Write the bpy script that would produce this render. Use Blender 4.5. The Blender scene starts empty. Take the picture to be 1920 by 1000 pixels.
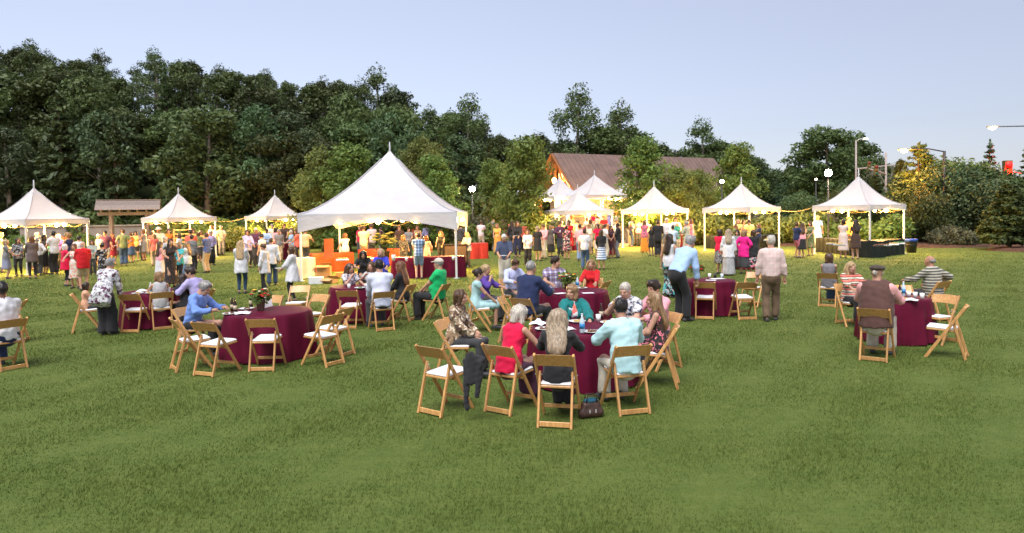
import bpy, math, random
import numpy as np
from mathutils import Vector, Matrix
random.seed(7)
RNG = np.random.default_rng(11)
SC = bpy.context.scene
COL = SC.collection
PI = math.pi
rad = math.radians

# ------------------------------------------------------------------ camera
CAM_Z, FPX, PITCH, ROLL, SHIFT = 2.3, 1280.0, rad(2.0), rad(1.0), 53.3
FWD = Vector((0, math.cos(PITCH), -math.sin(PITCH)))
R0 = Vector((1, 0, 0)); U0 = Vector((0, math.sin(PITCH), math.cos(PITCH)))
RGT = math.cos(ROLL)*R0 - math.sin(ROLL)*U0
UPV = math.sin(ROLL)*R0 + math.cos(ROLL)*U0
cd = bpy.data.cameras.new('camera')
cam = bpy.data.objects.new('camera', cd); COL.objects.link(cam)
cam.matrix_world = Matrix(((RGT.x, UPV.x, -FWD.x, 0), (RGT.y, UPV.y, -FWD.y, 0), (RGT.z, UPV.z, -FWD.z, CAM_Z), (0, 0, 0, 1)))
cd.sensor_width = 36; cd.lens = 24; cd.shift_y = -SHIFT/1920
cd.clip_end = 4000; cd.clip_start = .1
cd.dof.use_dof = True; cd.dof.focus_distance = 9.0; cd.dof.aperture_fstop = 3.0
SC.camera = cam

# ------------------------------------------------------------------ sky, sun, exposure (dusk, sun low behind the camera)
SUN_EL, SUN_AZ = rad(8.0), rad(205)          # azimuth measured clockwise from +Y
W = bpy.data.worlds.new('World'); SC.world = W; W.use_nodes = True
nt = W.node_tree; nt.nodes.clear()
sky = nt.nodes.new('ShaderNodeTexSky'); sky.sky_type = 'NISHITA'; sky.sun_disc = False
sky.sun_elevation = SUN_EL; sky.sun_rotation = -SUN_AZ
sky.air_density = 1.0; sky.dust_density = 0.5; sky.ozone_density = 2.0
bg = nt.nodes.new('ShaderNodeBackground'); bg.inputs[1].default_value = 0.066
tint = nt.nodes.new('ShaderNodeMix'); tint.data_type = 'RGBA'; tint.blend_type = 'MULTIPLY'
tint.inputs[0].default_value = 1.0; tint.inputs[7].default_value = (1.0, .945, 1.10, 1)
hsv = nt.nodes.new('ShaderNodeHueSaturation'); hsv.inputs['Saturation'].default_value = .60
veil = nt.nodes.new('ShaderNodeMix'); veil.data_type = 'RGBA'; veil.inputs[0].default_value = .52; veil.inputs[7].default_value = (2.42, 2.66, 3.32, 1)   # even dusk haze over the whole sky
out = nt.nodes.new('ShaderNodeOutputWorld')
nt.links.new(sky.outputs[0], hsv.inputs['Color']); nt.links.new(hsv.outputs[0], tint.inputs[6]); nt.links.new(tint.outputs[2], veil.inputs[6]); nt.links.new(veil.outputs[2], bg.inputs[0]); nt.links.new(bg.outputs[0], out.inputs[0])
sd = bpy.data.lights.new('sun', 'SUN'); sd.energy = 1.45; sd.angle = rad(38); sd.color = (1, .965, .93)
so = bpy.data.objects.new('sun', sd); COL.objects.link(so)
sdir = Vector((math.sin(SUN_AZ)*math.cos(rad(60)), math.cos(SUN_AZ)*math.cos(rad(60)), math.sin(rad(60))))
so.rotation_euler = sdir.to_track_quat('Z', 'Y').to_euler()
vs = SC.view_settings
vs.view_transform = 'Standard'; vs.look = 'None'; vs.gamma = 1; vs.use_curve_mapping = False; vs.exposure = 1.87
SC.cycles.use_denoising = True
SC.cycles.max_bounces = 6; SC.cycles.diffuse_bounces = 3; SC.cycles.transparent_max_bounces = 6
SC.cycles.sample_clamp_indirect = 4

# ------------------------------------------------------------------ placing helpers
CP = Vector((0, 0, CAM_Z))
def ray(px, py):
    return (FWD + RGT*((px-960)/FPX) + UPV*((500-SHIFT-py)/FPX))
def at(px, py, z=0.0):
    """point on the horizontal plane z that is seen at photo pixel px, py"""
    d = ray(px, py); t = (z-CAM_Z)/d.z
    return CP + d*t
def horizon(px):
    return 402 - math.tan(ROLL)*(px-960)
def atd(px, dist, z=0.0):
    """ground point on the vertical line through pixel column px at depth dist"""
    d = ray(px, horizon(px)); t = dist/d.y
    p = CP + d*t
    return Vector((p.x, p.y, z))
def proj(p):
    v = Vector(p)-CP; f = v.dot(FWD)
    return (960+FPX*v.dot(RGT)/f, 500-SHIFT-FPX*v.dot(UPV)/f)

# ------------------------------------------------------------------ tagging
def tag(o, label=None, cat=None, group=None, kind=None):
    if label: o['label'] = label
    if cat: o['category'] = cat
    if group: o['group'] = group
    if kind: o['kind'] = kind
    return o
def empty(name, loc=(0, 0, 0), rz=0.0, label=None, cat=None, group=None, sc=1.0):
    o = bpy.data.objects.new(name, None); COL.objects.link(o)
    o.location = loc; o.rotation_euler = (0, 0, rz); o.scale = (sc, sc, sc); o.empty_display_size = .2
    return tag(o, label, cat, group)
def link(name, mesh, parent=None, loc=None, rz=0.0):
    o = bpy.data.objects.new(name, mesh); COL.objects.link(o)
    if parent is not None: o.parent = parent
    if loc is not None: o.location = loc
    if rz: o.rotation_euler = (0, 0, rz)
    return o
KIDS = {}
def copy_tree(o, parent=None):
    c = o.copy(); COL.objects.link(c)
    if parent is not None: c.parent = parent
    for ch in list(o.children): copy_tree(ch, c)
    return c

# ------------------------------------------------------------------ mesh helpers
def mesh_np(name, V, F=None, mats=(), midx=None, smooth=False, T=None, attr=None):
    """V (n,3); F quads (m,4); T tris (k,3)"""
    me = bpy.data.meshes.new(name)
    V = np.asarray(V, np.float32)
    loops = []; tot = []
    if F is not None and len(F): F = np.asarray(F, np.int32); loops.append(F.ravel()); tot.append(np.full(len(F), 4, np.int32))
    if T is not None and len(T): T = np.asarray(T, np.int32); loops.append(T.ravel()); tot.append(np.full(len(T), 3, np.int32))
    L = np.concatenate(loops); tot = np.concatenate(tot)
    me.vertices.add(len(V)); me.vertices.foreach_set('co', V.ravel())
    me.loops.add(len(L)); me.loops.foreach_set('vertex_index', L)
    st = np.concatenate([[0], np.cumsum(tot)[:-1]]).astype(np.int32)
    me.polygons.add(len(tot)); me.polygons.foreach_set('loop_start', st); me.polygons.foreach_set('loop_total', tot)
    if midx is not None: me.polygons.foreach_set('material_index', np.asarray(midx, np.int32))
    if smooth: me.polygons.foreach_set('use_smooth', np.ones(len(tot), bool))
    for m in mats: me.materials.append(m)
    if attr is not None:
        a = me.attributes.new('tone', 'FLOAT', 'POINT'); a.data.foreach_set('value', np.asarray(attr, np.float32))
    me.update(calc_edges=True); me.validate()
    return me

class MB:
    """collects shapes for ONE mesh object"""
    def __init__(s): s.v = []; s.f = []; s.m = []; s.sm = []
    def add(s, vs_, fs, m=0, smooth=False):
        o = len(s.v); s.v += [tuple(p) for p in vs_]
        for f in fs: s.f.append(tuple(i+o for i in f)); s.m.append(m); s.sm.append(smooth)
        return s
    def box(s, c, d, R=None, m=0, bev=0.0):
        """box with centre c, size d, rotation matrix R; bev = chamfer of the long edges"""
        hx, hy, hz = d[0]/2, d[1]/2, d[2]/2
        R = R or Matrix.Identity(3)
        if bev <= 0:
            P = [(x*hx, y*hy, z*hz) for z in (-1, 1) for x, y in ((-1, -1), (1, -1), (1, 1), (-1, 1))]
            fs = [(3, 2, 1, 0), (4, 5, 6, 7), (0, 1, 5, 4), (1, 2, 6, 5), (2, 3, 7, 6), (3, 0, 4, 7)]
        else:
            b = min(bev, hx*.9, hy*.9, hz*.9)
            o8 = [(-hx+b, -hy), (hx-b, -hy), (hx, -hy+b), (hx, hy-b), (hx-b, hy), (-hx+b, hy), (-hx, hy-b), (-hx, -hy+b)]
            i8 = [(x*(1-b/hx), y*(1-b/hy)) for x, y in o8]
            P = [(x, y, -hz) for x, y in i8]+[(x, y, -hz+b) for x, y in o8]+[(x, y, hz-b) for x, y in o8]+[(x, y, hz) for x, y in i8]
            fs = [tuple(range(7, -1, -1)), tuple(range(24, 32))]
            for k in range(3):
                for i in range(8): j = (i+1) % 8; fs.append((k*8+i, k*8+j, k*8+8+j, k*8+8+i))
        c = Vector(c)
        return s.add([c + R @ Vector(p) for p in P], fs, m)
    def bar(s, a, b, w, t, up=(0, 0, 1), m=0, bev=0.0):
        """rectangular bar from a to b, width w (along up x dir), thickness t"""
        a, b = Vector(a), Vector(b); d = (b-a); L = d.length; d.normalize()
        x = Vector(up).cross(d)
        if x.length < 1e-5: x = Vector((1, 0, 0)).cross(d)
        x.normalize(); y = d.cross(x)
        R = Matrix((x, y, d)).transposed()
        return s.box((a+b)/2, (w, t, L), R, m, bev)
    def tube(s, pts, r, n=8, m=0, cap=True, smooth=True):
        pts = [Vector(p) for p in pts]
        rs = r if isinstance(r, (list, tuple)) else [r]*len(pts)
        V = []; x = None
        for i, p in enumerate(pts):
            d = (pts[min(i+1, len(pts)-1)]-pts[max(i-1, 0)]).normalized()
            if x is None:
                x = d.cross(Vector((0, 0, 1)))
                if x.length < 1e-3: x = d.cross(Vector((0, 1, 0)))
            x = (x-d*x.dot(d)).normalized(); y = d.cross(x)
            for k in range(n):
                t = 2*PI*k/n; V.append(p+(x*math.cos(t)+y*math.sin(t))*rs[i])
        F = [(i*n+k, i*n+(k+1) % n, (i+1)*n+(k+1) % n, (i+1)*n+k) for i in range(len(pts)-1) for k in range(n)]
        s.add(V, F, m, smooth)
        if cap:
            o = len(s.v)-len(V)
            s.f.append(tuple(o+k for k in range(n-1, -1, -1))); s.m.append(m); s.sm.append(False)
            s.f.append(tuple(o+(len(pts)-1)*n+k for k in range(n))); s.m.append(m); s.sm.append(False)
        return s
    def lathe(s, prof, c=(0, 0, 0), n=16, m=0, smooth=True, sx=1, sy=1):
        V = []; c = Vector(c)
        for r, z in prof:
            for k in range(n):
                t = 2*PI*k/n; V.append(c+Vector((r*math.cos(t)*sx, r*math.sin(t)*sy, z)))
        F = [(i*n+k, i*n+(k+1) % n, (i+1)*n+(k+1) % n, (i+1)*n+k) for i in range(len(prof)-1) for k in range(n)]
        s.add(V, F, m, smooth); o = len(s.v)-len(V)
        if prof[0][0] > 1e-4: s.f.append(tuple(o+k for k in range(n-1, -1, -1))); s.m.append(m); s.sm.append(False)
        if prof[-1][0] > 1e-4: s.f.append(tuple(o+(len(prof)-1)*n+k for k in range(n))); s.m.append(m); s.sm.append(False)
        return s
    def ball(s, c, r, n=8, m=0):
        r = r if isinstance(r, (tuple, list)) else (r, r, r)
        h = max(4, n//2+1)
        prof = [(max(math.sin(PI*i/h), 1e-4), -math.cos(PI*i/h)) for i in range(h+1)]
        V = [(c[0]+a*math.cos(2*PI*k/n)*r[0], c[1]+a*math.sin(2*PI*k/n)*r[1], c[2]+z*r[2]) for a, z in prof for k in range(n)]
        F = [(i*n+k, i*n+(k+1) % n, (i+1)*n+(k+1) % n, (i+1)*n+k) for i in range(h) for k in range(n)]
        return s.add(V, F, m, True)
    def mesh(s, name, mats):
        me = bpy.data.meshes.new(name); me.from_pydata(s.v, [], s.f)
        for m in (mats if isinstance(mats, (list, tuple)) else [mats]): me.materials.append(m)
        me.polygons.foreach_set('material_index', s.m); me.polygons.foreach_set('use_smooth', s.sm)
        me.update(); return me
    def build(s, name, mats, parent=None, loc=None, rz=0.0):
        return link(name, s.mesh(name, mats), parent, loc, rz)

# ------------------------------------------------------------------ materials
def lin(h):
    """'#rrggbb' or linear tuple -> linear rgba"""
    if isinstance(h, str):
        h = h.lstrip('#'); c = [int(h[i:i+2], 16)/255 for i in (0, 2, 4)]
        c = [x/12.92 if x <= .04045 else ((x+.055)/1.055)**2.4 for x in c]
        return (*c, 1)
    return (*h[:3], 1)
class NT:
    def __init__(s, name):
        s.mat = bpy.data.materials.new(name); s.mat.use_nodes = True
        s.t = s.mat.node_tree; s.b = s.t.nodes['Principled BSDF']; s.out = s.t.nodes['Material Output']
    def n(s, typ, **kw):
        x = s.t.nodes.new(typ)
        for k, v in kw.items():
            if k.startswith('i_'):
                key = k[2:]; key = int(key) if key.isdigit() else key
                x.inputs[key].default_value = v
            else: setattr(x, k, v)
        return x
    def l(s, a, b): s.t.links.new(a, b)
    def coord(s, kind='Object', scale=(1, 1, 1), rot=(0, 0, 0)):
        tc = s.n('ShaderNodeTexCoord'); mp = s.n('ShaderNodeMapping')
        mp.inputs['Scale'].default_value = scale; mp.inputs['Rotation'].default_value = rot
        s.l(tc.outputs[kind], mp.inputs[0]); return mp.outputs[0]
    def noise(s, vec, scale, detail=3, rough=.55):
        x = s.n('ShaderNodeTexNoise', i_Scale=scale, i_Detail=detail, i_Roughness=rough)
        if vec is not None: s.l(vec, x.inputs['Vector'])
        return x.outputs['Fac']
    def ramp(s, fac, stops, interp='LINEAR'):
        x = s.n('ShaderNodeValToRGB'); cr = x.color_ramp; cr.interpolation = interp
        while len(cr.elements) < len(stops): cr.elements.new(.5)
        for e, (p, c) in zip(cr.elements, stops):
            e.position = p; e.color = lin(c) if not isinstance(c, (int, float)) else (c, c, c, 1)
        s.l(fac, x.inputs[0]); return x.outputs[0]
    def mix(s, fac, a, b, mode='MIX'):
        x = s.n('ShaderNodeMix', data_type='RGBA', blend_type=mode)
        for i, v in ((0, fac), (6, a), (7, b)):
            if hasattr(v, 'links') or hasattr(v, 'is_linked'): s.l(v, x.inputs[i])
            elif i == 0: x.inputs[0].default_value = v
            else: x.inputs[i].default_value = lin(v)
        return x.outputs[2]
    def math(s, op, a, b=0.5):
        x = s.n('ShaderNodeMath', operation=op)
        for i, v in ((0, a), (1, b)):
            if isinstance(v, (int, float)): x.inputs[i].default_value = v
            else: s.l(v, x.inputs[i])
        return x.outputs[0]
    def bump(s, h, strength=.3, dist=.01):
        x = s.n('ShaderNodeBump', i_Strength=strength, i_Distance=dist)
        s.l(h, x.inputs['Height']); s.l(x.outputs[0], s.b.inputs['Normal'])
    def base(s, c):
        if hasattr(c, 'is_linked'): s.l(c, s.b.inputs['Base Color'])
        else: s.b.inputs['Base Color'].default_value = lin(c)
    def set(s, **kw):
        for k, v in kw.items(): s.b.inputs[k.replace('_', ' ')].default_value = v
        return s
_MC = {}
def plain(name, c, rough=.6, var=.12, scale=6.0, metal=0, bump=0, spec=.4):
    key = (name, str(c), rough, var, scale, metal, bump)
    if key in _MC: return _MC[key]
    m = NT(name); v = m.coord()
    nz = m.noise(v, scale)
    c4 = lin(c)
    d = tuple(x*(1-var*1.6) for x in c4[:3]); l = tuple(min(1, x*(1+var)) for x in c4[:3])
    m.base(m.ramp(nz, [(.3, d), (.7, l)]))
    m.set(Roughness=rough, Metallic=metal, Specular_IOR_Level=spec)
    if bump: m.bump(m.noise(v, scale*6), .5, bump)
    _MC[key] = m.mat; return m.mat
def emit(name, c, strength):
    key = ('e', name, str(c), strength)
    if key in _MC: return _MC[key]
    m = NT(name); m.base((.04, .04, .04)); m.b.inputs['Emission Color'].default_value = lin(c); m.b.inputs['Emission Strength'].default_value = strength
    _MC[key] = m.mat; return m.mat
def wood(name, c1, c2, scale=1.0, rough=.45):
    key = ('w', name, str(c1))
    if key in _MC: return _MC[key]
    m = NT(name); oi = m.n('ShaderNodeObjectInfo')
    tc = m.n('ShaderNodeTexCoord'); ad = m.n('ShaderNodeVectorMath', operation='ADD'); 
    cm = m.n('ShaderNodeCombineXYZ'); m.l(m.math('MULTIPLY', oi.outputs['Random'], 37.0), cm.inputs[0]); m.l(tc.outputs['Object'], ad.inputs[0]); m.l(cm.outputs[0], ad.inputs[1])
    mp = m.n('ShaderNodeMapping'); mp.inputs['Scale'].default_value = (30*scale, 30*scale, 3*scale); m.l(ad.outputs[0], mp.inputs[0])
    g = m.noise(mp.outputs[0], 1.4, 4, .6)
    col = m.ramp(g, [(.3, c1), (.68, c2)])
    br = m.math('ADD', m.math('MULTIPLY', oi.outputs['Random'], .35), .82)
    hs = m.n('ShaderNodeHueSaturation'); m.l(br, hs.inputs['Value']); m.l(col, hs.inputs['Color'])
    m.base(hs.outputs[0]); m.set(Roughness=rough); m.bump(g, .15, .002)
    _MC[key] = m.mat; return m.mat
def leafmat(name, dark, light, trans=.3, hue=.06, val=.95):
    m = NT(name)
    at_ = m.n('ShaderNodeAttribute', attribute_name='tone'); oi = m.n('ShaderNodeObjectInfo')
    c = m.ramp(at_.outputs['Fac'], [(0, dark), (1, light)])
    hs = m.n('ShaderNodeHueSaturation')
    m.l(m.math('ADD', m.math('MULTIPLY', oi.outputs['Random'], hue), .5-hue/2), hs.inputs['Hue'])
    m.l(m.math('ADD', m.math('MULTIPLY', oi.outputs['Random'], val), 1.09-val/2), hs.inputs['Value'])
    m.l(c, hs.inputs['Color']); m.base(hs.outputs[0]); m.set(Roughness=.55, Specular_IOR_Level=.3)
    tr = m.n('ShaderNodeBsdfTranslucent'); m.l(hs.outputs[0], tr.inputs[0])
    mx = m.n('ShaderNodeMixShader', i_0=trans); m.l(m.b.outputs[0], mx.inputs[1]); m.l(tr.outputs[0], mx.inputs[2]); m.l(mx.outputs[0], m.out.inputs[0])
    return m.mat
# ------------------------------------------------------------------ ground
def sstep(a, b, x):
    t = np.clip((x-a)/(b-a), 0, 1); return t*t*(3-2*t)
def lawn_z(X, Y):
    X = np.asarray(X, float); Y = np.asarray(Y, float)
    return 1.3*sstep(47, 55, Y)*np.exp(-((X-9)/12.0)**2)
def hill_z(X, Y):
    X = np.asarray(X, float); Y = np.asarray(Y, float)
    side = 1-sstep(-34, 6, X)*.72
    side = side*(1-sstep(8, 30, X)*.8)
    return 15.5*sstep(54, 96, Y+np.clip(-X-20, 0, 60)*.30)*side - .25
def lz(p): return float(lawn_z(p[0], p[1]))
def hz(p): return max(float(hill_z(p[0], p[1])), lz(p))
def grid_mesh(name, xs, ys, zf, mat):
    X, Y = np.meshgrid(xs, ys); Z = zf(X, Y)
    V = np.stack([X, Y, Z], -1).reshape(-1, 3); nx = len(xs)
    i, j = np.meshgrid(np.arange(nx-1), np.arange(len(ys)-1)); a = (j*nx+i).ravel()
    return mesh_np(name, V, np.stack([a, a+1, a+nx+1, a+nx], -1), [mat], smooth=True)
def grass_colours(m):
    """mown lawn: broad patches of lush and dry turf, and streaks across the field"""
    v = m.coord('Object')
    big = m.noise(v, .25, 4, .6)
    st = m.noise(m.coord('Object', (.7, 1.5, 1)), 1.5, 5, .68)
    mott = m.noise(m.coord('Object', (1, 1.6, 1)), 4.2, 4, .65)
    fine = m.noise(v, 16, 4, .7)
    a = m.ramp(big, [(.32, (0.064, 0.105, 0.018)), (.52, (0.087, 0.126, 0.025)), (.72, (0.125, 0.152, 0.036))])
    b = m.ramp(st, [(.30, (0.047, 0.086, 0.015)), (.48, (0.081, 0.120, 0.023)), (.66, (0.128, 0.158, 0.039)), (.80, (0.171, 0.179, 0.057))])
    d = m.ramp(mott, [(.30, (0.044, 0.082, 0.015)), (.52, (0.091, 0.129, 0.026)), (.74, (0.153, 0.171, 0.049))])
    c = m.mix(.4, m.mix(.5, a, b), d)
    return m.mix(m.math('MULTIPLY', fine, .38), c, (0.149, 0.179, 0.047))
m = NT('lawn'); c = grass_colours(m); m.base(c)
m.set(Roughness=.85, Specular_IOR_Level=.15)
m.bump(m.noise(m.coord('Object', (9, 16, 1)), 1.0, 6, .75), .6, .05)
M_LAWN = m.mat
far = np.array([-1500., -700, -350, -200])
xs = np.concatenate([far, np.linspace(-120, 120, 121), -far[::-1]])
ys = np.concatenate([[-60.], np.linspace(-10, 140, 101), [200, 350, 700, 1500]])
tag(link('ground', grid_mesh('ground', xs, ys, lawn_z, M_LAWN)), kind='structure')
m = NT('forest_floor'); v = m.coord()
m.base(m.ramp(m.noise(v, .6, 5), [(.3, (.020, .030, .012)), (.55, (.035, .048, .018)), (.75, (.050, .044, .024))])); m.set(Roughness=.95, Specular_IOR_Level=.1)
m.bump(m.noise(v, 3, 4), 1, .15)
xs = np.linspace(-150, 60, 85); ys = np.linspace(40, 190, 61)
tag(link('hill', grid_mesh('hill', xs, ys, lambda X, Y: hill_z(X, Y)-.3*(1-sstep(52, 60, Y)), m.mat)), kind='structure')

# mulch beds edging the lawn
M_MULCH = plain('mulch', (.075, .036, .022), .95, .35, 5, bump=.03)
def bed(pts, z=.03, h=.10):
    """low mound with an irregular outline"""
    b = MB(); n = len(pts); c = sum((Vector((p[0], p[1], 0)) for p in pts), Vector())/n
    rings = [(1.0, z-.06), (.97, z+.02), (.9, z+h), (.5, z+h*1.3)]
    V = []
    for s, zz in rings:
        for p in pts:
            q = c+(Vector((p[0], p[1], 0))-c)*s; V.append((q.x, q.y, zz+random.uniform(-.015, .015)+lz(q)))
    F = [(i*n+k, i*n+(k+1) % n, (i+1)*n+(k+1) % n, (i+1)*n+k) for i in range(3) for k in range(n)]
    F.append(tuple(3*n+k for k in range(n)))
    b.add(V, F, 0, True)
    return tag(b.build('mulch_bed', M_MULCH), kind='structure')
def blob(x0, x1, y0, y1, n=26, rot=0):
    cx, cy = (x0+x1)/2, (y0+y1)/2; o = []
    for k in range(n):
        t = 2*PI*k/n; c, s = math.cos(t), math.sin(t)
        rx = (x1-x0)/2*abs(c)**.6*math.copysign(1, c); ry = (y1-y0)/2*abs(s)**.6*math.copysign(1, s)
        f = 1+random.uniform(-.04, .04)
        o.append((cx+rx*f, cy+ry*f))
    return o
bed(blob(21.5, 42, 37.5, 48)); bed(blob(24.6, 34, 32.8, 36.6)); bed(blob(13, 22, 42.5, 47)); bed(blob(-1.5, 12, 51, 56))
bed(blob(-24, -10, 52, 57)); bed(blob(-48, -27, 45, 52))
# ------------------------------------------------------------------ trees
M_BARK = plain('bark', (.085, .068, .052), .9, .3, 3, bump=.02)
M_BARKP = plain('pale_bark', (.21, .19, .155), .9, .3, 3, bump=.02)
M_LF_DARK = leafmat('dark_foliage', (.032, .052, .015), (.090, .122, .036), .22, .03, .8)
M_LF_OLIVE = leafmat('olive_foliage', (.036, .060, .019), (.104, .136, .046), .25, .05)
M_LF_MOSS = leafmat('moss_foliage', (.034, .060, .026), (.088, .130, .055), .25, .06)
M_LF_MID = leafmat('maple_foliage', (.062, .112, .022), (.175, .245, .060), .3, .03, .35)
M_LF_PINE = leafmat('pine_foliage', (.028, .050, .019), (.078, .112, .038), .15, .03, .7)
M_LF_YEL = leafmat('yellow_lit_foliage', (.092, .130, .030), (.215, .255, .075), .35, .03, .3)  # warm tent and lamp light put into a lighter, yellower leaf colour
M_LF_SAGE = leafmat('sage_foliage', (.05, .060, .035), (.15, .16, .095), .3, .03)

def leaves(clumps, size, n, rng, flat=.35, elong=1.5, shell=.55):
    """rhombic leaf sprays spread through ellipsoid clumps [(centre, radii)]; returns V, F, tone"""
    cs = np.array([c for c, r in clumps], float); rs = np.array([r for c, r in clumps], float)
    vol = rs.prod(1)**(2/3); k = rng.choice(len(cs), n, p=vol/vol.sum())
    d = rng.normal(size=(n, 3)); d /= np.linalg.norm(d, axis=1, keepdims=True)
    rr = np.where(rng.random(n) < shell, rng.uniform(.78, 1.08, n), rng.random(n)**.5)
    rr = np.where(rng.random(n) < .09, rng.uniform(1.05, 1.38, n), rr)
    P = cs[k]+d*rr[:, None]*rs[k]
    nrm = d*.7+rng.normal(size=(n, 3))*.65+np.array([0, 0, flat]); nrm /= np.linalg.norm(nrm, axis=1, keepdims=True)
    t = rng.normal(size=(n, 3)); t -= nrm*(t*nrm).sum(1, keepdims=True); t /= np.linalg.norm(t, axis=1, keepdims=True)
    b = np.cross(nrm, t); s = size*rng.uniform(.6, 1.35, n)[:, None]
    V = np.stack([P-t*s*.5*elong, P+b*s*.36+nrm*s*.12, P+t*s*.5*elong, P-b*s*.36+nrm*s*.12], 1).reshape(-1, 3)
    F = np.arange(n*4).reshape(n, 4)
    ct = rng.random(len(cs))
    tone = np.clip(.45*ct[k]+.55*rng.random(n), 0, 1)
    return V, F, np.repeat(tone, 4)

def limb_tree(h, cr, seed, crown0=.3, nl=12, taper='round', lean=0.0, clump=.30, sparse=False):
    """trunk + limbs (MB) and the clumps at and along the limb ends"""
    r = random.Random(seed); b = MB()
    tr = h*.018+.05
    top = Vector((r.uniform(-.04, .04)*h+lean, r.uniform(-.04, .04)*h, h*.93))
    spine = [Vector((0, 0, -.4)), Vector((r.uniform(-.1, .1), r.uniform(-.1, .1), h*.25)), Vector((top.x*.5+r.uniform(-.2, .2), top.y*.5, h*.55)), top]
    b.tube(spine, [tr*1.3, tr, tr*.65, tr*.15], 7)
    def sp(t):
        x = t*3; i = min(2, int(x)); return spine[i].lerp(spine[i+1], x-i)
    clumps = []
    for i in range(nl):
        u = crown0+(1-crown0)*(i+.5)/nl
        p = sp(min(.97, u))
        if taper == 'round': w = math.sin(PI*min(1, max(.06, (u-crown0)/(1-crown0)*.86+.12)))**.7
        elif taper == 'oval': w = math.sin(PI*(.22+.70*(u-crown0)/(1-crown0)))
        elif taper == 'cone': w = 1.05-(u-crown0)/(1-crown0)
        else: w = .55+.45*math.sin(PI*(u-crown0)/(1-crown0))
        for q in range(2 if taper != 'cone' else 3):
            a = i*2.4+q*2.2+r.uniform(-.5, .5); L = cr*w*r.uniform(.5, 1.0)
            e = p+Vector((math.cos(a)*L, math.sin(a)*L, L*r.uniform(.1, .55)))
            mid = p.lerp(e, .5)+Vector((0, 0, .06*L))
            b.tube([p, mid, e], [tr*.35*(1.2-u), tr*.22*(1.2-u), .012], 5)
            cs = clump*cr*r.uniform(.55, 1.35)*(.6 if sparse else 1)
            clumps.append((e, (cs, cs, cs*r.uniform(.6, .85))))
            if not sparse or r.random() < .6:
                f = mid.lerp(e, .3); clumps.append((f, (cs*.9, cs*.9, cs*.7)))
    clumps.append((top, (clump*cr*.8, clump*cr*.8, clump*cr*.9)))
    return b, clumps
def deciduous(h, cr, seed, n, size, leaf, bark=None, **kw):
    b, cl = limb_tree(h, cr, seed, **kw)
    V, F, T = leaves(cl, size, n, np.random.default_rng(seed), shell=.6)
    return b.mesh('trunk', bark or M_BARK), mesh_np('crown', V, F, [leaf], attr=T)
def conifer(h, cr, seed, n, size, leaf, whorl=.55, droop=-.12, power=.8, tip=.0):
    r = random.Random(seed); rng = np.random.default_rng(seed); b = MB()
    b.tube([(0, 0, -.3), (0, 0, h*.5), (0, 0, h)], [h*.016+.05, h*.011+.03, .015], 7)
    clumps = []; z = h*.07
    while z < h*.97:
        u = z/h; L = cr*max(.05, (1-u))**power
        for q in range(r.choice((4, 5, 6))):
            a = r.uniform(0, 2*PI); l = L*r.uniform(.65, 1.1)
            e = Vector((math.cos(a)*l, math.sin(a)*l, z+l*(droop+r.uniform(-.1, .15))))
            b.tube([(0, 0, z), e], [.03, .01], 4)
            for s in (.45, .8):
                c = Vector((0, 0, z)).lerp(e, s); w = max(.12, l*.26)
                clumps.append((c, (w, w, max(.08, w*.45))))
        z += whorl*r.uniform(.8, 1.2)*(.6+.4*(1-u))
    clumps.append((Vector((0, 0, h*.97)), (.08, .08, h*.05)))
    V, F, T = leaves(clumps, size, n, rng, flat=.5, elong=2.0)
    return b.mesh('trunk', M_BARK), mesh_np('crown', V, F, [leaf], attr=T)
def shrub(h, w, seed, n, size, leaf, nc=14, d=None):
    r = random.Random(seed); rng = np.random.default_rng(seed); b = MB(); cl = []
    for i in range(nc):
        a = r.uniform(0, 2*PI); q = r.random()**.6*w*.72; z = h*r.uniform(.28, .82)*(1-.35*(q/w))
        c = Vector((math.cos(a)*q, math.sin(a)*q*(d or 1), z)); cs = w*r.uniform(.24, .42)
        b.tube([(0, 0, -.1), c*.5, c], [.03, .02, .006], 4)
        cl.append((c, (cs, cs, min(cs, h*.3))))
    V, F, T = leaves(cl, size, n, rng, shell=.65)
    return b.mesh('stem', M_BARK), mesh_np('foliage', V, F, [leaf], attr=T)
def plant(name, pair, loc, rz, s, label, cat, group=None, parts=('trunk', 'crown'), sz=None):
    o = empty(name, loc, rz, label, cat, group); o.scale = (s, s, sz or s)
    link(parts[0], pair[0], o); link(parts[1], pair[1], o); return o

BIG = [deciduous(12, 3.6, 100+i, 9500, .28, (M_LF_DARK, M_LF_OLIVE, M_LF_DARK, M_LF_MOSS)[i % 4], (M_BARK, M_BARKP)[i % 2], crown0=(.22, .38, .3, .2, .42, .28)[i], nl=18, taper=('round', 'oval')[i % 2], clump=.27) for i in range(6)]
AIRY = [deciduous(13, 3.4, 140+i, 5200, .22, M_LF_OLIVE, M_BARKP, crown0=.28, nl=17, taper='oval', clump=.42, sparse=True) for i in range(3)]
PINE = [conifer(11, 2.8, 160+i, 9000, .28, M_LF_PINE, whorl=.7) for i in range(2)]
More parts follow.
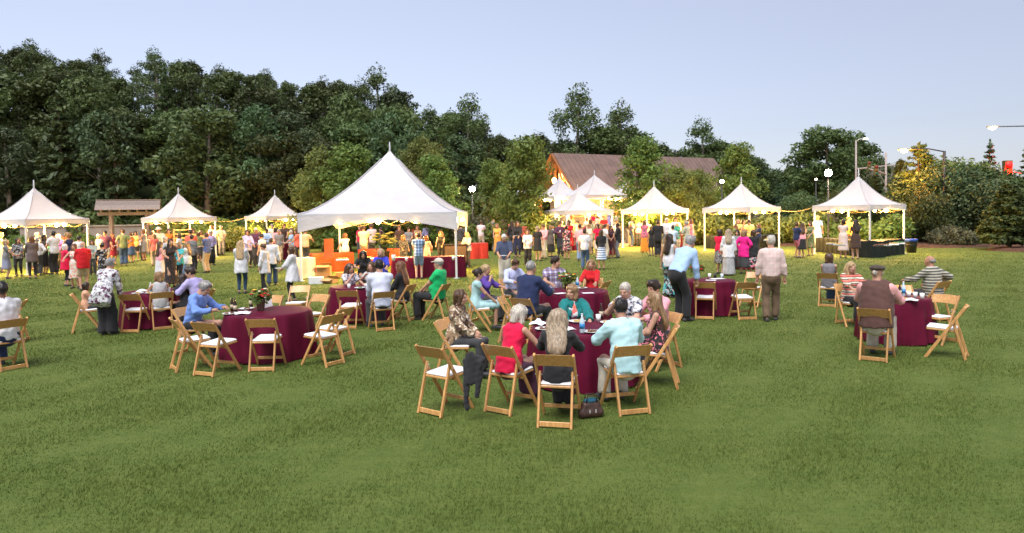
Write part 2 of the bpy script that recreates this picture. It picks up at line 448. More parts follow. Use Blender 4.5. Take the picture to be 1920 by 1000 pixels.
# the wooded hillside: rows of trees rising to the left and back
SKYLINE = [(-200, 60), (0, 84), (70, 88), (150, 108), (250, 133), (290, 104), (340, 112), (400, 125), (500, 140), (600, 152), (715, 140), (760, 172), (830, 205), (880, 214), (930, 243), (975, 262), (1010, 262)]
def sky_y(px): return float(np.interp(px, [a for a, b in SKYLINE], [b for a, b in SKYLINE]))
def forest():
    r = random.Random(5); n = 0
    for (Y, x0, x1, step, hmin) in ((57, -46, -4, 3.1, 7.5), (62, -56, 1, 3.6, 9), (69, -64, 4, 4.0, 10), (78, -74, 4, 4.6, 10), (88, -86, 4, 5.2, 10)):
        x = x0
        while x < x1:
            X = x+r.uniform(-1, 1); y = Y+r.uniform(-2.2, 2.2)
            z = hz((X, y)); px = proj((X, y, z))[0]
            # tops end at or under the photographed skyline
            ztop = CAM_Z+(horizon(px)-sky_y(px))/FPX*y*(1.0+0*px)
            room = ztop-z
            back = Y > 75
            h = room*r.uniform(.94, 1.03) if back else min(room*r.uniform(.80, .97), r.uniform(hmin, hmin+5))
            h = min(h, 17)
            if h > 3.5:
                k = r.random()
                if k < .27 and not back: pair, base, kind = PINE[r.randrange(2)], 11, 'pine'
                elif k < .24 and back: pair, base, kind = AIRY[r.randrange(3)], 13, 'airy'
                else: pair, base, kind = BIG[r.randrange(6)], 12, 'big'
                s = h/base
                nm, lb = {'pine': ('pine_tree', 'dark pine among the broadleaf trees of the wooded hillside'),
                          'airy': ('forest_tree', 'thin crowned tree at the skyline of the wooded hillside'),
                          'big': ('forest_tree', 'dense dark green broadleaf tree on the wooded hillside behind the tents')}[kind]
                o = plant(nm, pair, (X, y, z-.1), r.uniform(0, 6.3), max(s, .62)*r.uniform(.82, 1.18), lb, 'tree', 'trees of the wooded hillside' if kind != 'pine' else 'pines of the wooded hillside', sz=s)
                n += 1
            x += step*r.uniform(.8, 1.2)
    # thicket at the foot of the wood
    us = [shrub(3.2, 2.4, 180+i, 2600, .30, (M_LF_DARK, M_LF_PINE)[i % 2], nc=12) for i in range(3)]
    x = -47
    while x < -2:
        y = 53.5+r.uniform(-1, 1.2)
        plant('thicket_shrub', us[r.randrange(3)], (x, y, hz((x, y))-.05), r.uniform(0, 6), r.uniform(.75, 1.25), 'dark bushy shrub in the thicket at the foot of the wood', 'shrub', 'shrubs at the foot of the wood', ('stem', 'foliage'))
        x += r.uniform(1.7, 2.6)
forest()
TALL = [deciduous(13, 2.6, 190+i, 7000, .22, M_LF_MOSS, M_BARKP, crown0=.52, nl=10, taper='oval', clump=.36) for i in range(2)]
for px, yt, d, k, lb in ((70, 82, 84, 0, 'airy tree standing proud of the skyline at far left'), (192, 98, 86, 1, 'small airy tuft on the skyline left of the tallest hillside tree'), (300, 98, 80, 2, 'tallest airy tree on the left skyline of the wooded hill'),
                         (505, 136, 82, 0, 'airy tree on the skyline above the third tent'), (608, 148, 84, 1, 'airy tree on the skyline left of the largest tent peak'), (712, 134, 78, 2, 'pointed airy tree on the skyline above the largest tent'), (880, 184, 76, 0, 'airy tree where the wooded hill slopes down to the right')):
    p = atd(px, d); z = hz(p); h = CAM_Z+(horizon(px)-yt)/FPX*d-z
    plant('skyline_tree', AIRY[k], (p.x, p.y, z), k*2.0, h/13, lb, 'tree', None, sz=h/13)
for px, yt, d, k, lb in ((494, 196, 57, 0, 'tree with a pale bare trunk at the edge of the wood above the third tent'), (548, 205, 58, 1, 'tree with a slender pale trunk left of the yellow green young tree'), (20, 235, 54, 1, 'thin trunked tree at the edge of the wood at far left')):
    p = atd(px, d); z = hz(p); h = CAM_Z+(horizon(px)-yt)/FPX*d-z
    plant('forest_tree', TALL[k], (p.x, p.y, z), k*2.0, h/13, lb, 'tree', None, sz=h/13)

YOUNG = [deciduous(7, 1.75, 200+i, 10000, .16, M_LF_MID, crown0=.14, nl=16, taper='oval', clump=.40) for i in range(3)]
PEAR = [deciduous(7, 1.9, 210+i, 12000, .135, M_LF_YEL, crown0=.12, nl=15, taper='oval', clump=.36) for i in range(2)]
def tree_px(name, pair, base, px, ytop, dist, label, cat='tree', group=None, rz=None, w=1.0):
    p = atd(px, dist); z = max(hz(p), 0) if p.x < 2 else lz(p)
    ztop = CAM_Z+(horizon(px)-ytop)/FPX*dist
    s = (ztop-z)/base
    return plant(name, pair, (p.x, p.y, z), random.uniform(0, 6.3) if rz is None else rz, s*w, label, cat, group, sz=s)
# planted trees round the lawn
tree_px('maple_tree', PEAR[0], 7, 607, 274, 46, 'yellow green young tree left of the largest tent, pale upright tips')
tree_px('maple_tree', YOUNG[0], 7, 650, 272, 45, 'round green young tree tucked behind the largest tent roof on its left', w=1.15)
tree_px('maple_tree', PEAR[1], 7, 790, 258, 49, 'tall pale olive tree rising right of the largest tent peak')
tree_px('maple_tree', YOUNG[1], 7, 822, 290, 46, 'bushy green young tree over the right slope of the largest tent', w=1.1)
tree_px('maple_tree', YOUNG[2], 7, 985, 258, 43, 'dense oval green tree between the largest tent and the lodge', w=.95)
tree_px('maple_tree', YOUNG[0], 7, 1211, 260, 47, 'dense dark oval tree standing before the long lodge roof', w=1.08)
tree_px('maple_tree', PEAR[0], 7, 1275, 308, 47, 'yellowish spreading tree under the right half of the lodge roof')
tree_px('maple_tree', PEAR[1], 7, 1312, 318, 49, 'small olive tree in front of the right end of the lodge roof')
tree_px('maple_tree', YOUNG[1], 7, 1376, 270, 52, 'olive green tree above the tent with peak right of the lodge', w=1.1)
tree_px('maple_tree', YOUNG[2], 7, 930, 300, 55, 'dim green tree behind the glowing lamp by the yellow shrubs')
for px, yt, d, k, lb in ((1085, 167, 80, 0, 'tallest airy tree with sky showing through, behind the lodge ridge'), (1165, 197, 82, 1, 'airy forked tree right of the tallest one behind the lodge'),
                        (1320, 228, 84, 2, 'airy tree with a ragged top behind the right end of the lodge')):
    tree_px('airy_tree', AIRY[k], 13, px, yt, d, lb, w=1.0 if k else .9)
for px, yt, d, k, lb in ((1010, 250, 78, 0, 'dark broadleaf tree left of the lodge gable'), (1060, 262, 84, 3, 'dark round tree close behind the lodge gable peak'), (1120, 235, 80, 2, 'dense dark tree under the tallest airy tree'),
                         (1175, 240, 88, 5, 'dark tree behind the middle of the lodge ridge'), (1240, 268, 86, 0, 'low dark tree beyond the lodge ridge, right of the oval tree'), (1300, 272, 88, 4, 'dark tree filling the gap behind the right lodge ridge'),
                         (1350, 262, 84, 2, 'dark tree at the right end of the lodge roof'), (1405, 292, 90, 1, 'dark rounded tree sloping down towards the far houses'), (1432, 312, 95, 3, 'last low dark tree before the far houses'),
                         (1555, 238, 72, 1, 'big dark tree with a tuft on top left of the signal mast'), (1605, 262, 76, 5, 'dark broad tree behind the first signal pole'),
                         (1480, 312, 110, 2, 'small far tree behind the dark house roofs'), (1510, 318, 112, 4, 'small far tree right of the dark house roofs'), (1655, 300, 74, 0, 'dark tree under the bare tree between the signal poles')):
    tree_px('broadleaf_tree', BIG[k], 12, px, yt, d, lb, w=1.25)
# amber-lit and dark evergreens on the right
THUJA = [conifer(6, 1.7, 230+i, 7500, .15, M_LF_PINE, whorl=.30, droop=.25, power=.75) for i in range(3)]
LIME = [conifer(6, 1.9, 240+i, 8000, .145, M_LF_MID, whorl=.30, droop=.18, power=.6) for i in range(2)]
SPIRE = conifer(8, 2.0, 250, 2600, .22, M_LF_PINE, whorl=.75, droop=.2, power=.9)
DENSE = conifer(6, 1.9, 281, 16000, .15, M_LF_DARK, whorl=.2, droop=.3, power=.55)
BUSHY = [shrub(6, 2.5, 270+i, 13000, .15, (M_LF_MOSS, M_LF_DARK, M_LF_MID)[i], nc=40) for i in range(3)]
for px, yt, d, pr, b, lb, w in ((1722, 270, 44.5, LIME[0], 6, 'tall evergreen lit amber by the street lamp, right of the end tent', 1.15), (1688, 300, 47, THUJA[0], 6, 'dark evergreen just behind the right corner of the end tent', 1.2),
                                (1855, 264, 50, SPIRE, 8, 'spiky topped spruce against the evening sky', .9), (1926, 272, 46, SPIRE, 8, 'dark spruce cut by the right edge beside the red signal', 1.0),
                                (1893, 345, 35.5, DENSE, 6, 'dense clipped evergreen standing in the mulch bed at far right', 1.5), (1640, 330, 52, THUJA[1], 6, 'dark bushy evergreen behind the end tent peak', 1.5)):
    tree_px('evergreen_tree', pr, b, px, yt, d, lb, w=w)
for px, yt, d, k, lb, w in ((1752, 290, 43.5, 0, 'bushy tree right of the amber lit evergreen', 1.0), (1788, 278, 46, 2, 'highest of the rounded bushy trees at right', 1.15), (1818, 300, 43, 0, 'rounded bushy tree behind the silvery low plants', 1.05),
                            (1846, 296, 45, 1, 'dark rounded tree below the spiky spruce', 1.15), (1880, 340, 47, 2, 'rounded tree left of the red signal light', 1.1), (1915, 345, 44, 1, 'dark bushy tree at the right edge behind the clipped evergreen', 1.3),
                            (1598, 338, 50, 0, 'green bushy tree left of the end tent peak', 1.2), (1560, 350, 49, 1, 'dark bushy tree below the bright globe lamp', 1.1), (1500, 352, 52, 0, 'rounded tree below the far houses', 1.1), (1740, 345, 41.5, 1, 'low dark tree nearest the right post of the end tent', .9)):
    tree_px('bushy_tree', BUSHY[k], 5.6, px, yt, d, lb, w=w)
# bare tree by the signals
def bare(h, seed):
    r = random.Random(seed); b = MB()
    def grow(p, d, L, rr, lv):
        q = p+d*L; b.tube([p, p.lerp(q, .5)+Vector((r.uniform(-.04, .04), r.uniform(-.04, .04), 0))*L, q], [rr, rr*.8, rr*.6], 5)
        if lv == 0: return
        for i in range(3):
            nd = (d+Vector((r.uniform(-.75, .75), r.uniform(-.75, .75), r.uniform(-.1, .4)))).normalized()
            grow(p.lerp(q, r.uniform(.6, 1)), nd, L*r.uniform(.6, .8), rr*.55, lv-1)
    grow(Vector((0, 0, -.2)), Vector((0, 0, 1)), h*.34, .16, 4)
    return b.mesh('bare_tree', M_BARKP)
p = atd(1637, 70)
tag(link('bare_tree', bare(9.5, 4), None, p), 'leafless tree with fine grey twigs behind the traffic signal masts', 'tree')
# shrubs: ones by the lamp with yellow light in the leaf colour, hedges behind the tents
SG = [shrub(1.6, 1.5, 260+i, 3000, .15, (M_LF_YEL, M_LF_SAGE, M_LF_MID)[i], nc=12) for i in range(3)]
for px, d, k, s, lb in ((880, 45, 1, 1.35, 'pale blossoming shrub under the bright globe lamp'), (915, 44, 0, 1.3, 'yellow lit shrub right of the globe lamp'), (948, 46, 0, 1.1, 'smaller yellow lit shrub beside the oval green tree'),
                        (330, 50, 0, 2.0, 'tall fern leaved shrub behind the second tent from the left'), (436, 48, 0, 1.25, 'golden leaved shrub between the second and third tents'), (400, 49, 2, 1.5, 'green shrub behind the right post of the second tent'),
                        (155, 45, 2, .95, 'low round green bush at the right post of the first tent'), (20, 45, 2, .9, 'low green bush under the first tent'),
                        (1010, 50, 1, 1.1, 'grey green shrub left of the stairs'), (1040, 50, 2, 1.0, 'low green shrub behind the tent by the stairs'), (1235, 47.5, 0, 1.35, 'golden lit shrub behind the tent right of the stairs'),
                        (1262, 48, 0, 1.5, 'larger golden lit shrub behind the tent right of the stairs'), (1300, 46, 0, 1.4, 'yellow lit hedge plant between two tents'), (1340, 46.5, 0, 1.35, 'yellow lit shrub at left under the tent with black cloths'),
                        (1385, 47, 0, 1.2, 'yellow lit shrub behind the serving staff'), (1425, 47, 0, 1.3, 'yellow lit shrub right of the serving staff'), (1487, 44, 0, 1.5, 'bright yellow green bush left of the end tent'),
                        (1462, 45, 0, 1.2, 'lower yellow green bush behind two guests'), (1550, 43, 2, 1.2, 'dark green shrub seen through the end tent'), (1585, 44, 0, 1.0, 'yellow lit shrub seen through the end tent'),
                        (1660, 40, 2, 1.15, 'green shrub at the right post of the end tent'), (1770, 39.5, 1, .75, 'low grey green plants in the mulch bed'), (1800, 39, 1, .65, 'silvery low plants right in the mulch bed'),
                        (1833, 39.8, 0, .6, 'small golden plant lit in the mulch bed'), (1530, 47, 1, 1.2, 'pale leaved bush under the lamp post'), (1440, 50, 1, 1.3, 'dull bush below the far houses'),
                        (965, 47, 1, .9, 'small grey shrub at the edge of the lawn behind the guests'), (480, 50, 2, 1.2, 'dark green shrub left of the third tent'), (555, 50, 2, 1.3, 'dark shrub behind the third tent')):
    p = atd(px, d); plant('garden_shrub', SG[k], (p.x, p.y, lz(p)), random.uniform(0, 6), s, lb, 'shrub', None, ('stem', 'foliage'))
# ------------------------------------------------------------------ lodge behind the tents
M_TIMBER = wood('timber', (.20, .075, .028), (.36, .15, .055), .4)
M_TIMBERD = wood('dark_timber', (.10, .055, .030), (.19, .11, .065), .4)
M_ROOF = plain('brown_roof', (.150, .100, .086), .75, .14, 1.2)
M_WIN = emit('lit_window', (1, .55, .16), 2.2)
M_STONE = plain('tan_stone', (.30, .25, .19), .9, .2, 3)
def lodge():
    a = atd(1048, 62); z0 = 1.1; rot = math.atan2(.477, .878)
    o = empty('lodge', (a.x, a.y, z0), rot, 'timber lodge with long brown roof and glowing gable windows behind the tents', 'building')
    L, w, ez, rz_, ov = 19.0, 3.1, 3.35, 6.55, .55        # local: x along the ridge, -y towards the lawn
    b = MB(); b.box((L/2+.4, 0, ez/2-.1), (L-.9, 2*w-.5, ez)); b.build('wall', M_STONE, o)
    b = MB(); b.add([(.8, -w+.1, ez-.05), (.8, w-.1, ez-.05), (.8, 0, rz_-.25), (.95, -w+.1, ez-.05), (.95, w-.1, ez-.05), (.95, 0, rz_-.25)], [(0, 2, 1), (3, 4, 5), (0, 3, 5, 2), (1, 2, 5, 4), (0, 1, 4, 3)])
    b.build('gable_wall', plain('cedar_panel', (.25, .085, .030), .6, .2, 2), o)
    for s in (-1, 1):
        sl = Vector((0, -s*w, rz_-ez)).normalized()
        e = Vector((0, s*w, ez)) - sl*.55
        r = MB(); nrm = Vector((0, s*(rz_-ez), w)).normalized()
        P = [Vector((-.6, e.y, e.z)), Vector((L, e.y, e.z)), Vector((L, 0, rz_)), Vector((-.6, 0, rz_))]
        Q = [p+nrm*.13 for p in P]
        r.add(P+Q, [(0, 1, 2, 3), (7, 6, 5, 4), (0, 4, 5, 1), (1, 5, 6, 2), (2, 6, 7, 3), (3, 7, 4, 0)])
        rr = r.build('roof', M_ROOF, o)
        # standing seams
        sm = MB()
        for i in range(40):
            x = -.5+i*(L+.4)/39
            sm.bar(P[0]+Vector((x+.6, 0, 0))+nrm*.145, P[3]+Vector((x+.6, 0, 0))+nrm*.145, .03, .03, (1, 0, 0))
        so_ = sm.build('roof_seam', M_ROOF, rr); so_['kind'] = 'stuff'
        f = MB(); f.bar((-.66, e.y, e.z+.02), (-.66, 0, rz_+.02), .07, .30, (1, 0, 0)); f.build('bargeboard', M_TIMBER, o)
    # gable truss and posts
    t = MB(); t.bar((-.35, -w*.62, ez+.75), (-.35, w*.62, ez+.75), .16, .22); t.build('tie_beam', M_TIMBER, o)
    t = MB(); t.bar((-.35, 0, ez+.86), (-.35, 0, rz_-.2), .2, .2, (1, 0, 0)); t.build('king_post', M_TIMBER, o)
    for s in (-1, 1):
        t = MB(); t.bar((-.35, s*w*.36, ez+.86), (-.35, s*.12, rz_-.55), .12, .14, (1, 0, 0)); t.build('truss_brace', M_TIMBER, o)
        t = MB(); t.box((-.35, s*(w-.35), ez/2), (.28, .28, ez)); t.build('post', M_TIMBER, o)
    for y, zz, ww, hh in ((-.75, ez+1.45, .85, .95), (.75, ez+1.45, .85, .95), (-1.2, ez-1.0, 1.1, 1.5), (1.2, ez-1.0, 1.1, 1.5), (0, ez-1.0, 1.1, 1.5)):
        x = .765 if zz > ez else .72
        f = MB(); xx = x
        for (cy, cz, dy, dz) in ((y-ww/2, zz, .07, hh+.07), (y+ww/2, zz, .07, hh+.07), (y, zz-hh/2, ww, .07), (y, zz+hh/2, ww, .07), (y, zz, .035, hh)):
            f.box((xx, cy, cz), (.09, dy, dz))
        w_ = f.build('window', M_TIMBERD, o)
        g = MB(); g.box((xx+.012, y, zz), (.02, ww-.07, hh-.07)); g.build('pane', M_WIN, w_)
lodge()
# far houses at right
def house(px, d, w, dep, eave, ridge, rz, label, wall, roof, nwin=3):
    p = atd(px, d); o = empty('house', (p.x, p.y, 0), rz, label, 'house', 'far houses on the right')
    b = MB(); b.box((0, 0, eave/2), (w, dep, eave)); b.build('wall', wall, o)
    b = MB(); ov = .5; hw, hd = w/2+ov, dep/2+ov; rl = w*.25
    b.add([(-hw, -hd, eave-.1), (hw, -hd, eave-.1), (hw, hd, eave-.1), (-hw, hd, eave-.1), (-rl, 0, ridge), (rl, 0, ridge)], [(0, 1, 5, 4), (1, 2, 5), (2, 3, 4, 5), (3, 0, 4), (3, 2, 1, 0)])
    rf = b.build('roof', roof, o)
    c = MB(); c.box((rl*.6, .8, ridge+.1), (.9, .7, 1.7)); c.build('chimney', wall, rf)
    for i in range(nwin):
        x = (-.5+(i+.5)/nwin)*w*.9
        f = MB()
        for (dx, dz, sx, sz) in ((-.5, 0, .1, 1.5), (.5, 0, .1, 1.5), (0, -.7, 1.1, .1), (0, .7, 1.1, .1)): f.box((x+dx, -dep/2-.04, eave-1.5+dz), (sx, .1, sz))
        wf = f.build('window', plain('white_trim', (.7, .7, .68)), o)
        g = MB(); g.box((x, -dep/2-.01, eave-1.5), (.92, .06, 1.32)); g.build('pane', plain('dark_glass', (.03, .035, .045), .15), wf)
M_SLATE = plain('slate_roof', (.075, .075, .095), .8, .15, 1)
M_BRK = plain('house_brick', (.22, .15, .12), .9, .2, 2)
M_SID = plain('pale_siding', (.42, .40, .37), .8, .1, 1)
house(1452, 118, 8, 7, 5.6, 8.1, rad(12), 'far house with dark grey hipped roof and brick wall', M_BRK, M_SLATE)
house(1487, 124, 7, 6, 6.0, 8.3, rad(-8), 'far house with pale wall right of the brick one', M_SID, M_SLATE)
house(1432, 132, 7, 6, 5.0, 7.4, rad(20), 'farthest grey roofed house left of the brick one', M_SID, M_SLATE)

# pergola gate and garden wall at left
M_GREYW = wood('weathered_wood', (.13, .105, .095), (.24, .20, .18), .4, .8)
def pergola():
    p = atd(243, 47); o = empty('pergola', (p.x, p.y, 0), rad(24), 'weathered timber garden gateway with low shingled roof left of second tent', 'pergola', None, .84); o.scale.z = 1.0
    for x in (-1.3, 1.3):
        for y in (-.55, .55):
            b = MB(); b.box((x, y, 1.35), (.24, .24, 2.7), None, 0, .02); b.build('post', M_GREYW, o)
    for y in (-.55, .55):
        b = MB(); b.bar((-2.2, y, 2.8), (2.2, y, 2.8), .16, .22); b.build('beam', M_GREYW, o)
    for x in (-1.9, -1.3, -.65, 0, .65, 1.3, 1.9):
        b = MB(); b.bar((x, -1.05, 3.0), (x, 1.05, 3.0), .10, .16); b.build('rafter', M_GREYW, o)
    me = None
    for s in (-1, 1):
        for i in range(4):
            y = s*(1.15-i*.28); z = 3.13+i*.155
            b = MB(); sl = Vector((0, -s*.28, .155)).normalized()
            b.bar((-2.3, y, z), (2.3, y, z), .30, .035, up=sl.cross(Vector((1, 0, 0))) if False else (0, s*.28, .5)); b.build('roof_board', M_GREYW, o)
    b = MB(); b.bar((-2.32, 0, 3.74), (2.32, 0, 3.74), .16, .06); b.build('ridge_board', M_GREYW, o)
pergola()
def stone_wall(px0, px1, d0, d1, h, label):
    a, c = atd(px0, d0), atd(px1, d1); L = (c-a).length
    o = empty('garden_wall', a, math.atan2(c.y-a.y, c.x-a.x), label, 'wall')
    b = MB(); b.box((L/2, 0, h/2-.15), (L, .34, h+.3)); b.build('wall_face', plain('stucco', (.26, .225, .19), .9, .12, 1.5), o)
    n = max(3, int(L/1.2)); me = None
    for i in range(n):
        b = MB()
        if me is None: b.box((0, 0, 0), (L/n-.02, .48, .12), None, 0, .02); me = b.mesh('coping_stone', M_STONE)
        k = link('coping_stone', me, o, ((i+.5)*L/n, 0, h+.062))
stone_wall(40, 300, 51, 50.5, 1.9, 'long tan garden wall behind the first two tents')
stone_wall(455, 640, 53, 52.5, 1.35, 'low brownish wall seen under the third tent')

# stair mound up to the lodge
def stairs():
    p = atd(1128, 46.5); o = empty('garden_stairs', (p.x, p.y, 0), 0, 'broad stone steps climbing to the lodge terrace between two tents', 'stairs')
    me = None
    for i in range(7):
        b = MB(); b.box((0, 0, 0), (3.4, 1.3, .36), None, 0, .02); link('step', b.mesh('step', M_STONE), o, (0, i*.9, .0+i*.185))
    for s in (-1, 1):
        b = MB(); b.bar((s*1.9, -.3, .5), (s*1.9, 6.2, 1.75), .32, .9); b.build('side_wall', M_STONE, o)
stairs()

# ------------------------------------------------------------------ tents
def tentmat():
    m = NT('tent_vinyl'); v = m.coord(); nz = m.noise(v, 1.2, 3)
    c = m.ramp(nz, [(.3, (.40, .405, .44)), (.7, (.47, .475, .51))]); m.base(c); m.set(Roughness=.42, Specular_IOR_Level=.35)
    m.bump(m.noise(m.coord('Object', (1.5, 1.5, 5)), 2.2, 2), .35, .05)
    tr = m.n('ShaderNodeBsdfTranslucent'); tr.inputs[0].default_value = (.80, .80, .84, 1)
    mx = m.n('ShaderNodeMixShader', i_0=.025); m.l(m.b.outputs[0], mx.inputs[1]); m.l(tr.outputs[0], mx.inputs[2]); m.l(mx.outputs[0], m.out.inputs[0])
    return m.mat
M_TENT = tentmat()
M_SEAM = plain('tent_seam', (.40, .40, .43), .5, .05)
M_POLE = plain('tent_pole', (.62, .62, .62), .35, .05, metal=0)
M_BULB = emit('warm_bulb', (1, .62, .24), 26)
M_CABLE = plain('light_cable', (.45, .33, .12), .5)
WARM = (1, .55, .17)
def tent(loc, rz, s, eave, peak, label, vc=.30, vm=.20, group='white peaked tents', power=60, nb=2, arch=1.0, pw=1.75, bulbs_r=.055):
    o = empty('peaked_tent', loc, rz, label, 'tent', group)
    h = s/2; N = 20; K = 14
    V = []; F = []
    for q in range(4):
        a = q*PI/2; R = Matrix.Rotation(a, 3, 'Z'); o0 = len(V)
        for k in range(K+1):
            u = k/K; z = eave+(peak-eave)*u**pw; sc = 1-u
            for i in range(N+1):
                t = -1+2*i/N
                sag = .05*s/3*math.sin(PI*u)*(1-t*t)*(1-u)
                wr = .016*math.sin(11*t+q*1.7)*(1-u)**2*u*4*abs(t)+.010*math.sin(23*t+2*q)*u*(1-u)
                p = R @ Vector((h*sc*t, -h*sc, z-sag+wr))
                V.append(p)
        for k in range(K):
            for i in range(N): F.append((o0+k*(N+1)+i, o0+k*(N+1)+i+1, o0+(k+1)*(N+1)+i+1, o0+(k+1)*(N+1)+i))
    b = MB(); b.add(V, F, 0, True); cn = b.build('canopy', M_TENT, o)
    for q in range(4):
        R = Matrix.Rotation(q*PI/2, 3, 'Z'); sb = MB(); sb.tube([R @ Vector((h*(1-k/10), -h*(1-k/10), eave+(peak-eave)*(k/10)**pw+.006)) for k in range(10)], .018*s/3, 5); sb.build('hip_seam', M_SEAM, cn)
    for q in range(4):
        R = Matrix.Rotation(q*PI/2, 3, 'Z'); b = MB(); V = []
        for i in range(N+1):
            t = -1+2*i/N; hh = h+.012
            zb = eave-vm-(vc-vm)*abs(t)**1.6*arch
            wv = .012*math.sin(i*1.9+q)
            V += [R @ Vector((hh*t, -hh, eave+.004)), R @ Vector((hh*t, -hh-wv, (eave+zb)/2)), R @ Vector((hh*t, -hh+wv*.6, zb))]
        b.add(V, [(3*i+j, 3*i+j+1, 3*i+4+j, 3*i+3+j)[::-1] for i in range(N) for j in (0, 1)], 0, True); b.build('valance', M_TENT, o)
    me = None
    for x, y in ((-1, -1), (1, -1), (1, 1), (-1, 1)):
        if me is None:
            b = MB(); b.box((0, 0, eave/2), (.075, .075, eave), None, 0, .012); b.box((0, 0, .012), (.2, .2, .02)); me = b.mesh('pole', M_POLE)
        link('pole', me, o, (x*(h-.06), y*(h-.06), 0))
    me = None
    for q in range(4):
        R = Matrix.Rotation(q*PI/2, 3, 'Z'); b = MB(); b.bar(R @ Vector((-h+.1, -h+.06, eave-.05)), R @ Vector((h-.1, -h+.06, eave-.05)), .05, .05); b.build('rail', M_POLE, o)
    b = MB(); b.tube([(0, 0, peak-.5), (0, 0, peak+.02), (0, 0, peak+.34)], [.05, .035, .022], 8); b.build('finial', M_TENT, o)
    return o
NLIGHT = [0]
def festoon(loc, rz, s, eave, label, edges, nb, power, r=.06, drop=.22, group='string lights hung in the tents'):
    """cable with bulbs swagged under the eaves, and the light it gives"""
    o = empty('string_lights', loc, rz, label, 'string lights', group); h = s/2-.12
    b = MB(); bl = []
    for q in edges:
        R = Matrix.Rotation(q*PI/2, 3, 'Z'); pts = []
        for k in range(nb+1):
            a = -h+2*h*k/(nb+1); c = -h+2*h*(k+1)/(nb+1)
            for i in range(7):
                t = i/6; pts.append(R @ Vector((a+(c-a)*t, -h, eave-.16-drop*math.sin(PI*t))))
            if k < nb: bl.append(R @ Vector((c, -h, eave-.16)))
        b.tube(pts, .012, 5)
    b.build('cable', M_CABLE, o)
    bm = MB(); bm.ball((0, 0, -r*.9), r, 10); me = bm.mesh('bulb', M_BULB)
    for p in bl:
        k = link('bulb', me, o, p-Vector((0, 0, .04)))
        s_ = MB(); s_.lathe([(.018, 0), (.022, .03), (.018, .06)], (0, 0, -.02), 8); s_.build('socket', M_CABLE, k)
    l = bpy.data.lights.new('bulb_light', 'POINT'); l.energy = power*7.2; l.color = WARM; l.shadow_soft_size = .18
    l.energy *= .26
    for q in range(4):
        R = Matrix.Rotation(q*PI/2, 3, 'Z'); lo = bpy.data.objects.new('bulb_light', l); COL.objects.link(lo); lo.parent = o; lo.location = R @ Vector((0, -h*.99, eave-.45))
    return o
def corner_tent(px, d, th, s, eave, peak, label, power, llabel, zb=0, edges=(0, 1, 2, 3), nb=1):
    n = atd(px, d); a = th+PI/4; c = n+Vector((math.cos(a), math.sin(a), 0))*(s/math.sqrt(2)); c.z = zb
    # local -y edge runs from the near corner to the right one
    tent(c, th, s, eave, peak, label); festoon(c, th, s, eave, llabel, edges, nb, power, r=.085)
    return c
T1 = corner_tent(47, 30, rad(70), 3.05, 2.45, 3.95, 'white peaked tent cut by the left edge over the crowd', 110, 'warm bulbs strung under the leftmost tent')
T2 = corner_tent(314, 39.6, rad(54.4), 3.05, 2.45, 3.95, 'white peaked tent beside the timber gateway, chef cooking underneath', 110, 'warm bulbs strung under the tent beside the gateway')
T3 = corner_tent(499, 46.5, rad(48), 3.05, 2.45, 4.0, 'white peaked tent partly hidden behind the largest tent', 100, 'warm bulbs strung under the tent half behind the largest one')
T5 = corner_tent(1212, 41.5, rad(20.7), 3.05, 2.45, 3.95, 'white peaked tent right of the stone steps, in front of the oval tree', 120, 'warm bulbs strung under the tent right of the steps')
T6 = corner_tent(1406, 37, rad(38), 3.05, 2.45, 3.85, 'white peaked tent with black draped counter beside guests in pink', 110, 'warm bulbs strung under the tent with the black counter')
T7 = corner_tent(1632, 32.4, rad(31.5), 3.05, 2.45, 3.93, 'white peaked tent at far right with buffet in black cloths', 90, 'warm bulbs strung under the far right tent')
T4 = corner_tent(1061, 40.5, rad(21), 3.2, 2.45, 3.75, 'white peaked tent left of the stone steps', 65, 'warm bulbs strung under the tent left of the steps')
T8 = corner_tent(1098, 51, rad(25), 4.3, 2.5, 4.15, 'tall white tent on the terrace in front of the lodge roof', 130, 'bright bulbs strung under the tall terrace tent', zb=1.15)
T9 = corner_tent(1040, 53, rad(30), 3.05, 2.45, 4.0, 'small white tent peak against the glowing lodge gable', 70, 'bulbs under the terrace tent by the lodge gable', zb=1.2)
T10 = corner_tent(1163, 55, rad(25), 3.05, 2.45, 3.6, 'lowest white tent on the terrace beside the oval tree', 70, 'bulbs under the lowest terrace tent', zb=1.2)
BT = Vector((-4.85, 27.55, 0))
tent(BT, 0, 5.75, 2.42, 4.95, 'largest white tent with arched valance over the serving tables', vc=.66, vm=.22, pw=1.45)
festoon(BT, 0, 5.75, 2.42, 'big warm bulbs on a swagged rope light in the largest tent', (0, 1, 2), 3, 150, r=.10, drop=.30)
def cable(a, b, sag, label):
    pts = [a.lerp(b, i/10)-Vector((0, 0, sag*4*(i/10)*(1-i/10))) for i in range(11)]
    m = MB(); m.tube(pts, .018, 5); tag(m.build('power_cable', M_CABLE), label, 'cable')
cable(Vector((T2.x+.6, T2.y+2.0, 2.4)), Vector((T3.x-2.0, T3.y-.3, 2.4)), .25, 'thin cable slung between the second and third tents')
cable(Vector((T6.x+2.0, T6.y+.5, 2.4)), Vector((T7.x-2.0, T7.y+.6, 2.4)), .22, 'thin cable slung between the two rightmost tents')

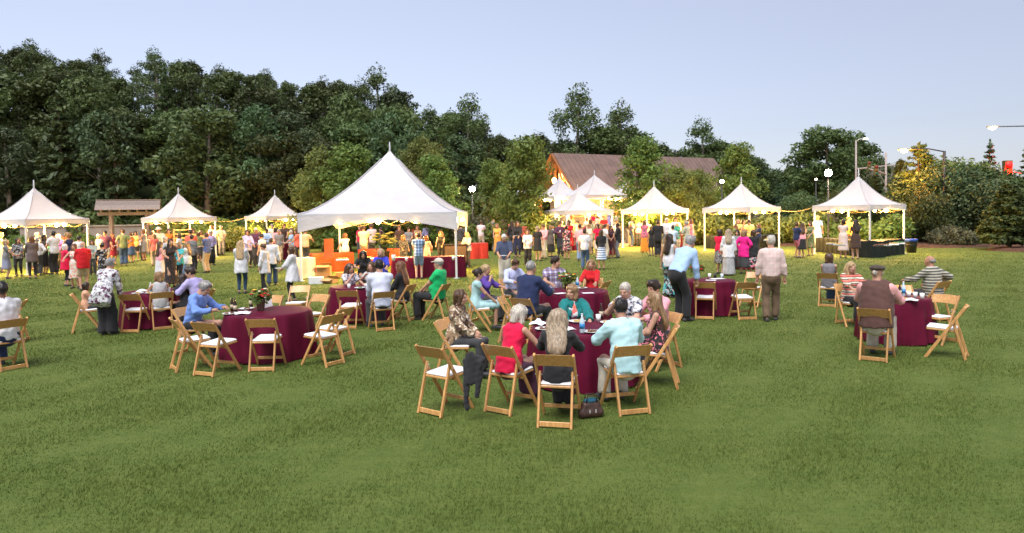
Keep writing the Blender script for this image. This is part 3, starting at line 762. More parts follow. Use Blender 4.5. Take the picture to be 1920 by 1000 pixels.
# ------------------------------------------------------------------ lamps and signals
M_STEEL = plain('galvanised_steel', (.45, .45, .44), .4, .08, metal=.3)
M_DARKM = plain('dark_metal', (.03, .03, .03), .4, .1)
M_MAST = plain('weathered_steel', (.30, .26, .25), .5, .1)
def point(o, loc, power, color, size=.2):
    l = bpy.data.lights.new('lamp_light', 'POINT'); l.energy = power; l.color = color; l.shadow_soft_size = size
    p = bpy.data.objects.new('lamp_light', l); COL.objects.link(p); p.parent = o; p.location = loc
def globe_lamp(px, py, d, r, label, power, col=(1, .80, .52)):
    p = atd(px, d); z0 = lz(p); z = CAM_Z+(horizon(px)-py)/FPX*d-z0
    o = empty('lamp_post', (p.x, p.y, z0), 0, label, 'lamp post')
    b = MB(); b.tube([(0, 0, 0), (0, 0, .5), (0, 0, z-r)], [.10, .06, .045], 10); b.build('pole', M_DARKM, o)
    b = MB(); b.lathe([(.05, -r-.05), (.12, -r), (.10, -r+.06)], (0, 0, z), 12); b.build('collar', M_DARKM, o)
    b = MB(); b.ball((0, 0, z), r, 16); b.build('globe', emit('lamp_globe', col, 22), o)
    b = MB(); b.lathe([(.09, r-.02), (.07, r+.03), (.01, r+.09)], (0, 0, z), 12); b.build('cap', M_DARKM, o)
    g_ = o.children[2]; g_.data.materials[0] = emit('lamp_globe', col, power*.35)
globe_lamp(1553, 325, 41, .21, 'bright globe lamp left of the far right tent peak', 200)
globe_lamp(886, 355, 46, .19, 'bright globe lamp above the yellow shrubs right of the largest tent', 180)
globe_lamp(1354, 341, 49, .13, 'small globe lamp in the olive trees left of a tent peak', 90)
globe_lamp(1530, 337, 62, .10, 'small dim globe lamp low beside the brightest one', 30)
def signal_head(parent, loc, lit=None, k=1.0):
    b = MB(); b.box(loc, (.27*k, .16*k, .80*k), None, 0, .02); h = b.build('signal_head', plain('signal_housing', (.12, .095, .03), .5), parent)
    for i, (nm, c) in enumerate((('red', (1, .02, .01)), ('amber', (.9, .5, .02)), ('green', (.03, .6, .3)))):
        z = loc[2]+(.25-i*.25)*k
        l = MB(); l.lathe([(.02*k, 0), (.11*k, .02), (.11*k, .05*k)], (0, 0, 0), 12)
        mt = emit('red_signal', (1, 0, 0), 2.2) if lit == nm else plain('signal_lens_'+nm, tuple(x*.15 for x in c), .3)
        q = l.build('lens', mt, h); q.location = (loc[0], loc[1]-.08*k-.05*k, z); q.rotation_euler = (-PI/2, 0, 0)
def mast(px, d, ytop, arm_y, arm_len, label, heads, arm_dir=0.0):
    p = atd(px, d); zt = CAM_Z+(horizon(px)-ytop)/FPX*d; za = CAM_Z+(horizon(px)-arm_y)/FPX*d
    o = empty('traffic_signal_mast', p, arm_dir, label, 'traffic signal', 'traffic signal masts beyond the evergreens')
    b = MB(); b.tube([(0, 0, 0), (0, 0, zt)], [.095, .065], 10); b.build('pole', M_MAST, o)
    b = MB(); b.tube([(0, 0, za-.25), (arm_len*.4, 0, za), (arm_len, 0, za+.2)], [.075, .06, .04], 8); b.build('mast_arm', M_MAST, o)
    for x, lit in heads: signal_head(o, (x, -.1, za-.05+.2*x/arm_len), lit, 2.1 if lit else 1.0)
    return o, p, zt
o, p, zt = mast(1605, 58, 264, 312, 7.2, 'tall steel signal pole with street light and long arm above the end tent', ((1.1, None), (4.0, None)), rad(6))
b = MB(); b.tube([(0, 0, zt-.1), (.35, 0, zt+.12), (.75, 0, zt+.15)], .04, 6); a_ = b.build('lamp_arm', M_STEEL, o)
b = MB(); b.box((.85, 0, zt+.12), (.4, .16, .1), None, 0, .03); b.build('lamp_head', emit('dusk_lamp', (1, .95, .8), 4), o)
mast(1661, 52, 287, 322, -1.3, 'shorter steel signal pole right of the end tent peak', ((-.85, None),), rad(4))
mast(1990, 50, 250, 324, -5.2, 'signal mast arm from the right edge with a glowing red light', ((-3.95, 'red'),), rad(-2))
rs_ = [k for k in bpy.data.objects if k.name.startswith('traffic_signal_mast')][-1]
def street_light(px, py, d, arm, label, col, e, power, pole=True):
    p = atd(px, d); z = CAM_Z+(horizon(px)-py)/FPX*d
    o = empty('street_light', (p.x+arm, p.y, 0), 0, label, 'street light')
    b = MB(); b.tube([(0, 0, 0), (0, 0, z-.1)], [.12, .08], 8); b.build('pole', M_DARKM, o)
    b = MB(); b.tube([(0, 0, z-.15), (-arm*.4, 0, z+.05), (-arm+.2, 0, z+.05)], .04, 6); b.build('arm', M_DARKM, o)
    b = MB(); b.box((-arm, 0, z+.06), (.75, .3, .14), None, 0, .05); h = b.build('lamp_head', M_STEEL, o)
    b = MB(); b.ball((-arm, 0, z-.03), (.20, .16, .13), 12); b.build('lens', emit('street_lens', col, e), h)
    point(o, (-arm-.1, -.1, z-.9), power, col, .15)
street_light(1695, 282, 42.6, 2.5, 'sodium street light glowing orange through an evergreen', (1, .36, .05), 40, 420)
street_light(1860, 240, 46, 4.6, 'street light on a long arm reaching in from the right edge', (1, .62, .32), 26, 30)

_m = max((k for k in bpy.data.objects if k.name.startswith('traffic_signal_mast')), key=lambda k: k.location.x)
point(_m, (-3.95, -.6, 4.7), 420, (1, 0, 0), .12)
def lantern():
    p = atd(1040, 60.2); o = empty('porch_lantern', (p.x, p.y, 1.2+4.0), 0, 'warm lantern hanging under the lodge gable', 'lantern')
    MB().tube([(0, 0, .25), (0, 0, 1.0)], .015, 5).build('hanger', M_DARKM, o); MB().lathe([(.0001, -.2), (.14, -.2), (.18, .15), (.03, .25)], (0, 0, 0), 8).build('shade', emit('lantern_glass', (1, .6, .2), 12), o)
    point(o, (0, -.3, -.35), 220, (1, .50, .15), .2)
lantern()
# ------------------------------------------------------------------ folding chairs
M_CHAIR = wood('honey_wood', (.40, .195, .065), (.60, .335, .125), 1.0, .38)
M_PAD = plain('white_pad', (.78, .78, .80), .5, .04, 20)
def chair_master():
    o = empty('folding_chair')
    # long rails run from the top of the back down to the front feet; the rear legs fold out of them
    top, foot = (-.275, .80), (.235, 0.0)
    def ry(z): return foot[0]+(top[0]-foot[0])*(z/top[1])
    me = None
    for s in (-1, 1):
        b = MB(); b.bar((s*.212, foot[0], .0), (s*.212, top[0], top[1]), .026, .044, (0, 1, 0), 0, .006)
        q = b.build('front_leg', M_CHAIR, o)
        b = MB(); b.bar((s*.180, -.285, 0), (s*.180, ry(.575)+.012, .585), .026, .040, (0, 1, 0), 0, .006); b.build('rear_leg', M_CHAIR, o)
        b = MB(); b.tube([(s*.160, ry(.545), .545), (s*.235, ry(.545), .545)], .008, 6); b.build('pivot_bolt', M_STEEL, o)
    # curved top slat
    b = MB(); n = 10; V = []
    for i in range(n+1):
        t = -1+2*i/n; x = t*.200; bow = -.035*(1-t*t); zt = .792+.008*(1-t*t); zb = .655+.012*(1-t*t)
        yt = ry(.79)+bow; yb = ry(.66)+bow
        V += [(x, yt-.010, zt), (x, yt+.010, zt), (x, yb+.010, zb), (x, yb-.010, zb)]
    F = [(i*4+k, i*4+(k+1) % 4, i*4+4+(k+1) % 4, i*4+4+k)[::-1] for i in range(n) for k in range(4)]+[(0, 1, 2, 3), tuple(n*4+k for k in (3, 2, 1, 0))]
    b.add(V, F); b.build('back_slat', M_CHAIR, o)
    b = MB(); b.box((0, .030, .432), (.350, .395, .030), Matrix.Rotation(rad(3), 3, 'X'), 0, .008); b.build('seat_frame', M_CHAIR, o)
    b = MB(); b.box((0, .032, .461), (.345, .385, .034), Matrix.Rotation(rad(3), 3, 'X'), 0, .014); b.build('seat_pad', M_PAD, o)
    for (z, w_, y, wid) in ((.045, .334, -.268, .055), (.13, .398, ry(.13), .045)):
        b = MB(); b.box((0, y, z), (w_, .020, wid), None, 0, .004); b.build('stretcher', M_CHAIR, o)
    b = MB(); b.box((0, ry(.40)-.004, .400), (.398, .022, .030)); b.build('cross_rail', M_CHAIR, o)
    return o
CHAIR0 = chair_master(); CH_USED = [False]
def chair(loc, rz, label, group='wooden folding chairs with white seats'):
    o = CHAIR0 if not CH_USED[0] else copy_tree(CHAIR0)
    CH_USED[0] = True
    o.location = (loc[0], loc[1], 0); o.rotation_euler = (0, 0, rz)
    tag(o, label, 'chair', group); return o
def face(p, c):
    """yaw that turns local +Y from p towards c"""
    return math.atan2(-(c[0]-p[0]), c[1]-p[1])

# ------------------------------------------------------------------ cloth covered tables
def clothmat(name, c, c2):
    m = NT(name); v = m.coord(); nz = m.noise(v, 3, 3)
    m.base(m.ramp(nz, [(.3, c), (.7, c2)])); m.set(Roughness=.55, Specular_IOR_Level=.12)
    m.bump(m.noise(m.coord('Object', (60, 60, 60)), 4, 2), .12, .002); return m.mat
M_BURG = clothmat('burgundy_cloth', (.070, .003, .015), (.112, .005, .026))
M_BLACKC = clothmat('black_cloth', (.010, .014, .013), (.018, .022, .020))
M_ORANGEC = clothmat('orange_cloth', (.27, .032, .010), (.36, .048, .014))
M_CREAMC = clothmat('cream_cloth', (.62, .55, .45), (.70, .63, .53))
def round_table(c, r, h, label, seed, mat=None, flare=.10, folds=15, name='round_table', group='round tables in burgundy cloths', cat='table'):
    rg = random.Random(seed); b = MB(); n = 120; V = []
    ph = [rg.uniform(0, 6.3) for _ in range(4)]; am = [rg.uniform(.5, 1) for _ in range(4)]
    def fold(t): return (am[0]*math.sin(folds*t+ph[0]+1.3*math.sin(2*t+ph[1]))+.5*am[1]*math.sin((folds+7)*t+ph[2])+.4*am[2]*math.sin(5*t+ph[3]))/1.6
    rings = [(.02, h, 0), (.55, h+.001, 0), (.93, h, 0), (.985, h-.004, 0), (1.0, h-.020, .05), (1.008, h-.08, .25), (1.02, h*.72, .6), (1.04, h*.45, .85), (1.06, h*.2, 1), (1.075, .012, 1.1)]
    for q, z, f in rings:
        for k in range(n):
            t = 2*PI*k/n; e = r*q+f*flare*.42*(fold(t)+.55)
            V.append((e*math.cos(t), e*math.sin(t), z+(.012*f*math.sin(3*t+ph[1]) if z < .1 else 0)+(.0 if z > .1 else .01)))
    F = [(i*n+k, i*n+(k+1) % n, (i+1)*n+(k+1) % n, (i+1)*n+k)[::-1] for i in range(len(rings)-1) for k in range(n)]
    b.add(V, F, 0, True); b.add([V[k] for k in range(n)], [tuple(range(n))], 0)
    o = b.build(name, mat or M_BURG, None, (c[0], c[1], 0), rg.uniform(0, 6))
    return tag(o, label, cat, group)
def long_table(a, b_, wid, h, mat, label, z0=0, seed=1, group='serving tables in floor length cloths'):
    a, c = Vector(a), Vector(b_); L = (c-a).length; rg = random.Random(seed)
    per = [(0, 0), (L, 0), (L, wid), (0, wid)]; pts = []
    for i in range(4):
        p, q = per[i], per[(i+1) % 4]; d = math.dist(p, q); n = max(6, int(d/.07))
        for k in range(n): t = k/n; pts.append((p[0]+(q[0]-p[0])*t, p[1]+(q[1]-p[1])*t, i))
    nr = [(0, -1), (1, 0), (0, 1), (-1, 0)]; n = len(pts); V = []
    for z, f in ((h, 0), (h-.012, .2), (h-.1, .4), (h*.5, .8), (.012, 1.1)):
        for k, (x, y, s) in enumerate(pts):
            w_ = f*.03*(math.sin(k*.85+s)+.5*math.sin(k*1.7+1)+.8)
            V.append((x+nr[s][0]*w_, y+nr[s][1]*w_, z))
    b = MB(); b.add(V, [(i*n+k, i*n+(k+1) % n, (i+1)*n+(k+1) % n, (i+1)*n+k)[::-1] for i in range(4) for k in range(n)], 0, True)
    b.add([V[k] for k in range(n)], [tuple(range(n))], 0)
    o = b.build('serving_table', mat, None, (a.x, a.y, z0), math.atan2(c.y-a.y, c.x-a.x)); return tag(o, label, 'table', group)
TF, TM, TL_, TG, TH, TR, TR2 = [at(x, y, .75) for x, y in ((1090, 611), (504, 583), (291, 546), (676, 536), (1074, 545), (1679, 557), (1327, 525))]
round_table(TF, .70, .75, 'nearest burgundy table, crowded with eight guests, food and bottles', 1)
round_table(TM, .70, .75, 'burgundy table with a flower pot, one man in blue eating at it', 2)
round_table(TL_, .64, .75, 'burgundy table at left under a woman bending over in floral blouse', 3)
round_table(TG, .68, .75, 'burgundy table before the largest tent, man in green sitting at its right', 4)
round_table(TH, .70, .75, 'burgundy table behind the nearest one, woman in red at it', 5)
round_table(TR, .54, .75, 'small burgundy table at right with white cups, beside a man in a cap', 6, flare=.16, folds=11)
round_table(TR2, .60, .75, 'burgundy table beside a man bending in a blue shirt, menus on it', 7)
for px, yb, lb, s in ((1140, 486, 'tall burgundy cocktail table among the standing crowd near the steps', 1), (1268, 474, 'tall burgundy cocktail table by the man in a dark suit', 2), (1400, 513, 'tall burgundy cocktail table behind the guests in pink', 3), (1075, 478, 'tall burgundy cocktail table left of the crowd by the steps', 4)):
    round_table(at(px, yb-8, 0), .36, 1.06, lb, 20+s, flare=.10, folds=9, name='cocktail_table', group='tall cocktail tables in burgundy cloths')
# serving tables
def pt(px, py): return at(px, py, 0)
long_table(pt(735, 524), pt(872, 520), .75, .78, M_BURG, 'long burgundy serving table along the right front of the largest tent')
long_table(pt(585, 512), pt(664, 508), .75, .78, M_ORANGEC, 'bright orange draped table at the left of the largest tent')
long_table(pt(672, 500), pt(752, 498), .75, .78, M_ORANGEC, 'orange draped table in the middle of the largest tent')
long_table(pt(556, 524), pt(592, 521), .6, .78, M_CREAMC, 'cream draped side table at the left front pole of the largest tent')
long_table(pt(868, 487), pt(916, 485), .8, .82, plain('red_cloth', (.45, .03, .015)), 'red counter with drinks right of the largest tent', group='')
NW = T7
long_table(pt(1530, 472), pt(1596, 480), .7, .76, M_BLACKC, 'black draped buffet table left of two women at the end tent', seed=2)
long_table(pt(1600, 481), pt(1634, 484), .7, .76, M_BLACKC, 'black draped buffet table behind the woman in a brown dress', seed=3)
long_table(pt(1637, 484), pt(1696, 477), .7, .76, M_BLACKC, 'black draped buffet table right of the front pole at the end tent', seed=4)
long_table(pt(1322, 466), pt(1366, 468), .7, .78, M_BLACKC, 'black draped counter left under the tent beside guests in pink', seed=5)
long_table(pt(1420, 468), pt(1462, 462), .7, .78, M_BLACKC, 'black draped counter right under the tent beside guests in pink', seed=6)
long_table(pt(1163, 459), pt(1190, 459), .7, .95, M_BLACKC, 'black counter left of the man in khakis at the tent by the steps', seed=7)
long_table(pt(1192, 458), pt(1285, 456), .7, .95, plain('table_top_cream', (.5, .42, .28)), 'pale counter under the tent right of the steps', seed=8, group='')
long_table(pt(282, 484), pt(340, 486), .7, .8, M_BLACKC, 'black draped cooking counter left under the tent by the gateway', seed=9)
long_table(pt(362, 484), pt(418, 478), .7, .8, M_BLACKC, 'black draped counter right under the tent by the gateway', seed=10)
long_table(pt(530, 488), pt(560, 485), .7, .95, M_BURG, 'burgundy counter under the tent half hidden by the largest one', seed=11)
# ------------------------------------------------------------------ figures: rounded volumes blended into one surface
class Field:
    def __init__(s, lo, hi, h):
        s.h = h; s.lo = np.array(lo, float)
        s.n = np.maximum(np.ceil((np.array(hi)-s.lo)/h).astype(int)+1, 4)
        s.f = np.full(s.n, 9.0, np.float32)
        s.ax = [s.lo[i]+h*np.arange(s.n[i]) for i in range(3)]
    def _sub(s, lo, hi):
        a = np.clip(np.floor((np.array(lo)-s.lo)/s.h).astype(int), 0, s.n); b = np.clip(np.ceil((np.array(hi)-s.lo)/s.h).astype(int)+1, 0, s.n)
        if (b-a).min() <= 0: return None, None
        sl = tuple(slice(a[i], b[i]) for i in range(3))
        X, Y, Z = np.meshgrid(*[s.ax[i][sl[i]] for i in range(3)], indexing='ij', sparse=True)
        return sl, (X, Y, Z)
    def _blend(s, sl, d, k):
        o = s.f[sl]
        if k > 0:
            hh = np.maximum(k-np.abs(o-d), 0)/k; s.f[sl] = np.minimum(o, d)-hh*hh*k*.25
        else: s.f[sl] = np.minimum(o, d)
    def cone(s, a, b, r1, r2, k=.03, sq=None, q=1.0):
        a = np.array(a, float); b = np.array(b, float); m = max(r1, r2)+k+2.2*s.h
        sl, g = s._sub(np.minimum(a, b)-m, np.maximum(a, b)+m)
        if sl is None: return
        X, Y, Z = g; d = b-a; L2 = max(d @ d, 1e-9)
        t = np.clip(((X-a[0])*d[0]+(Y-a[1])*d[1]+(Z-a[2])*d[2])/L2, 0, 1)
        vx, vy, vz = X-a[0]-t*d[0], Y-a[1]-t*d[1], Z-a[2]-t*d[2]
        w = vx*vx+vy*vy+vz*vz
        if sq is not None:
            e = vx*sq[0]+vy*sq[1]+vz*sq[2]; w = w+(q*q-1)*e*e
        s._blend(sl, (np.sqrt(w)-(r1+(r2-r1)*t)).astype(np.float32), k)
    def ell(s, c, r, R=None, k=.03, sub=False):
        c = np.array(c, float); r = np.array(r, float); m = r.max()+k+2.2*s.h
        sl, g = s._sub(c-m, c+m)
        if sl is None: return
        X, Y, Z = g[0]-c[0], g[1]-c[1], g[2]-c[2]
        R = np.eye(3) if R is None else np.array(R)
        u = [(X*R[0, i]+Y*R[1, i]+Z*R[2, i])/r[i] for i in range(3)]
        k0 = np.sqrt(u[0]**2+u[1]**2+u[2]**2); k1 = np.sqrt((u[0]/r[0])**2+(u[1]/r[1])**2+(u[2]/r[2])**2)+1e-9
        d = (k0*(k0-1)/k1).astype(np.float32)
        if sub: s.f[sl] = np.maximum(s.f[sl], -d)
        else: s._blend(sl, d, k)
    def cut(s, p, n):
        """remove everything on the side the normal points to"""
        n = np.array(n, float); n /= np.linalg.norm(n)
        X, Y, Z = np.meshgrid(*s.ax, indexing='ij', sparse=True)
        s.f = np.maximum(s.f, ((X-p[0])*n[0]+(Y-p[1])*n[1]+(Z-p[2])*n[2]).astype(np.float32))
    def ripple(s, amp, wl, seed, stretch=(1, 1, 1)):
        rg = np.random.default_rng(seed); X, Y, Z = np.meshgrid(*s.ax, indexing='ij', sparse=True); o = 0
        for i in range(5):
            d = rg.normal(size=3); d /= np.linalg.norm(d); d = d*np.array(stretch)*2*PI/(wl*rg.uniform(.7, 1.6))
            o = o+np.sin(X*d[0]+Y*d[1]+Z*d[2]+rg.uniform(0, 6.3))
        s.f = s.f+(amp*o/2.2).astype(np.float32)
    def nets(s):
        f = s.f; f[0], f[-1], f[:, 0], f[:, -1], f[:, :, 0], f[:, :, -1] = 9, 9, 9, 9, 9, 9
        ins = f < 0; cnt = np.zeros(np.array(f.shape)-1, np.int8)
        for i in (0, 1):
            for j in (0, 1):
                for k in (0, 1): cnt += ins[i:f.shape[0]-1+i, j:f.shape[1]-1+j, k:f.shape[2]-1+k]
        C = np.argwhere((cnt > 0) & (cnt < 8)); idx = np.full(cnt.shape, -1, np.int32); idx[C[:, 0], C[:, 1], C[:, 2]] = np.arange(len(C))
        S = np.zeros((len(C), 3)); N = np.zeros(len(C))
        def val(o): return f[C[:, 0]+o[0], C[:, 1]+o[1], C[:, 2]+o[2]]
        for ax in range(3):
            o1, o2 = [i for i in range(3) if i != ax]
            for p in (0, 1):
                for q in (0, 1):
                    A = [0, 0, 0]; A[o1] = p; A[o2] = q; B = list(A); B[ax] = 1
                    a, b = val(A), val(B); m = (a < 0) != (b < 0)
                    t = np.where(m, a/np.where(m, a-b, 1), 0); P = np.tile(np.array(A, float), (len(C), 1)); P[:, ax] = t
                    S[m] += P[m]; N[m] += 1
        V = s.lo+s.h*(C+S/np.maximum(N, 1)[:, None])
        Q = []
        for ax in range(3):
            o1, o2 = [(1, 2), (2, 0), (0, 1)][ax]
            sa = [slice(None)]*3; sb = [slice(None)]*3; sa[ax] = slice(None, -1); sb[ax] = slice(1, None)
            a = ins[tuple(sa)]; b = ins[tuple(sb)]
            E = np.argwhere(a != b); E = E[(E[:, o1] > 0) & (E[:, o2] > 0) & (E[:, o1] < cnt.shape[o1]) & (E[:, o2] < cnt.shape[o2])]
            def id_(d1, d2):
                e = E.copy(); e[:, o1] -= d1; e[:, o2] -= d2; return idx[e[:, 0], e[:, 1], e[:, 2]]
            q = np.stack([id_(1, 1), id_(0, 1), id_(0, 0), id_(1, 0)], 1)
            fl = ~a[E[:, 0], E[:, 1], E[:, 2]]; q[fl] = q[fl][:, ::-1]; Q.append(q)
        Q = np.concatenate(Q); Q = Q[(Q >= 0).all(1)]
        return V, Q

def v3(*a): return np.array(a, float)
def rotz(a): c, s = math.cos(a), math.sin(a); return np.array([[c, -s, 0], [s, c, 0], [0, 0, 1]])
def rotx(a): c, s = math.cos(a), math.sin(a); return np.array([[1, 0, 0], [0, c, -s], [0, s, c]])
def roty(a): c, s = math.cos(a), math.sin(a); return np.array([[c, 0, s], [0, 1, 0], [-s, 0, c]])
def ik(a, t, l1, l2, hint):
    d = t-a; L = np.linalg.norm(d); m = (l1+l2)*.995
    if L > m: t = a+d/L*m; d = t-a; L = m
    u = d/L; x = (l1*l1-l2*l2+L*L)/(2*L); h = math.sqrt(max(l1*l1-x*x, 0))
    p = hint-u*(hint @ u); p /= np.linalg.norm(p)+1e-9
    return a+u*x+p*h, t
HANDS = {'down': ((-.27, .05, .87), (.27, .05, .87)), 'plate': ((-.13, .31, 1.06), (.13, .31, 1.06)), 'drink': ((-.27, .04, .87), (.13, .27, 1.22)),
         'talk': ((-.18, .27, 1.04), (.27, .34, 1.16)), 'hips': ((-.20, .03, 1.03), (.20, .03, 1.03)), 'cross': ((.10, .22, 1.15), (-.10, .23, 1.17)),
         'phone': ((-.10, .27, 1.16), (.08, .27, 1.16)), 'pocket': ((-.22, .08, .90), (.22, .08, .90)), 'reach': ((-.15, .42, 1.0), (.17, .46, 1.0)), 'bagarm': ((-.27, .05, .88), (.20, .16, 1.02)),
         'table': ((-.20, .42, .81), (.20, .42, .81)), 'lap': ((-.09, .26, .67), (.09, .27, .66)), 'eat': ((-.20, .42, .81), (.07, .27, 1.02)), 'chin': ((-.16, .38, .81), (.07, .17, 1.03)),
         'fold': ((.06, .40, .82), (-.06, .42, .82)), 'knee': ((-.14, .34, .62), (.14, .36, .62))}
def skeleton(sex='f', sit=False, hands='down', lean=0.0, hyaw=0.0, hpitch=0.0, tyaw=0.0, bend=0.0, stride=0.0, fat=0.0, roll=0.0, spread=1.0, tuck=.0):
    """joints of a 1.75 m figure, facing +Y with the feet (or the chair) at the origin"""
    f = sex == 'f'; K = {}; w = .90 if f else 1.0
    Tz = rotz(tyaw); L = rotx(-lean) ; T = Tz @ roty(roll) @ L
    S, Fv, X = T @ v3(0, 0, 1), T @ v3(0, 1, 0), T @ v3(1, 0, 0)
    if sit: P = v3(0, -.075, .555)
    else: P = v3(0, -.02-bend*.30, .955-bend*.03)
    K.update(P=P, S=S, F=Fv, X=X, f=f, w=w, sit=sit, fat=fat)
    hx = .088 if not f else .092
    Hx = v3(1, 0, 0)
    for i, s in enumerate((-1, 1)):
        hip = P+s*hx*Hx+v3(0, .01, -.035)
        if sit:
            kn = v3(s*(.115 if not f else .075)*spread, .385, .535); an = v3(s*(.12 if not f else .06)*spread, .375-tuck, .085)
        else:
            an = v3(s*.095*spread, stride*s*.5, .085)
            kn, an = ik(hip, an, .435, .425, v3(s*.05, 1, 0))
        K['hip%d' % i], K['kn%d' % i], K['an%d' % i] = hip, kn, an
        fd = v3(s*.22, 1, 0); fd /= np.linalg.norm(fd); K['toe%d' % i] = an+fd*.15+v3(0, 0, -.055); K['heel%d' % i] = an-fd*.045+v3(0, 0, -.05)
    N = P+S*.535; K['N'] = N
    hs = HANDS[hands] if isinstance(hands, str) else hands
    for i, s in enumerate((-1, 1)):
        sh = P+S*.475+X*s*.178*w+Fv*-.005
        t = np.array(hs[i], float)
        if isinstance(hands, str):
            if not sit and abs(lean) > .02: t = sh+T @ (t-v3(s*.178*w, -.025, 1.43))
            elif tyaw: t = Tz @ t
        hint = Tz @ v3(s*.75, -.55, -.55)
        el, wr = ik(sh, t, .285*(.96 if f else 1), .25*(.96 if f else 1), hint)
        K['sh%d' % i], K['el%d' % i], K['wr%d' % i] = sh, el, wr
    HR = rotz(tyaw*.6+hyaw) @ rotx(-(hpitch+lean*.45)); K['HR'] = HR
    K['Hb'] = N+HR @ v3(0, .012, .055)
    K['H'] = K['Hb']+HR @ v3(0, .022, .095)
    return K
def bounds(K, m=.16):
    P = np.array([v for k, v in K.items() if isinstance(v, np.ndarray) and v.shape == (3,) and k not in 'SFX'])
    return P.min(0)-m, P.max(0)+m
def torso(F, K, g=0.0, k=.05, low=True, bust=True):
    P, S, Fv, X, w, fat = K['P'], K['S'], K['F'], K['X'], K['w'], K['fat']
    f = K['f']
    hipr = (.150 if not f else .160)+fat*.5; wa = (.133 if not f else .112)+fat; ch = (.158 if not f else .135)+fat*.4
    up = (P+S*.02)
    if low: F.cone(P-S*.03, P+S*.06, hipr+g, hipr*.97+g, k, Fv, 1.28)
    F.cone(P+S*.08, P+S*.22, hipr*.93+g, wa+g, k, Fv, 1.32)
    F.cone(P+S*.22, P+S*.37, wa+g, ch+g, k, Fv, 1.34)
    F.cone(P+S*.37, P+S*.43, ch+g, ch*.86+g, k, Fv, 1.45)
    F.cone(P+S*.465-X*.135*w, P+S*.465+X*.135*w, .060+g, .060+g, .06)
    F.cone(P+S*.46, P+S*.52, .075+g*.8, .055+g*.5, .05)
    if fat > .02: F.ell(P+S*.15+Fv*(.05+fat*.8), (.13+fat, .09+fat, .14), None, .06)
    if f and bust:
        for s in (-1, 1): F.ell(P+S*.335+Fv*.085+X*s*.07, (.062+g, .06+g, .065+g), None, .04)
def arm(F, K, i, g=0.0, frac=2.0, k=.03):
    """frac: 1 = to the elbow, 2 = to the wrist"""
    sh, el, wr = K['sh%d' % i], K['el%d' % i], K['wr%d' % i]; th = .92 if K['f'] else 1.05
    e = el if frac >= 1 else sh+(el-sh)*frac
    F.cone(sh, e, .052*th+g, (.040*th if frac >= 1 else .046*th)+g, k)
    if frac > 1:
        e2 = el+(wr-el)*min(frac-1, 1); F.cone(el, e2, .040*th+g, (.027 if frac >= 2 else .033)*th+g, k)
def leg(F, K, i, g=0.0, frac=2.0, k=.03, thin=1.0):
    h, kn, an = K['hip%d' % i], K['kn%d' % i], K['an%d' % i]; th = (1.0+K['fat']*1.2)*thin
    e = h+(kn-h)*min(frac, 1)
    F.cone(h, e, .088*th+g, (.088-.030*min(frac, 1))*th+g, k)
    if frac > 1:
        mid = kn+(an-kn)*.3; e2 = kn+(an-kn)*(frac-1)
        F.cone(kn, e2, .057*th+g, (.057-.019*(frac-1))*th+g, k)
def fingers(K, i, out):
    """palm and five bent fingers as tubes; appended to (V, F)"""
    wr, el = K['wr%d' % i], K['el%d' % i]; s = -1 if i == 0 else 1
    d = wr-el; d /= np.linalg.norm(d)
    side = np.cross(d, v3(0, 0, 1)); n0 = np.linalg.norm(side)
    side = K['X'].copy() if n0 < .3 else side/n0
    side -= d*(side @ d); side /= np.linalg.norm(side); dn = np.cross(side, d); 
    if dn[2] > 0: dn = -dn
    V, Fq = out
    def tube(pts, rs, n=5):
        o = len(V); u = side
        for p, r in zip(pts, rs):
            for k in range(n):
                t = 2*PI*k/n; V.append(p+(side*math.cos(t)+dn*math.sin(t))*r)
        for j in range(len(pts)-1):
            for k in range(n): Fq.append((o+j*n+k, o+j*n+(k+1) % n, o+(j+1)*n+(k+1) % n, o+(j+1)*n+k))
    for j, (off, l) in enumerate(((-.027, .064), (-.009, .074), (.009, .070), (.026, .056))):
        b = wr+d*.075+side*off; m_ = b+d*l*.5+dn*l*.18; e = m_+d*l*.32+dn*l*.42
        tube([wr+d*.03+side*off*.7, b, m_, e], [.011, .0095, .0085, .006])
    ts = side*(-s if n0 >= .3 else -s)
    b = wr+d*.02+ts*.022; m_ = b+d*.035+ts*.028+dn*.01; tube([b, m_, m_+d*.03+dn*.012+ts*.004], [.013, .011, .007])
def head(F, K):
    H, R = K['H'], K['HR']; f = K['f']
    def p(x, y, z): return H+R @ v3(x, y, z)
    F.cone(K['N']-K['S']*.03, K['Hb']+R @ v3(0, .0, .03), .056 if f else .063, .050 if f else .058, .03)
    F.ell(p(0, -.012, .028), (.073, .094, .088), R, .03)
    F.ell(p(0, .030, -.035), (.057, .060, .072), R, .03)
    F.cone(p(-.022, .050, -.088), p(.022, .050, -.088), .026, .026, .03)       # jaw and chin
    F.cone(p(0, .092, .012), p(0, .108, -.030), .011, .0155, .012)            # nose
    for s in (-1, 1):
        F.ell(p(s*.076, -.012, -.012), (.012, .022, .033), R, .012)            # ear
        F.cone(p(s*.022, .083, .030), p(s*.045, .070, .028), .012, .010, .02)  # brow
        F.ell(p(s*.040, .066, -.028), (.022, .020, .020), R, .02)              # cheek
    F.cone(p(-.016, .088, -.058), p(.016, .088, -.058), .009, .009, .012)      # lips
_MESH = {}
def cached(key, fn):
    if key not in _MESH: _MESH[key] = fn()
    return _MESH[key]
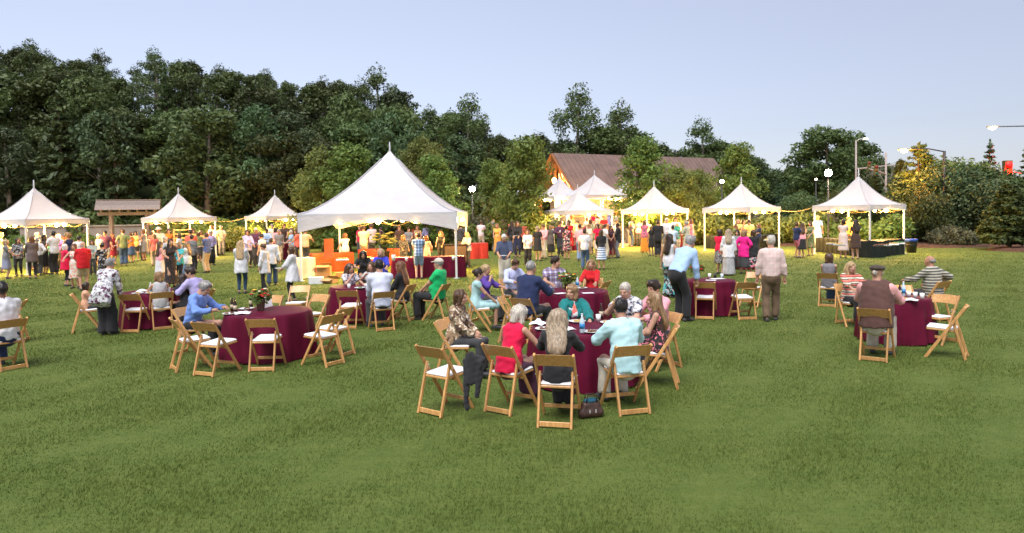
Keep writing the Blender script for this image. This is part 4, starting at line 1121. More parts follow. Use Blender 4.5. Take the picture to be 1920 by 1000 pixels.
def ball_np(c, r, R, n=6, m=4):
    V = []; F = []
    for i in range(m+1):
        z = -math.cos(PI*i/m); q = max(math.sin(PI*i/m), .02)
        for k in range(n): V.append(c+R @ (v3(q*math.cos(2*PI*k/n), q*math.sin(2*PI*k/n), z)*r))
    for i in range(m):
        for k in range(n): F.append((i*n+k, i*n+(k+1) % n, (i+1)*n+(k+1) % n, (i+1)*n+k))
    return V, F
M_SKIN = [None]*5
def skinmat(i):
    cs = [(.46, .26, .18), (.39, .20, .135), (.50, .30, .22), (.33, .165, .105), (.15, .070, .04)]
    if M_SKIN[i] is None:
        m = NT('skin'); v = m.coord(); nz = m.noise(v, 22, 3); a = cs[i]
        m.base(m.ramp(nz, [(.3, tuple(x*.9 for x in a)), (.7, (a[0]*1.06, a[1]*1.03, a[2]*1.02))])); m.set(Roughness=.5, Specular_IOR_Level=.35, Subsurface_Weight=.12, Subsurface_Scale=.02)
        M_SKIN[i] = m.mat
    return M_SKIN[i]
M_EYE = plain('eye', (.03, .02, .015), .2, 0)
M_LIP = plain('lips', (.42, .14, .12), .45, 0)
def body_mesh(K, h):
    lo, hi = bounds(K, .17); lo[2] = -.02; F = Field(lo, hi, h)
    torso(F, K, -.022)
    for i in (0, 1):
        arm(F, K, i); leg(F, K, i, 0, 2)
        F.cone(K['heel%d' % i], K['toe%d' % i], .040, .034, .03, v3(0, 0, 1), 1.1)
        wr, el = K['wr%d' % i], K['el%d' % i]; d = (wr-el)/np.linalg.norm(wr-el)
        F.cone(wr, wr+d*.07, .027, .034, .02, None)
    head(F, K); F.cut((0, 0, .004), (0, 0, -1))
    V, Q = F.nets(); M = np.zeros(len(Q), int)
    c = V[Q].mean(1)
    for i in (0, 1):
        a, b = K['heel%d' % i], K['toe%d' % i]; d = b-a; t = np.clip(((c-a) @ d)/(d @ d), -.2, 1.3); dd = np.linalg.norm(c-a-t[:, None]*d, axis=1)
        M[(dd < .075) & (c[:, 2] < K['an%d' % i][2]-.005)] = 1
    ex = ([], [])
    for i in (0, 1): fingers(K, i, ex)
    o = len(V); V = np.concatenate([V, np.array(ex[0])]); Q = np.concatenate([Q, np.array(ex[1])+o]); M = np.concatenate([M, np.zeros(len(ex[1]), int)])
    H, R = K['H'], K['HR']; sm = []
    for s in (-1, 1):
        sm.append((H+R @ v3(s*.031, .0775, .006), v3(.013, .008, .007), 2)); sm.append((H+R @ v3(s*.033, .084, .027), v3(.017, .006, .004), 4))
    sm.append((H+R @ v3(0, .094, -.0585), v3(.021, .007, .007), 3))
    for c, r, mi in sm:
        a, b = ball_np(c, r, R); o = len(V); V = np.concatenate([V, np.array(a)]); Q = np.concatenate([Q, np.array(b)+o]); M = np.concatenate([M, np.full(len(b), mi)])
    return mesh_np('person', V, Q, [skinmat(0), M_EYE, M_EYE, M_LIP, M_EYE], M, True)
SLEEVE = {'long': 1.93, 'elbow': 1.05, 'short': .62, 'cap': .25, 'none': 0, '3q': 1.5}
def top_mesh(K, h, sleeve, hem, g=.014, loose=0.0, seed=1, name='shirt', flare=0.0, open_=False, vneck=False):
    lo, hi = bounds(K, .2); F = Field(lo, hi, h)
    torso(F, K, g+loose*.5, low=True)
    P, S, Fv = K['P'], K['S'], K['F']
    hipr = (.150 if not K['f'] else .160)+K['fat']*.5
    if hem > .06 or flare: F.cone(P+S*.1, P-S*(hem+.02), hipr*.95+g+loose, hipr+g+loose+flare, .05, Fv, 1.22)
    sl = SLEEVE[sleeve]
    for i in (0, 1):
        if sl > 0: arm(F, K, i, g+.004+loose*.4, sl)
    if K['sit']:
        F.cut(v3(0, 0, P[2]-.085), v3(0, .0, -1))
    F.cut(P-S*hem, -S) if not K['sit'] else None
    F.ell(P+S*.605+Fv*.012, (.088, .088, .088), None, 0, True)
    if sl == 0:
        for s, i in ((-1, 0), (1, 1)): F.ell(K['sh%d' % i]+K['X']*s*.035, (.055, .09, .085), None, 0, True)
    if sleeve in ('short', 'elbow', 'cap', '3q', 'long'):
        for i in (0, 1):
            a, e, w = K['sh%d' % i], K['el%d' % i], K['wr%d' % i]
            # crisp cuff
            if sl <= 1: d = (e-a)/np.linalg.norm(e-a); c = a+(e-a)*sl
            else: d = (w-e)/np.linalg.norm(w-e); c = e+(w-e)*(sl-1)
            F.ell(c+d*.062, (.066, .066, .066), None, 0, True)
    if vneck: F.ell(P+S*.50+Fv*.11, (.045, .07, .11), None, 0, True)
    if open_: F.ell(P+S*.2+Fv*.19, (.055, .12, .42), None, 0, True)
    F.ripple((.0045+loose*.08)*(1.5 if h < .020 else 1), .11, seed); F.ripple(.003 if h < .020 else 0, .055, seed+9, (.6, .6, 1.3))
    V, Q = F.nets(); return mesh_np(name, V, Q, [M_SKIN[0] or skinmat(0)], None, True)
def bottom_mesh(K, h, kind, seed=2, name='trousers'):
    lo, hi = bounds(K, .22); lo[2] = -.02; F = Field(lo, hi, h); P, S, Fv = K['P'], K['S'], K['F']
    f = K['f']; hipr = (.150 if not f else .160)+K['fat']*.5
    up = v3(0, 0, 1) if K['sit'] else v3(0, 0, 1)
    if kind in ('trousers', 'slim', 'wide', 'capri', 'shorts'):
        F.cone(P-up*.04, P+S*.085, hipr+.010, hipr*.93+.010, .05, Fv, 1.28)
        g = {'slim': .010, 'wide': .040}.get(kind, .019); fr = {'capri': 1.6, 'shorts': .88}.get(kind, 1.95)
        for i in (0, 1):
            leg(F, K, i, g, fr, .03)
            if fr > 1 and kind in ('trousers', 'wide'):
                a, b = K['kn%d' % i], K['an%d' % i]; F.cone(a, a+(b-a)*.97, .057+g, .055+g*1.5, .03)
            a, b = (K['kn%d' % i], K['an%d' % i]) if fr > 1 else (K['hip%d' % i], K['kn%d' % i]); q = fr-1 if fr > 1 else fr
            d = (b-a)/np.linalg.norm(b-a); c = a+(b-a)*min(q, .985); F.ell(c+d*.105, (.11, .11, .11), None, 0, True)
    else:
        n = {'mini': .42, 'skirt': .52, 'midi': .68, 'maxi': .90}[kind]
        F.cone(P-up*.03, P+S*.085, hipr+.014, hipr*.93+.012, .05, Fv, 1.26)
        if K['sit']:
            kn = (K['kn0']+K['kn1'])/2; hp = (K['hip0']+K['hip1'])/2
            for i in (0, 1): F.cone(K['hip%d' % i], K['kn%d' % i], .10, .082, .09)
            F.cone(hp, kn, .10, .085, .08, v3(0, 0, 1), 1.1)
            if n > .55:
                an = (K['an0']+K['an1'])/2; F.cone(kn, kn+(an-kn)*min(1, (n-.45)*2), .11, .13, .08)
        else:
            e = P-up*n; F.cone(P-up*.05, e, hipr+.018, hipr+(.035 if kind == 'mini' else .05+.05*n), .05, v3(0, 1, 0), 1.15); F.cut(e, -up)
    F.cut(P+S*.085, S); F.ripple(.004 if kind in ('slim', 'shorts') else .006, .12, seed, (1, 1, .45))
    V, Q = F.nets(); return mesh_np(name, V, Q, [skinmat(0)], None, True)
def dress_mesh(K, h, sleeve, length, seed=3, name='dress', loose=.0, flare=.05):
    lo, hi = bounds(K, .22); lo[2] = -.02; F = Field(lo, hi, h); P, S, Fv = K['P'], K['S'], K['F']; up = v3(0, 0, 1)
    torso(F, K, .012+loose*.5); hipr = .160+K['fat']*.5; sl = SLEEVE[sleeve]
    for i in (0, 1):
        if sl > 0: arm(F, K, i, .016+loose*.4, sl)
    if K['sit']:
        kn = (K['kn0']+K['kn1'])/2; hp = (K['hip0']+K['hip1'])/2
        for i in (0, 1): F.cone(K['hip%d' % i], K['kn%d' % i], .10, .085, .09)
        F.cone(hp, kn, .105, .09, .08)
        if length > .6: an = (K['an0']+K['an1'])/2; F.cone(kn, kn+(an-kn)*min(1, (length-.45)*2), .11, .13, .08)
    else:
        e = P-up*length; F.cone(P+S*.04, e, hipr+.012+loose, hipr+flare+.04*length+loose, .06, v3(0, 1, 0), 1.15); F.cut(e, -up)
    F.ell(P+S*.60+Fv*.025, (.100, .100, .100), None, 0, True)
    if sl == 0:
        for s, i in ((-1, 0), (1, 1)): F.ell(K['sh%d' % i]+K['X']*s*.035, (.055, .09, .085), None, 0, True)
    F.ripple(.005, .12, seed, (1, 1, .5))
    V, Q = F.nets(); return mesh_np(name, V, Q, [skinmat(0)], None, True)
def hair_mesh(K, h, style, seed=4, name='hair'):
    H, R = K['H'], K['HR']; S = K['S']; dn = v3(0, 0, -1)
    F = Field(H-v3(.24, .26, .52 if style in ('long', 'verylong', 'pony') else .24), H+v3(.24, .24, .26), h)
    def p(x, y, z): return H+R @ v3(x, y, z)
    back = -(R @ v3(0, 1, 0)); back[2] = 0
    if style in ('fringe', 'bald'):
        F.ell(p(0, -.020, .010), (.083, .100, .070), R, .02); F.cut(p(0, 0, .045), R @ v3(0, .25, 1)); F.cut(p(0, .025, 0), R @ v3(0, 1, .2)); F.cut(p(0, 0, -.06), R @ v3(0, 0, -1))
        F.ell(p(0, -.012, .028), (.0735, .0945, .0885), R, 0, True)
    elif style in ('short', 'crop', 'curly', 'tuft'):
        t = {'crop': .008, 'short': .016, 'curly': .036, 'tuft': .024}[style]
        F.ell(p(0, -.014, .030+t*.4), (.075+t, .096+t, .090+t*1.1), R, .02)
        if style != 'crop': F.cone(p(-.03, .06, .098), p(.045, .045, .100), .026+t*.5, .028+t*.4, .04)
        F.ell(p(0, .098, -.040), (.078, .080, .098), R, 0, True)
        F.cut(p(0, -.02, -.062 if style != 'curly' else -.085), R @ v3(0, .45, -1))
        if style == 'curly': F.ripple(.010, .045, seed)
    else:
        F.ell(p(0, -.016, .036), (.091, .112, .102), R, .02)
        ln = {'bob': -.10, 'long': -.16, 'verylong': -.2, 'bun': -.03, 'pony': -.03, 'lob': -.13}[style]
        if style in ('bun', 'pony'): F.ell(p(0, -.03, .0), (.082, .088, .075), R, .03)
        else:
            for s in (-1, 1): F.cone(p(s*.066, -.015, .05), p(s*.080, .004, ln), .040, .036, .04)
            F.cone(p(0, -.065, .02), p(0, -.078, ln-.01), .075, .066, .04, R @ v3(0, 1, 0), 1.25)
        F.ell(p(0, .100, -.055), (.062, .074, .125), R, 0, True)
        F.cut(p(0, 0, ln-.03), R @ v3(0, 0, -1)) if style in ('bob', 'bun', 'lob') else None
        if style in ('long', 'verylong'):
            L = .30 if style == 'long' else .40
            c = p(0, -.070, -.04); e = c+dn*L*.95+back*.045-S*0; lean_d = -S; e = c+(lean_d*.8+dn*.2)*L+back*.085
            F.cone(c, e, .138, .122, .04, back/np.linalg.norm(back), 2.5)
            for s in (-1, 1): F.cone(p(s*.076, -.035, -.05), p(s*.088, -.02, -.05)+(lean_d*.7+dn*.3)*L*.72, .040, .026, .04)
        if style == 'bun': F.ell(p(0, -.125, .05), (.045, .042, .042), R, .02)
        if style == 'pony': F.cone(p(0, -.125, .03), p(0, -.14, .0)+dn*.24, .036, .020, .03)
    if style not in ('crop',): F.ripple(.0055, .030, seed, (1, 1, .22)); F.ripple(.007, .075, seed+1, (1, 1, .3))
    V, Q = F.nets(); return mesh_np(name, V, Q, [skinmat(0)], None, True)
def cap_mesh(K, h, kind):
    H, R = K['H'], K['HR']; F = Field(H-v3(.28, .28, .1), H+v3(.28, .28, .24), h)
    def p(x, y, z): return H+R @ v3(x, y, z)
    if kind == 'flat_cap':
        F.ell(p(0, -.005, .068), (.108, .135, .048), R, .02); F.cone(p(-.05, .105, .048), p(.05, .105, .048), .030, .030, .02, R @ v3(0, 0, 1), 2.6); F.cut(p(0, 0, .035), R @ v3(0, 0, -1))
    elif kind == 'hat':
        F.ell(p(0, -.01, .09), (.092, .108, .085), R, .01); F.ell(p(0, -.01, .055), (.17, .19, .018), R, .02)
    else:
        F.ell(p(0, -.014, .045), (.092, .112, .092), R, .01); F.cut(p(0, 0, .042), R @ v3(0, 0, -1))
        F.cone(p(-.045, .115, .048), p(.045, .115, .048), .050, .050, .01, R @ v3(0, 0, 1), 5)
    V, Q = F.nets(); return mesh_np('cap', V, Q, [skinmat(0)], None, True)

# ------------------------------------------------------------------ cloth, hair and pattern materials
def cloth(c, pat=None, c2=None, c3=None, sc=1.0):
    key = ('cloth', str(c), pat, str(c2), str(c3), sc)
    if key in _MC: return _MC[key]
    m = NT((pat or 'plain')+'_fabric'); v = m.coord()
    nz = m.noise(v, 14, 3); A = lin(c)
    base = m.ramp(nz, [(.3, tuple(x*.86 for x in A[:3])), (.7, tuple(min(1, x*1.08) for x in A[:3]))])
    if pat == 'stripes' or pat == 'vstripes':
        w = m.n('ShaderNodeTexWave', i_Scale=6.5*sc, wave_type='BANDS', bands_direction='Z' if pat == 'stripes' else 'X'); w.inputs['Distortion'].default_value = .3
        m.l(v, w.inputs[0]); base = m.mix(m.ramp(w.outputs['Fac'], [(.70, 0.), (.74, 1.)]), base, c2)
        if c3: 
            w2 = m.n('ShaderNodeTexWave', i_Scale=3.1*sc, wave_type='BANDS', bands_direction='Z'); m.l(v, w2.inputs[0]); base = m.mix(m.ramp(w2.outputs['Fac'], [(.72, 0.), (.76, 1.)]), base, c3)
    elif pat == 'plaid':
        for d, cc in (('X', c2), ('Z', c2), ('X', c3 or c2), ('Z', c3 or c2)):
            w = m.n('ShaderNodeTexWave', i_Scale=(5.5 if cc is c2 else 2.75)*sc, wave_type='BANDS', bands_direction=d); m.l(v, w.inputs[0])
            base = m.mix(m.math('MULTIPLY', m.ramp(w.outputs['Fac'], [(.60, 0.), (.66, 1.)]), .55), base, cc)
    elif pat in ('floral', 'print', 'snake', 'dots'):
        vv = m.n('ShaderNodeTexVoronoi', i_Scale={'floral': 13, 'print': 20, 'snake': 16, 'dots': 26}[pat]*sc)
        nn = m.n('ShaderNodeTexNoise', i_Scale=9.0*sc, i_Detail=3.0); m.l(v, nn.inputs['Vector'])
        mx = m.mix(.22 if pat != 'dots' else 0.0, v, nn.outputs['Color']); m.l(mx, vv.inputs['Vector'])
        base = m.mix(m.ramp(vv.outputs['Distance'], [(.36, 1.), (.44, 0.)]), base, c2)
        if c3:
            v4 = m.noise(v, 11*sc, 2); base = m.mix(m.ramp(v4, [(.55, 0.), (.60, 1.)]), base, c3)
    m.base(base); m.set(Roughness=.8, Specular_IOR_Level=.2, Sheen_Weight=.1)
    m.bump(m.noise(m.coord('Object', (1, 1, .6)), 26, 3), .45, .006)
    _MC[key] = m.mat; return m.mat
def hairmat(c):
    key = ('hair', str(c))
    if key in _MC: return _MC[key]
    m = NT('hair'); n = m.noise(m.coord('Object', (70, 70, 9)), 1.0, 3, .6); A = lin(c)
    m.base(m.ramp(n, [(.34, tuple(x*.42 for x in A[:3])), (.66, tuple(min(1, x*1.3) for x in A[:3]))])); m.set(Roughness=.42, Specular_IOR_Level=.4); m.bump(n, .5, .004)
    _MC[key] = m.mat; return m.mat
HC = dict(black=(.012, .009, .008), dark=(.030, .018, .012), brown=(.085, .045, .024), auburn=(.15, .065, .032), dkblond=(.26, .155, .075), blond=(.42, .29, .15), ash=(.34, .26, .18), grey=(.26, .25, .24), silver=(.48, .44, .38), white=(.62, .60, .58))
C = dict(white=(.60, .60, .63), cream=(.66, .58, .46), black=(.022, .022, .025), char=(.050, .050, .055), navy=(.018, .028, .080), blue=(.10, .22, .55), sky=(.30, .46, .74), pale=(.48, .60, .78), mint=(.42, .66, .70), teal=(.010, .16, .16), turq=(.06, .38, .42), green=(.010, .42, .13), olive=(.19, .23, .10), khaki=(.40, .31, .20), stone=(.50, .46, .38),
         brown=(.075, .042, .030), tan=(.30, .20, .12), red=(.52, .012, .018), crimson=(.60, .008, .055), coral=(.75, .16, .12), pink=(.72, .33, .38), rose=(.70, .20, .26), magenta=(.68, .015, .22), plum=(.10, .035, .07), purple=(.10, .05, .30), lav=(.40, .36, .66), royal=(.035, .045, .42), burg=(.15, .008, .025), orange=(.75, .22, .03), yellow=(.72, .56, .16), grey=(.20, .20, .21), ltgrey=(.42, .42, .43), denim=(.045, .085, .17), ltdenim=(.17, .25, .40), jeans=(.025, .050, .095))
def col(c): return C[c] if isinstance(c, str) else c
def fab(spec):
    """'navy' or ('floral','white','black',...,scale)"""
    if isinstance(spec, str): return cloth(C[spec])
    if isinstance(spec[0], (int, float)): return cloth(spec)
    pat = spec[0]; sc = spec[-1] if isinstance(spec[-1], (int, float)) else 1.0
    cs = [col(x) for x in spec[1:] if not isinstance(x, (int, float))]
    return cloth(cs[0], pat, cs[1], cs[2] if len(cs) > 2 else None, sc)
def osl(o, mats):
    for i, m in enumerate(mats):
        sl = o.material_slots[i]; sl.link = 'OBJECT'; sl.material = m
NAMES = {'shirt': 'shirt', 'tee': 't_shirt', 'tank': 'tank_top', 'blouse': 'blouse', 'tunic': 'tunic', 'cardigan': 'cardigan', 'jacket': 'jacket', 'poncho': 'blouse', 'vest': 'vest'}
TOPS = {'shirt': dict(sleeve='long', hem=.02, loose=.006), 'polo': dict(sleeve='short', hem=.09, loose=.012), 'tee': dict(sleeve='short', hem=.10, loose=.012), 'tank': dict(sleeve='none', hem=.10, loose=.004), 'blouse': dict(sleeve='3q', hem=.14, loose=.02, flare=.02),
        'untucked': dict(sleeve='long', hem=.15, loose=.014, flare=.01), 'tunic': dict(sleeve='long', hem=.26, loose=.022, flare=.04), 'poncho': dict(sleeve='3q', hem=.30, loose=.05, flare=.07), 'cardigan': dict(sleeve='long', hem=.16, loose=.018, open_=True, g=.026), 'jacket': dict(sleeve='long', hem=.20, loose=.016, g=.022), 'rolled': dict(sleeve='elbow', hem=.02, loose=.010), 'vest': dict(sleeve='none', hem=.12, loose=.016, g=.03)}
def person(loc, yaw, label, sex='f', top=('tee', 'white'), bottom=('trousers', 'black'), hair=('bob', 'brown'), skin=0, shoes='char', scale=1.0, res=.024, group=None, extra=None, hat=None, cat=None, name='person', **pose):
    kw = dict(sex=sex, **pose); pk = (repr(sorted(kw.items())), res)
    K = cached(('K', pk), lambda: skeleton(**kw))
    fine = res < .025; cr = res*1.28
    o = link(name, cached(('body', pk), lambda: body_mesh(K, res)))
    o.location = (loc[0], loc[1], loc[2] if len(loc) > 2 else 0); o.rotation_euler = (0, 0, yaw); o.scale = (scale,)*3
    hm = hairmat(HC[hair[1]] if isinstance(hair[1], str) else hair[1])
    osl(o, [skinmat(skin), cloth(col(shoes)), M_EYE, M_LIP, hm])
    tag(o, label, cat or ('woman' if sex == 'f' else 'man'), group)
    def sub(nm, key, fn, mat):
        me = cached((key, pk), fn); k = link(nm, me, o); osl(k, [mat]); return k
    seed = abs(hash(label)) % 997 if False else sum(map(ord, label)) % 997
    sd = seed if fine else 3
    if top and top[0] == 'dress':
        ln = top[2] if len(top) > 2 else .45; slv = top[3] if len(top) > 3 else 'cap'
        sub('dress', ('dress', ln, slv, sd), lambda: dress_mesh(K, res*1.12, slv, ln, sd), fab(top[1]))
    elif top:
        a = TOPS[top[0]]; nm = NAMES.get(top[0], 'shirt')
        sub(nm, ('top', top[0], sd), lambda: top_mesh(K, res*1.12, seed=sd, name=nm, **a), fab(top[1]))
    if bottom:
        nm = {'slim': 'trousers', 'wide': 'trousers', 'capri': 'trousers', 'midi': 'skirt', 'maxi': 'skirt', 'mini': 'skirt'}.get(bottom[0], bottom[0])
        sub(nm, ('bot', bottom[0], sd), lambda: bottom_mesh(K, cr, bottom[0], sd+1, nm), fab(bottom[1]))
    if extra:
        for e in extra:
            a = TOPS[e[0]]; nm = NAMES.get(e[0], 'shirt'); sub(nm, ('ex', e[0], sd), lambda: top_mesh(K, res, seed=sd+5, name=nm, **a), fab(e[1]))
    if hair[0] != 'none': sub('hair', ('hair', hair[0], sd), lambda: hair_mesh(K, min(res*1.1, .024), hair[0], sd+2), hm)
    if hat: sub(hat[0] if hat[0] != 'hat' else 'sun_hat', ('hat', hat[0]), lambda: cap_mesh(K, min(res, .015), hat[0]), cloth(col(hat[1])))
    return o, K
def seat(px, py, label, table=None, yaw=None, turn=0.0, res=.013, with_chair=None, scale=None, back=0.0, cdx=0.0, **kw):
    """a seated figure whose head is seen at px, py; faces its table (or yaw), with a chair under it"""
    sex = kw.get('sex', 'f'); scale = scale or (.95 if sex == 'm' else .88)
    pose = {k: v for k, v in kw.items() if k in ('hands', 'lean', 'hyaw', 'hpitch', 'tyaw', 'fat', 'roll', 'spread', 'tuck')}
    K = skeleton(sex=sex, sit=True, **pose); Hd = K['H']*scale
    a = yaw if yaw is not None else 0.0
    sink = max(0, .465-.475*scale)
    for _ in range(4):
        q = at(px, py, Hd[2]+sink); r = rotz(a) @ Hd; p = (q.x-r[0], q.y-r[1])
        if table is not None: a = face(p, table)+turn
    o, K = person((p[0], p[1], sink), a, label, scale=scale, res=res, sit=True, **kw)
    if with_chair: 
        c = rotz(a) @ v3(cdx, -.02-back, 0); chair((p[0]+c[0], p[1]+c[1]), a, with_chair)
    return o, p, a
def stand(px, yfeet, ytop, label, yaw=0.0, sex='f', res=.024, group='guests standing about the lawn', z=0.0, **kw):
    """a standing figure with its feet at px, yfeet and the top of its head at ytop"""
    p = at(px, yfeet, z); d = (p-CP).dot(FWD)
    h = (yfeet-ytop)*d/FPX
    h = min(max(h, 1.50 if sex == 'f' else 1.62), 1.92) if not kw.pop('child', False) else h
    # figures turn with the line of sight, so yaw 0 is seen from behind
    a = rad(yaw)+math.atan2(-p.x, p.y)
    o, K = person((p.x, p.y, z), a, label, sex=sex, res=res, scale=h/1.75, group=group, **kw)
    if kw.get('hands') in ('plate', 'drink'): in_hands(o, K, label, 'plate' if kw['hands'] == 'plate' else 'cup', h/1.75)
    return o
HELD = set()
def in_hands(o, K, label, kind, sc):
    """a plate between the hands of a standing figure, or a cup in the right one"""
    w = (K['wr0']+K['wr1'])/2+v3(0, .11, .015) if kind == 'plate' else K['wr1']+(K['wr1']-K['el1'])/.25*.085+v3(-.01, .03, -.02)
    r = rotz(o.rotation_euler[2]) @ (w*sc); p = Vector((o.location.x+r[0], o.location.y+r[1], o.location.z+r[2]))
    ws = label.replace(',', '').split()[:9]
    while ws[-1] in ('and', 'in', 'with', 'the', 'a', 'of', 'at', 'by', 'her', 'under', 'behind', 'beside', 'between', 'left', 'right', 'long', 'short', 'white', 'black', 'dark', 'from', 'to', 'near', 'over', 'holding', 'carrying'): ws.pop()
    who = ' '.join(ws)
    if who in HELD: return
    HELD.add(who)
    if kind == 'plate': MB_PLATE(p, 'white plate held by the '+who)
    else: MB_CUP(p, 'cup in the raised hand of the '+who)
def MB_PLATE(p, lb):
    tag(MB().lathe([(.0001, 0), (.07, 0), (.105, .014), (.102, .018), (.07, .005), (.0001, .005)], (0, 0, 0), 16).build('plate', M_HELD, None, p), lb, 'plate', 'plates in the hands of guests')
def MB_CUP(p, lb):
    tag(MB().lathe([(.028, 0), (.038, .11), (.035, .11), (.026, .006), (.0001, .006)], (0, 0, 0), 12).build('cup', M_HELD, None, p), lb, 'cup', 'cups in the hands of guests')
M_HELD = plain('paper_plate', (.66, .66, .67), .4, .03)
# ------------------------------------------------------------------ empty chairs
def chair_at(px, py, yaw, label):
    """rear feet midpoint seen at px, py"""
    p = at(px, py, 0); a = rad(yaw); r = rotz(a) @ v3(0, -.285, 0); return chair((p.x-r[0], p.y-r[1]), a, label)
chair_at(805, 780, -38, 'empty wooden chair standing apart at the left of the nearest table')
chair_at(325, 696, -52, 'empty wooden chair behind the man in blue, seen from its back corner')
chair_at(381, 707, -22, 'empty wooden chair at left front of the table with the flower pot')
chair_at(490, 698, 2, 'empty wooden chair squarely in front of the table with the flower pot')
chair_at(629, 686, 58, 'empty wooden chair turned left, nearer of two right of the flower pot table')
chair_at(653, 668, 68, 'empty wooden chair turned left, farther of two right of the flower pot table')
chair_at(515, 630, 168, 'empty wooden chair facing the camera behind the flower pot')
chair_at(606, 628, 150, 'empty wooden chair behind the right rim of the flower pot table')
chair_at(566, 603, 178, 'empty wooden chair facing the camera under the woman in the white poncho')
chair_at(651, 618, -4, 'empty wooden chair at left front of the table before the largest tent')
chair_at(243, 625, -2, 'empty wooden chair beside the bending woman in floral blouse')
chair_at(50, 640, 112, 'empty wooden chair turned towards the man in white at the left edge')
chair_at(1140, 596, 60, 'empty wooden chair at the right of the table where a woman wears red')
chair_at(1321, 600, -20, 'empty wooden chair under the hand of the bending man in blue shirt')
chair_at(1402, 601, 2, 'empty wooden chair beside the walking man in checked shirt')
chair_at(1418, 572, 140, 'empty wooden chair facing the camera behind the walking man in checked shirt')
chair_at(1813, 673, 52, 'empty wooden chair turned left at the far right of the lawn')
chair_at(1775, 640, 118, 'empty wooden chair facing left behind the small table at right')
chair_at(1686, 612, 178, 'empty wooden chair behind the man in the brown vest')
chair_at(938, 640, -100, 'empty wooden chair at left of the nearest table behind the woman in red')

# ------------------------------------------------------------------ the nearest table
N = .0155
seat(864, 558, 'woman with brown bob in snake print blouse sitting sideways at the nearest table', TF, res=N, hair=('bob', 'brown'), top=('untucked', ('snake', 'tan', 'cream', 'brown')), bottom=('trousers', 'char'), hands='lap', lean=.10, hpitch=.08, with_chair='wooden chair under the woman in snake print blouse', turn=-.15, cdx=0)
seat(975, 590, 'woman with short silver hair in red sleeveless top leaning to the nearest table', TF, res=N, hair=('bob', 'silver'), top=('tank', 'crimson'), bottom=('trousers', 'plum'), hands='table', lean=.34, hpitch=.12, hyaw=-.35, with_chair='wooden chair with a black jacket hanging over its back')
seat(1047, 598, 'woman with long ash blond hair in black top, back turned, centre of the nearest table', TF, res=N, yaw=rad(-5), hair=('long', 'ash'), top=('shirt', 'black'), bottom=('trousers', 'black'), hands='table', lean=.16, with_chair='wooden chair under the woman with long ash blond hair, nearest the camera')
seat(1163, 580, 'man with black hair in mint green shirt, back turned at the nearest table', TF, res=N, sex='m', yaw=rad(24), hair=('short', 'black'), top=('untucked', 'mint'), bottom=('trousers', 'stone'), hands='table', lean=.20, hpitch=.1, fat=.012, scale=.93, skin=1, with_chair='wooden chair under the man in mint green shirt')
seat(1225, 563, 'woman with long straight blond hair in sleeveless black and rose dress at the nearest table', TF, res=N, hair=('long', 'dkblond'), top=('dress', ('print', 'black', 'rose', 'brown'), .55, 'none'), bottom=None, hands='lap', lean=.08, hyaw=.05, with_chair='wooden chair under the woman in black and rose dress', turn=.12)
seat(1226, 541, 'man in pink shirt half hidden behind the woman in black and rose dress', TF, res=.0198, sex='m', hair=('short', 'dark'), top=('shirt', 'pink'), bottom=('trousers', 'char'), hands='table', lean=.12, hpitch=.15, with_chair='wooden chair under the man in pink shirt')
seat(1172, 545, 'grey haired man in white shirt with dark leaf print eating at the nearest table', TF, res=N, sex='m', hair=('crop', 'silver'), top=('polo', ('floral', 'white', 'grey', 'navy')), bottom=('trousers', 'char'), hands='eat', lean=.22, hpitch=.25, hyaw=.25, fat=.02, skin=2, with_chair='wooden chair under the man in leaf print shirt')
seat(1072, 548, 'woman with blond bob in teal cardigan over white print top, facing the camera', TF, res=N, hair=('bob', 'dkblond'), top=('tank', ('floral', 'white', 'coral')), extra=[('cardigan', 'teal')], bottom=('trousers', 'char'), hands='table', lean=.10, hyaw=-.75, hpitch=.05, with_chair='wooden chair under the woman in teal cardigan')

# ------------------------------------------------------------------ flower pot table and far left
seat(384, 541, 'grey haired man in blue shirt eating alone at the flower pot table', TM, res=N, sex='m', hair=('short', 'grey'), top=('shirt', (.15, .26, .62)), bottom=('trousers', 'black'), hands='table', lean=.30, hpitch=.40, fat=.02, skin=0, with_chair='wooden chair under the man in blue shirt')
seat(2, 545, 'man with black hair in white shirt cut by the left edge', None, res=N, sex='m', yaw=rad(60), hair=('short', 'black'), top=('shirt', 'white'), bottom=('trousers', 'navy'), hands='table', lean=.10, fat=.02, skin=4, scale=1.0, with_chair='wooden chair under the man at the left edge')
# ------------------------------------------------------------------ left table
stand(203, 628, 478, 'woman in white floral blouse and wide black trousers bending over the left table', yaw=-30, res=.0198, group='', lean=.55, bend=.5, hands='reach', hair=('short', 'grey'), top=('tunic', ('print', 'white', 'grey', 'plum')), bottom=('wide', 'black'))
seat(162, 537, 'dark haired girl in peach top beside the bending woman', TL_, res=.022, scale=.63, hair=('bob', 'dark'), top=('tee', (.62, .34, .22)), bottom=('trousers', 'char'), hands='lap', with_chair='wooden chair under the girl in peach top')
seat(298, 519, 'woman with light brown hair and grey top, back turned at the left table', TL_, res=.022, hair=('bob', 'dkblond'), top=('tank', 'ltgrey'), bottom=('skirt', 'white'), hands='table', lean=.12, yaw=rad(25), scale=.84, with_chair='wooden chair under the woman with light brown hair and grey top')
seat(357, 512, 'bearded man in lavender shirt reaching across the left table', TL_, res=.022, sex='m', hair=('short', 'dark'), top=('shirt', 'lav'), bottom=('trousers', 'char'), hands='table', lean=.30, hyaw=.5, with_chair='wooden chair under the man in lavender shirt')
seat(341, 523, 'dark haired woman in black peering past the man in lavender shirt', TL_, res=.022, hair=('long', 'dark'), top=('tee', 'black'), bottom=('trousers', 'black'), hands='table', lean=.28, scale=.78)
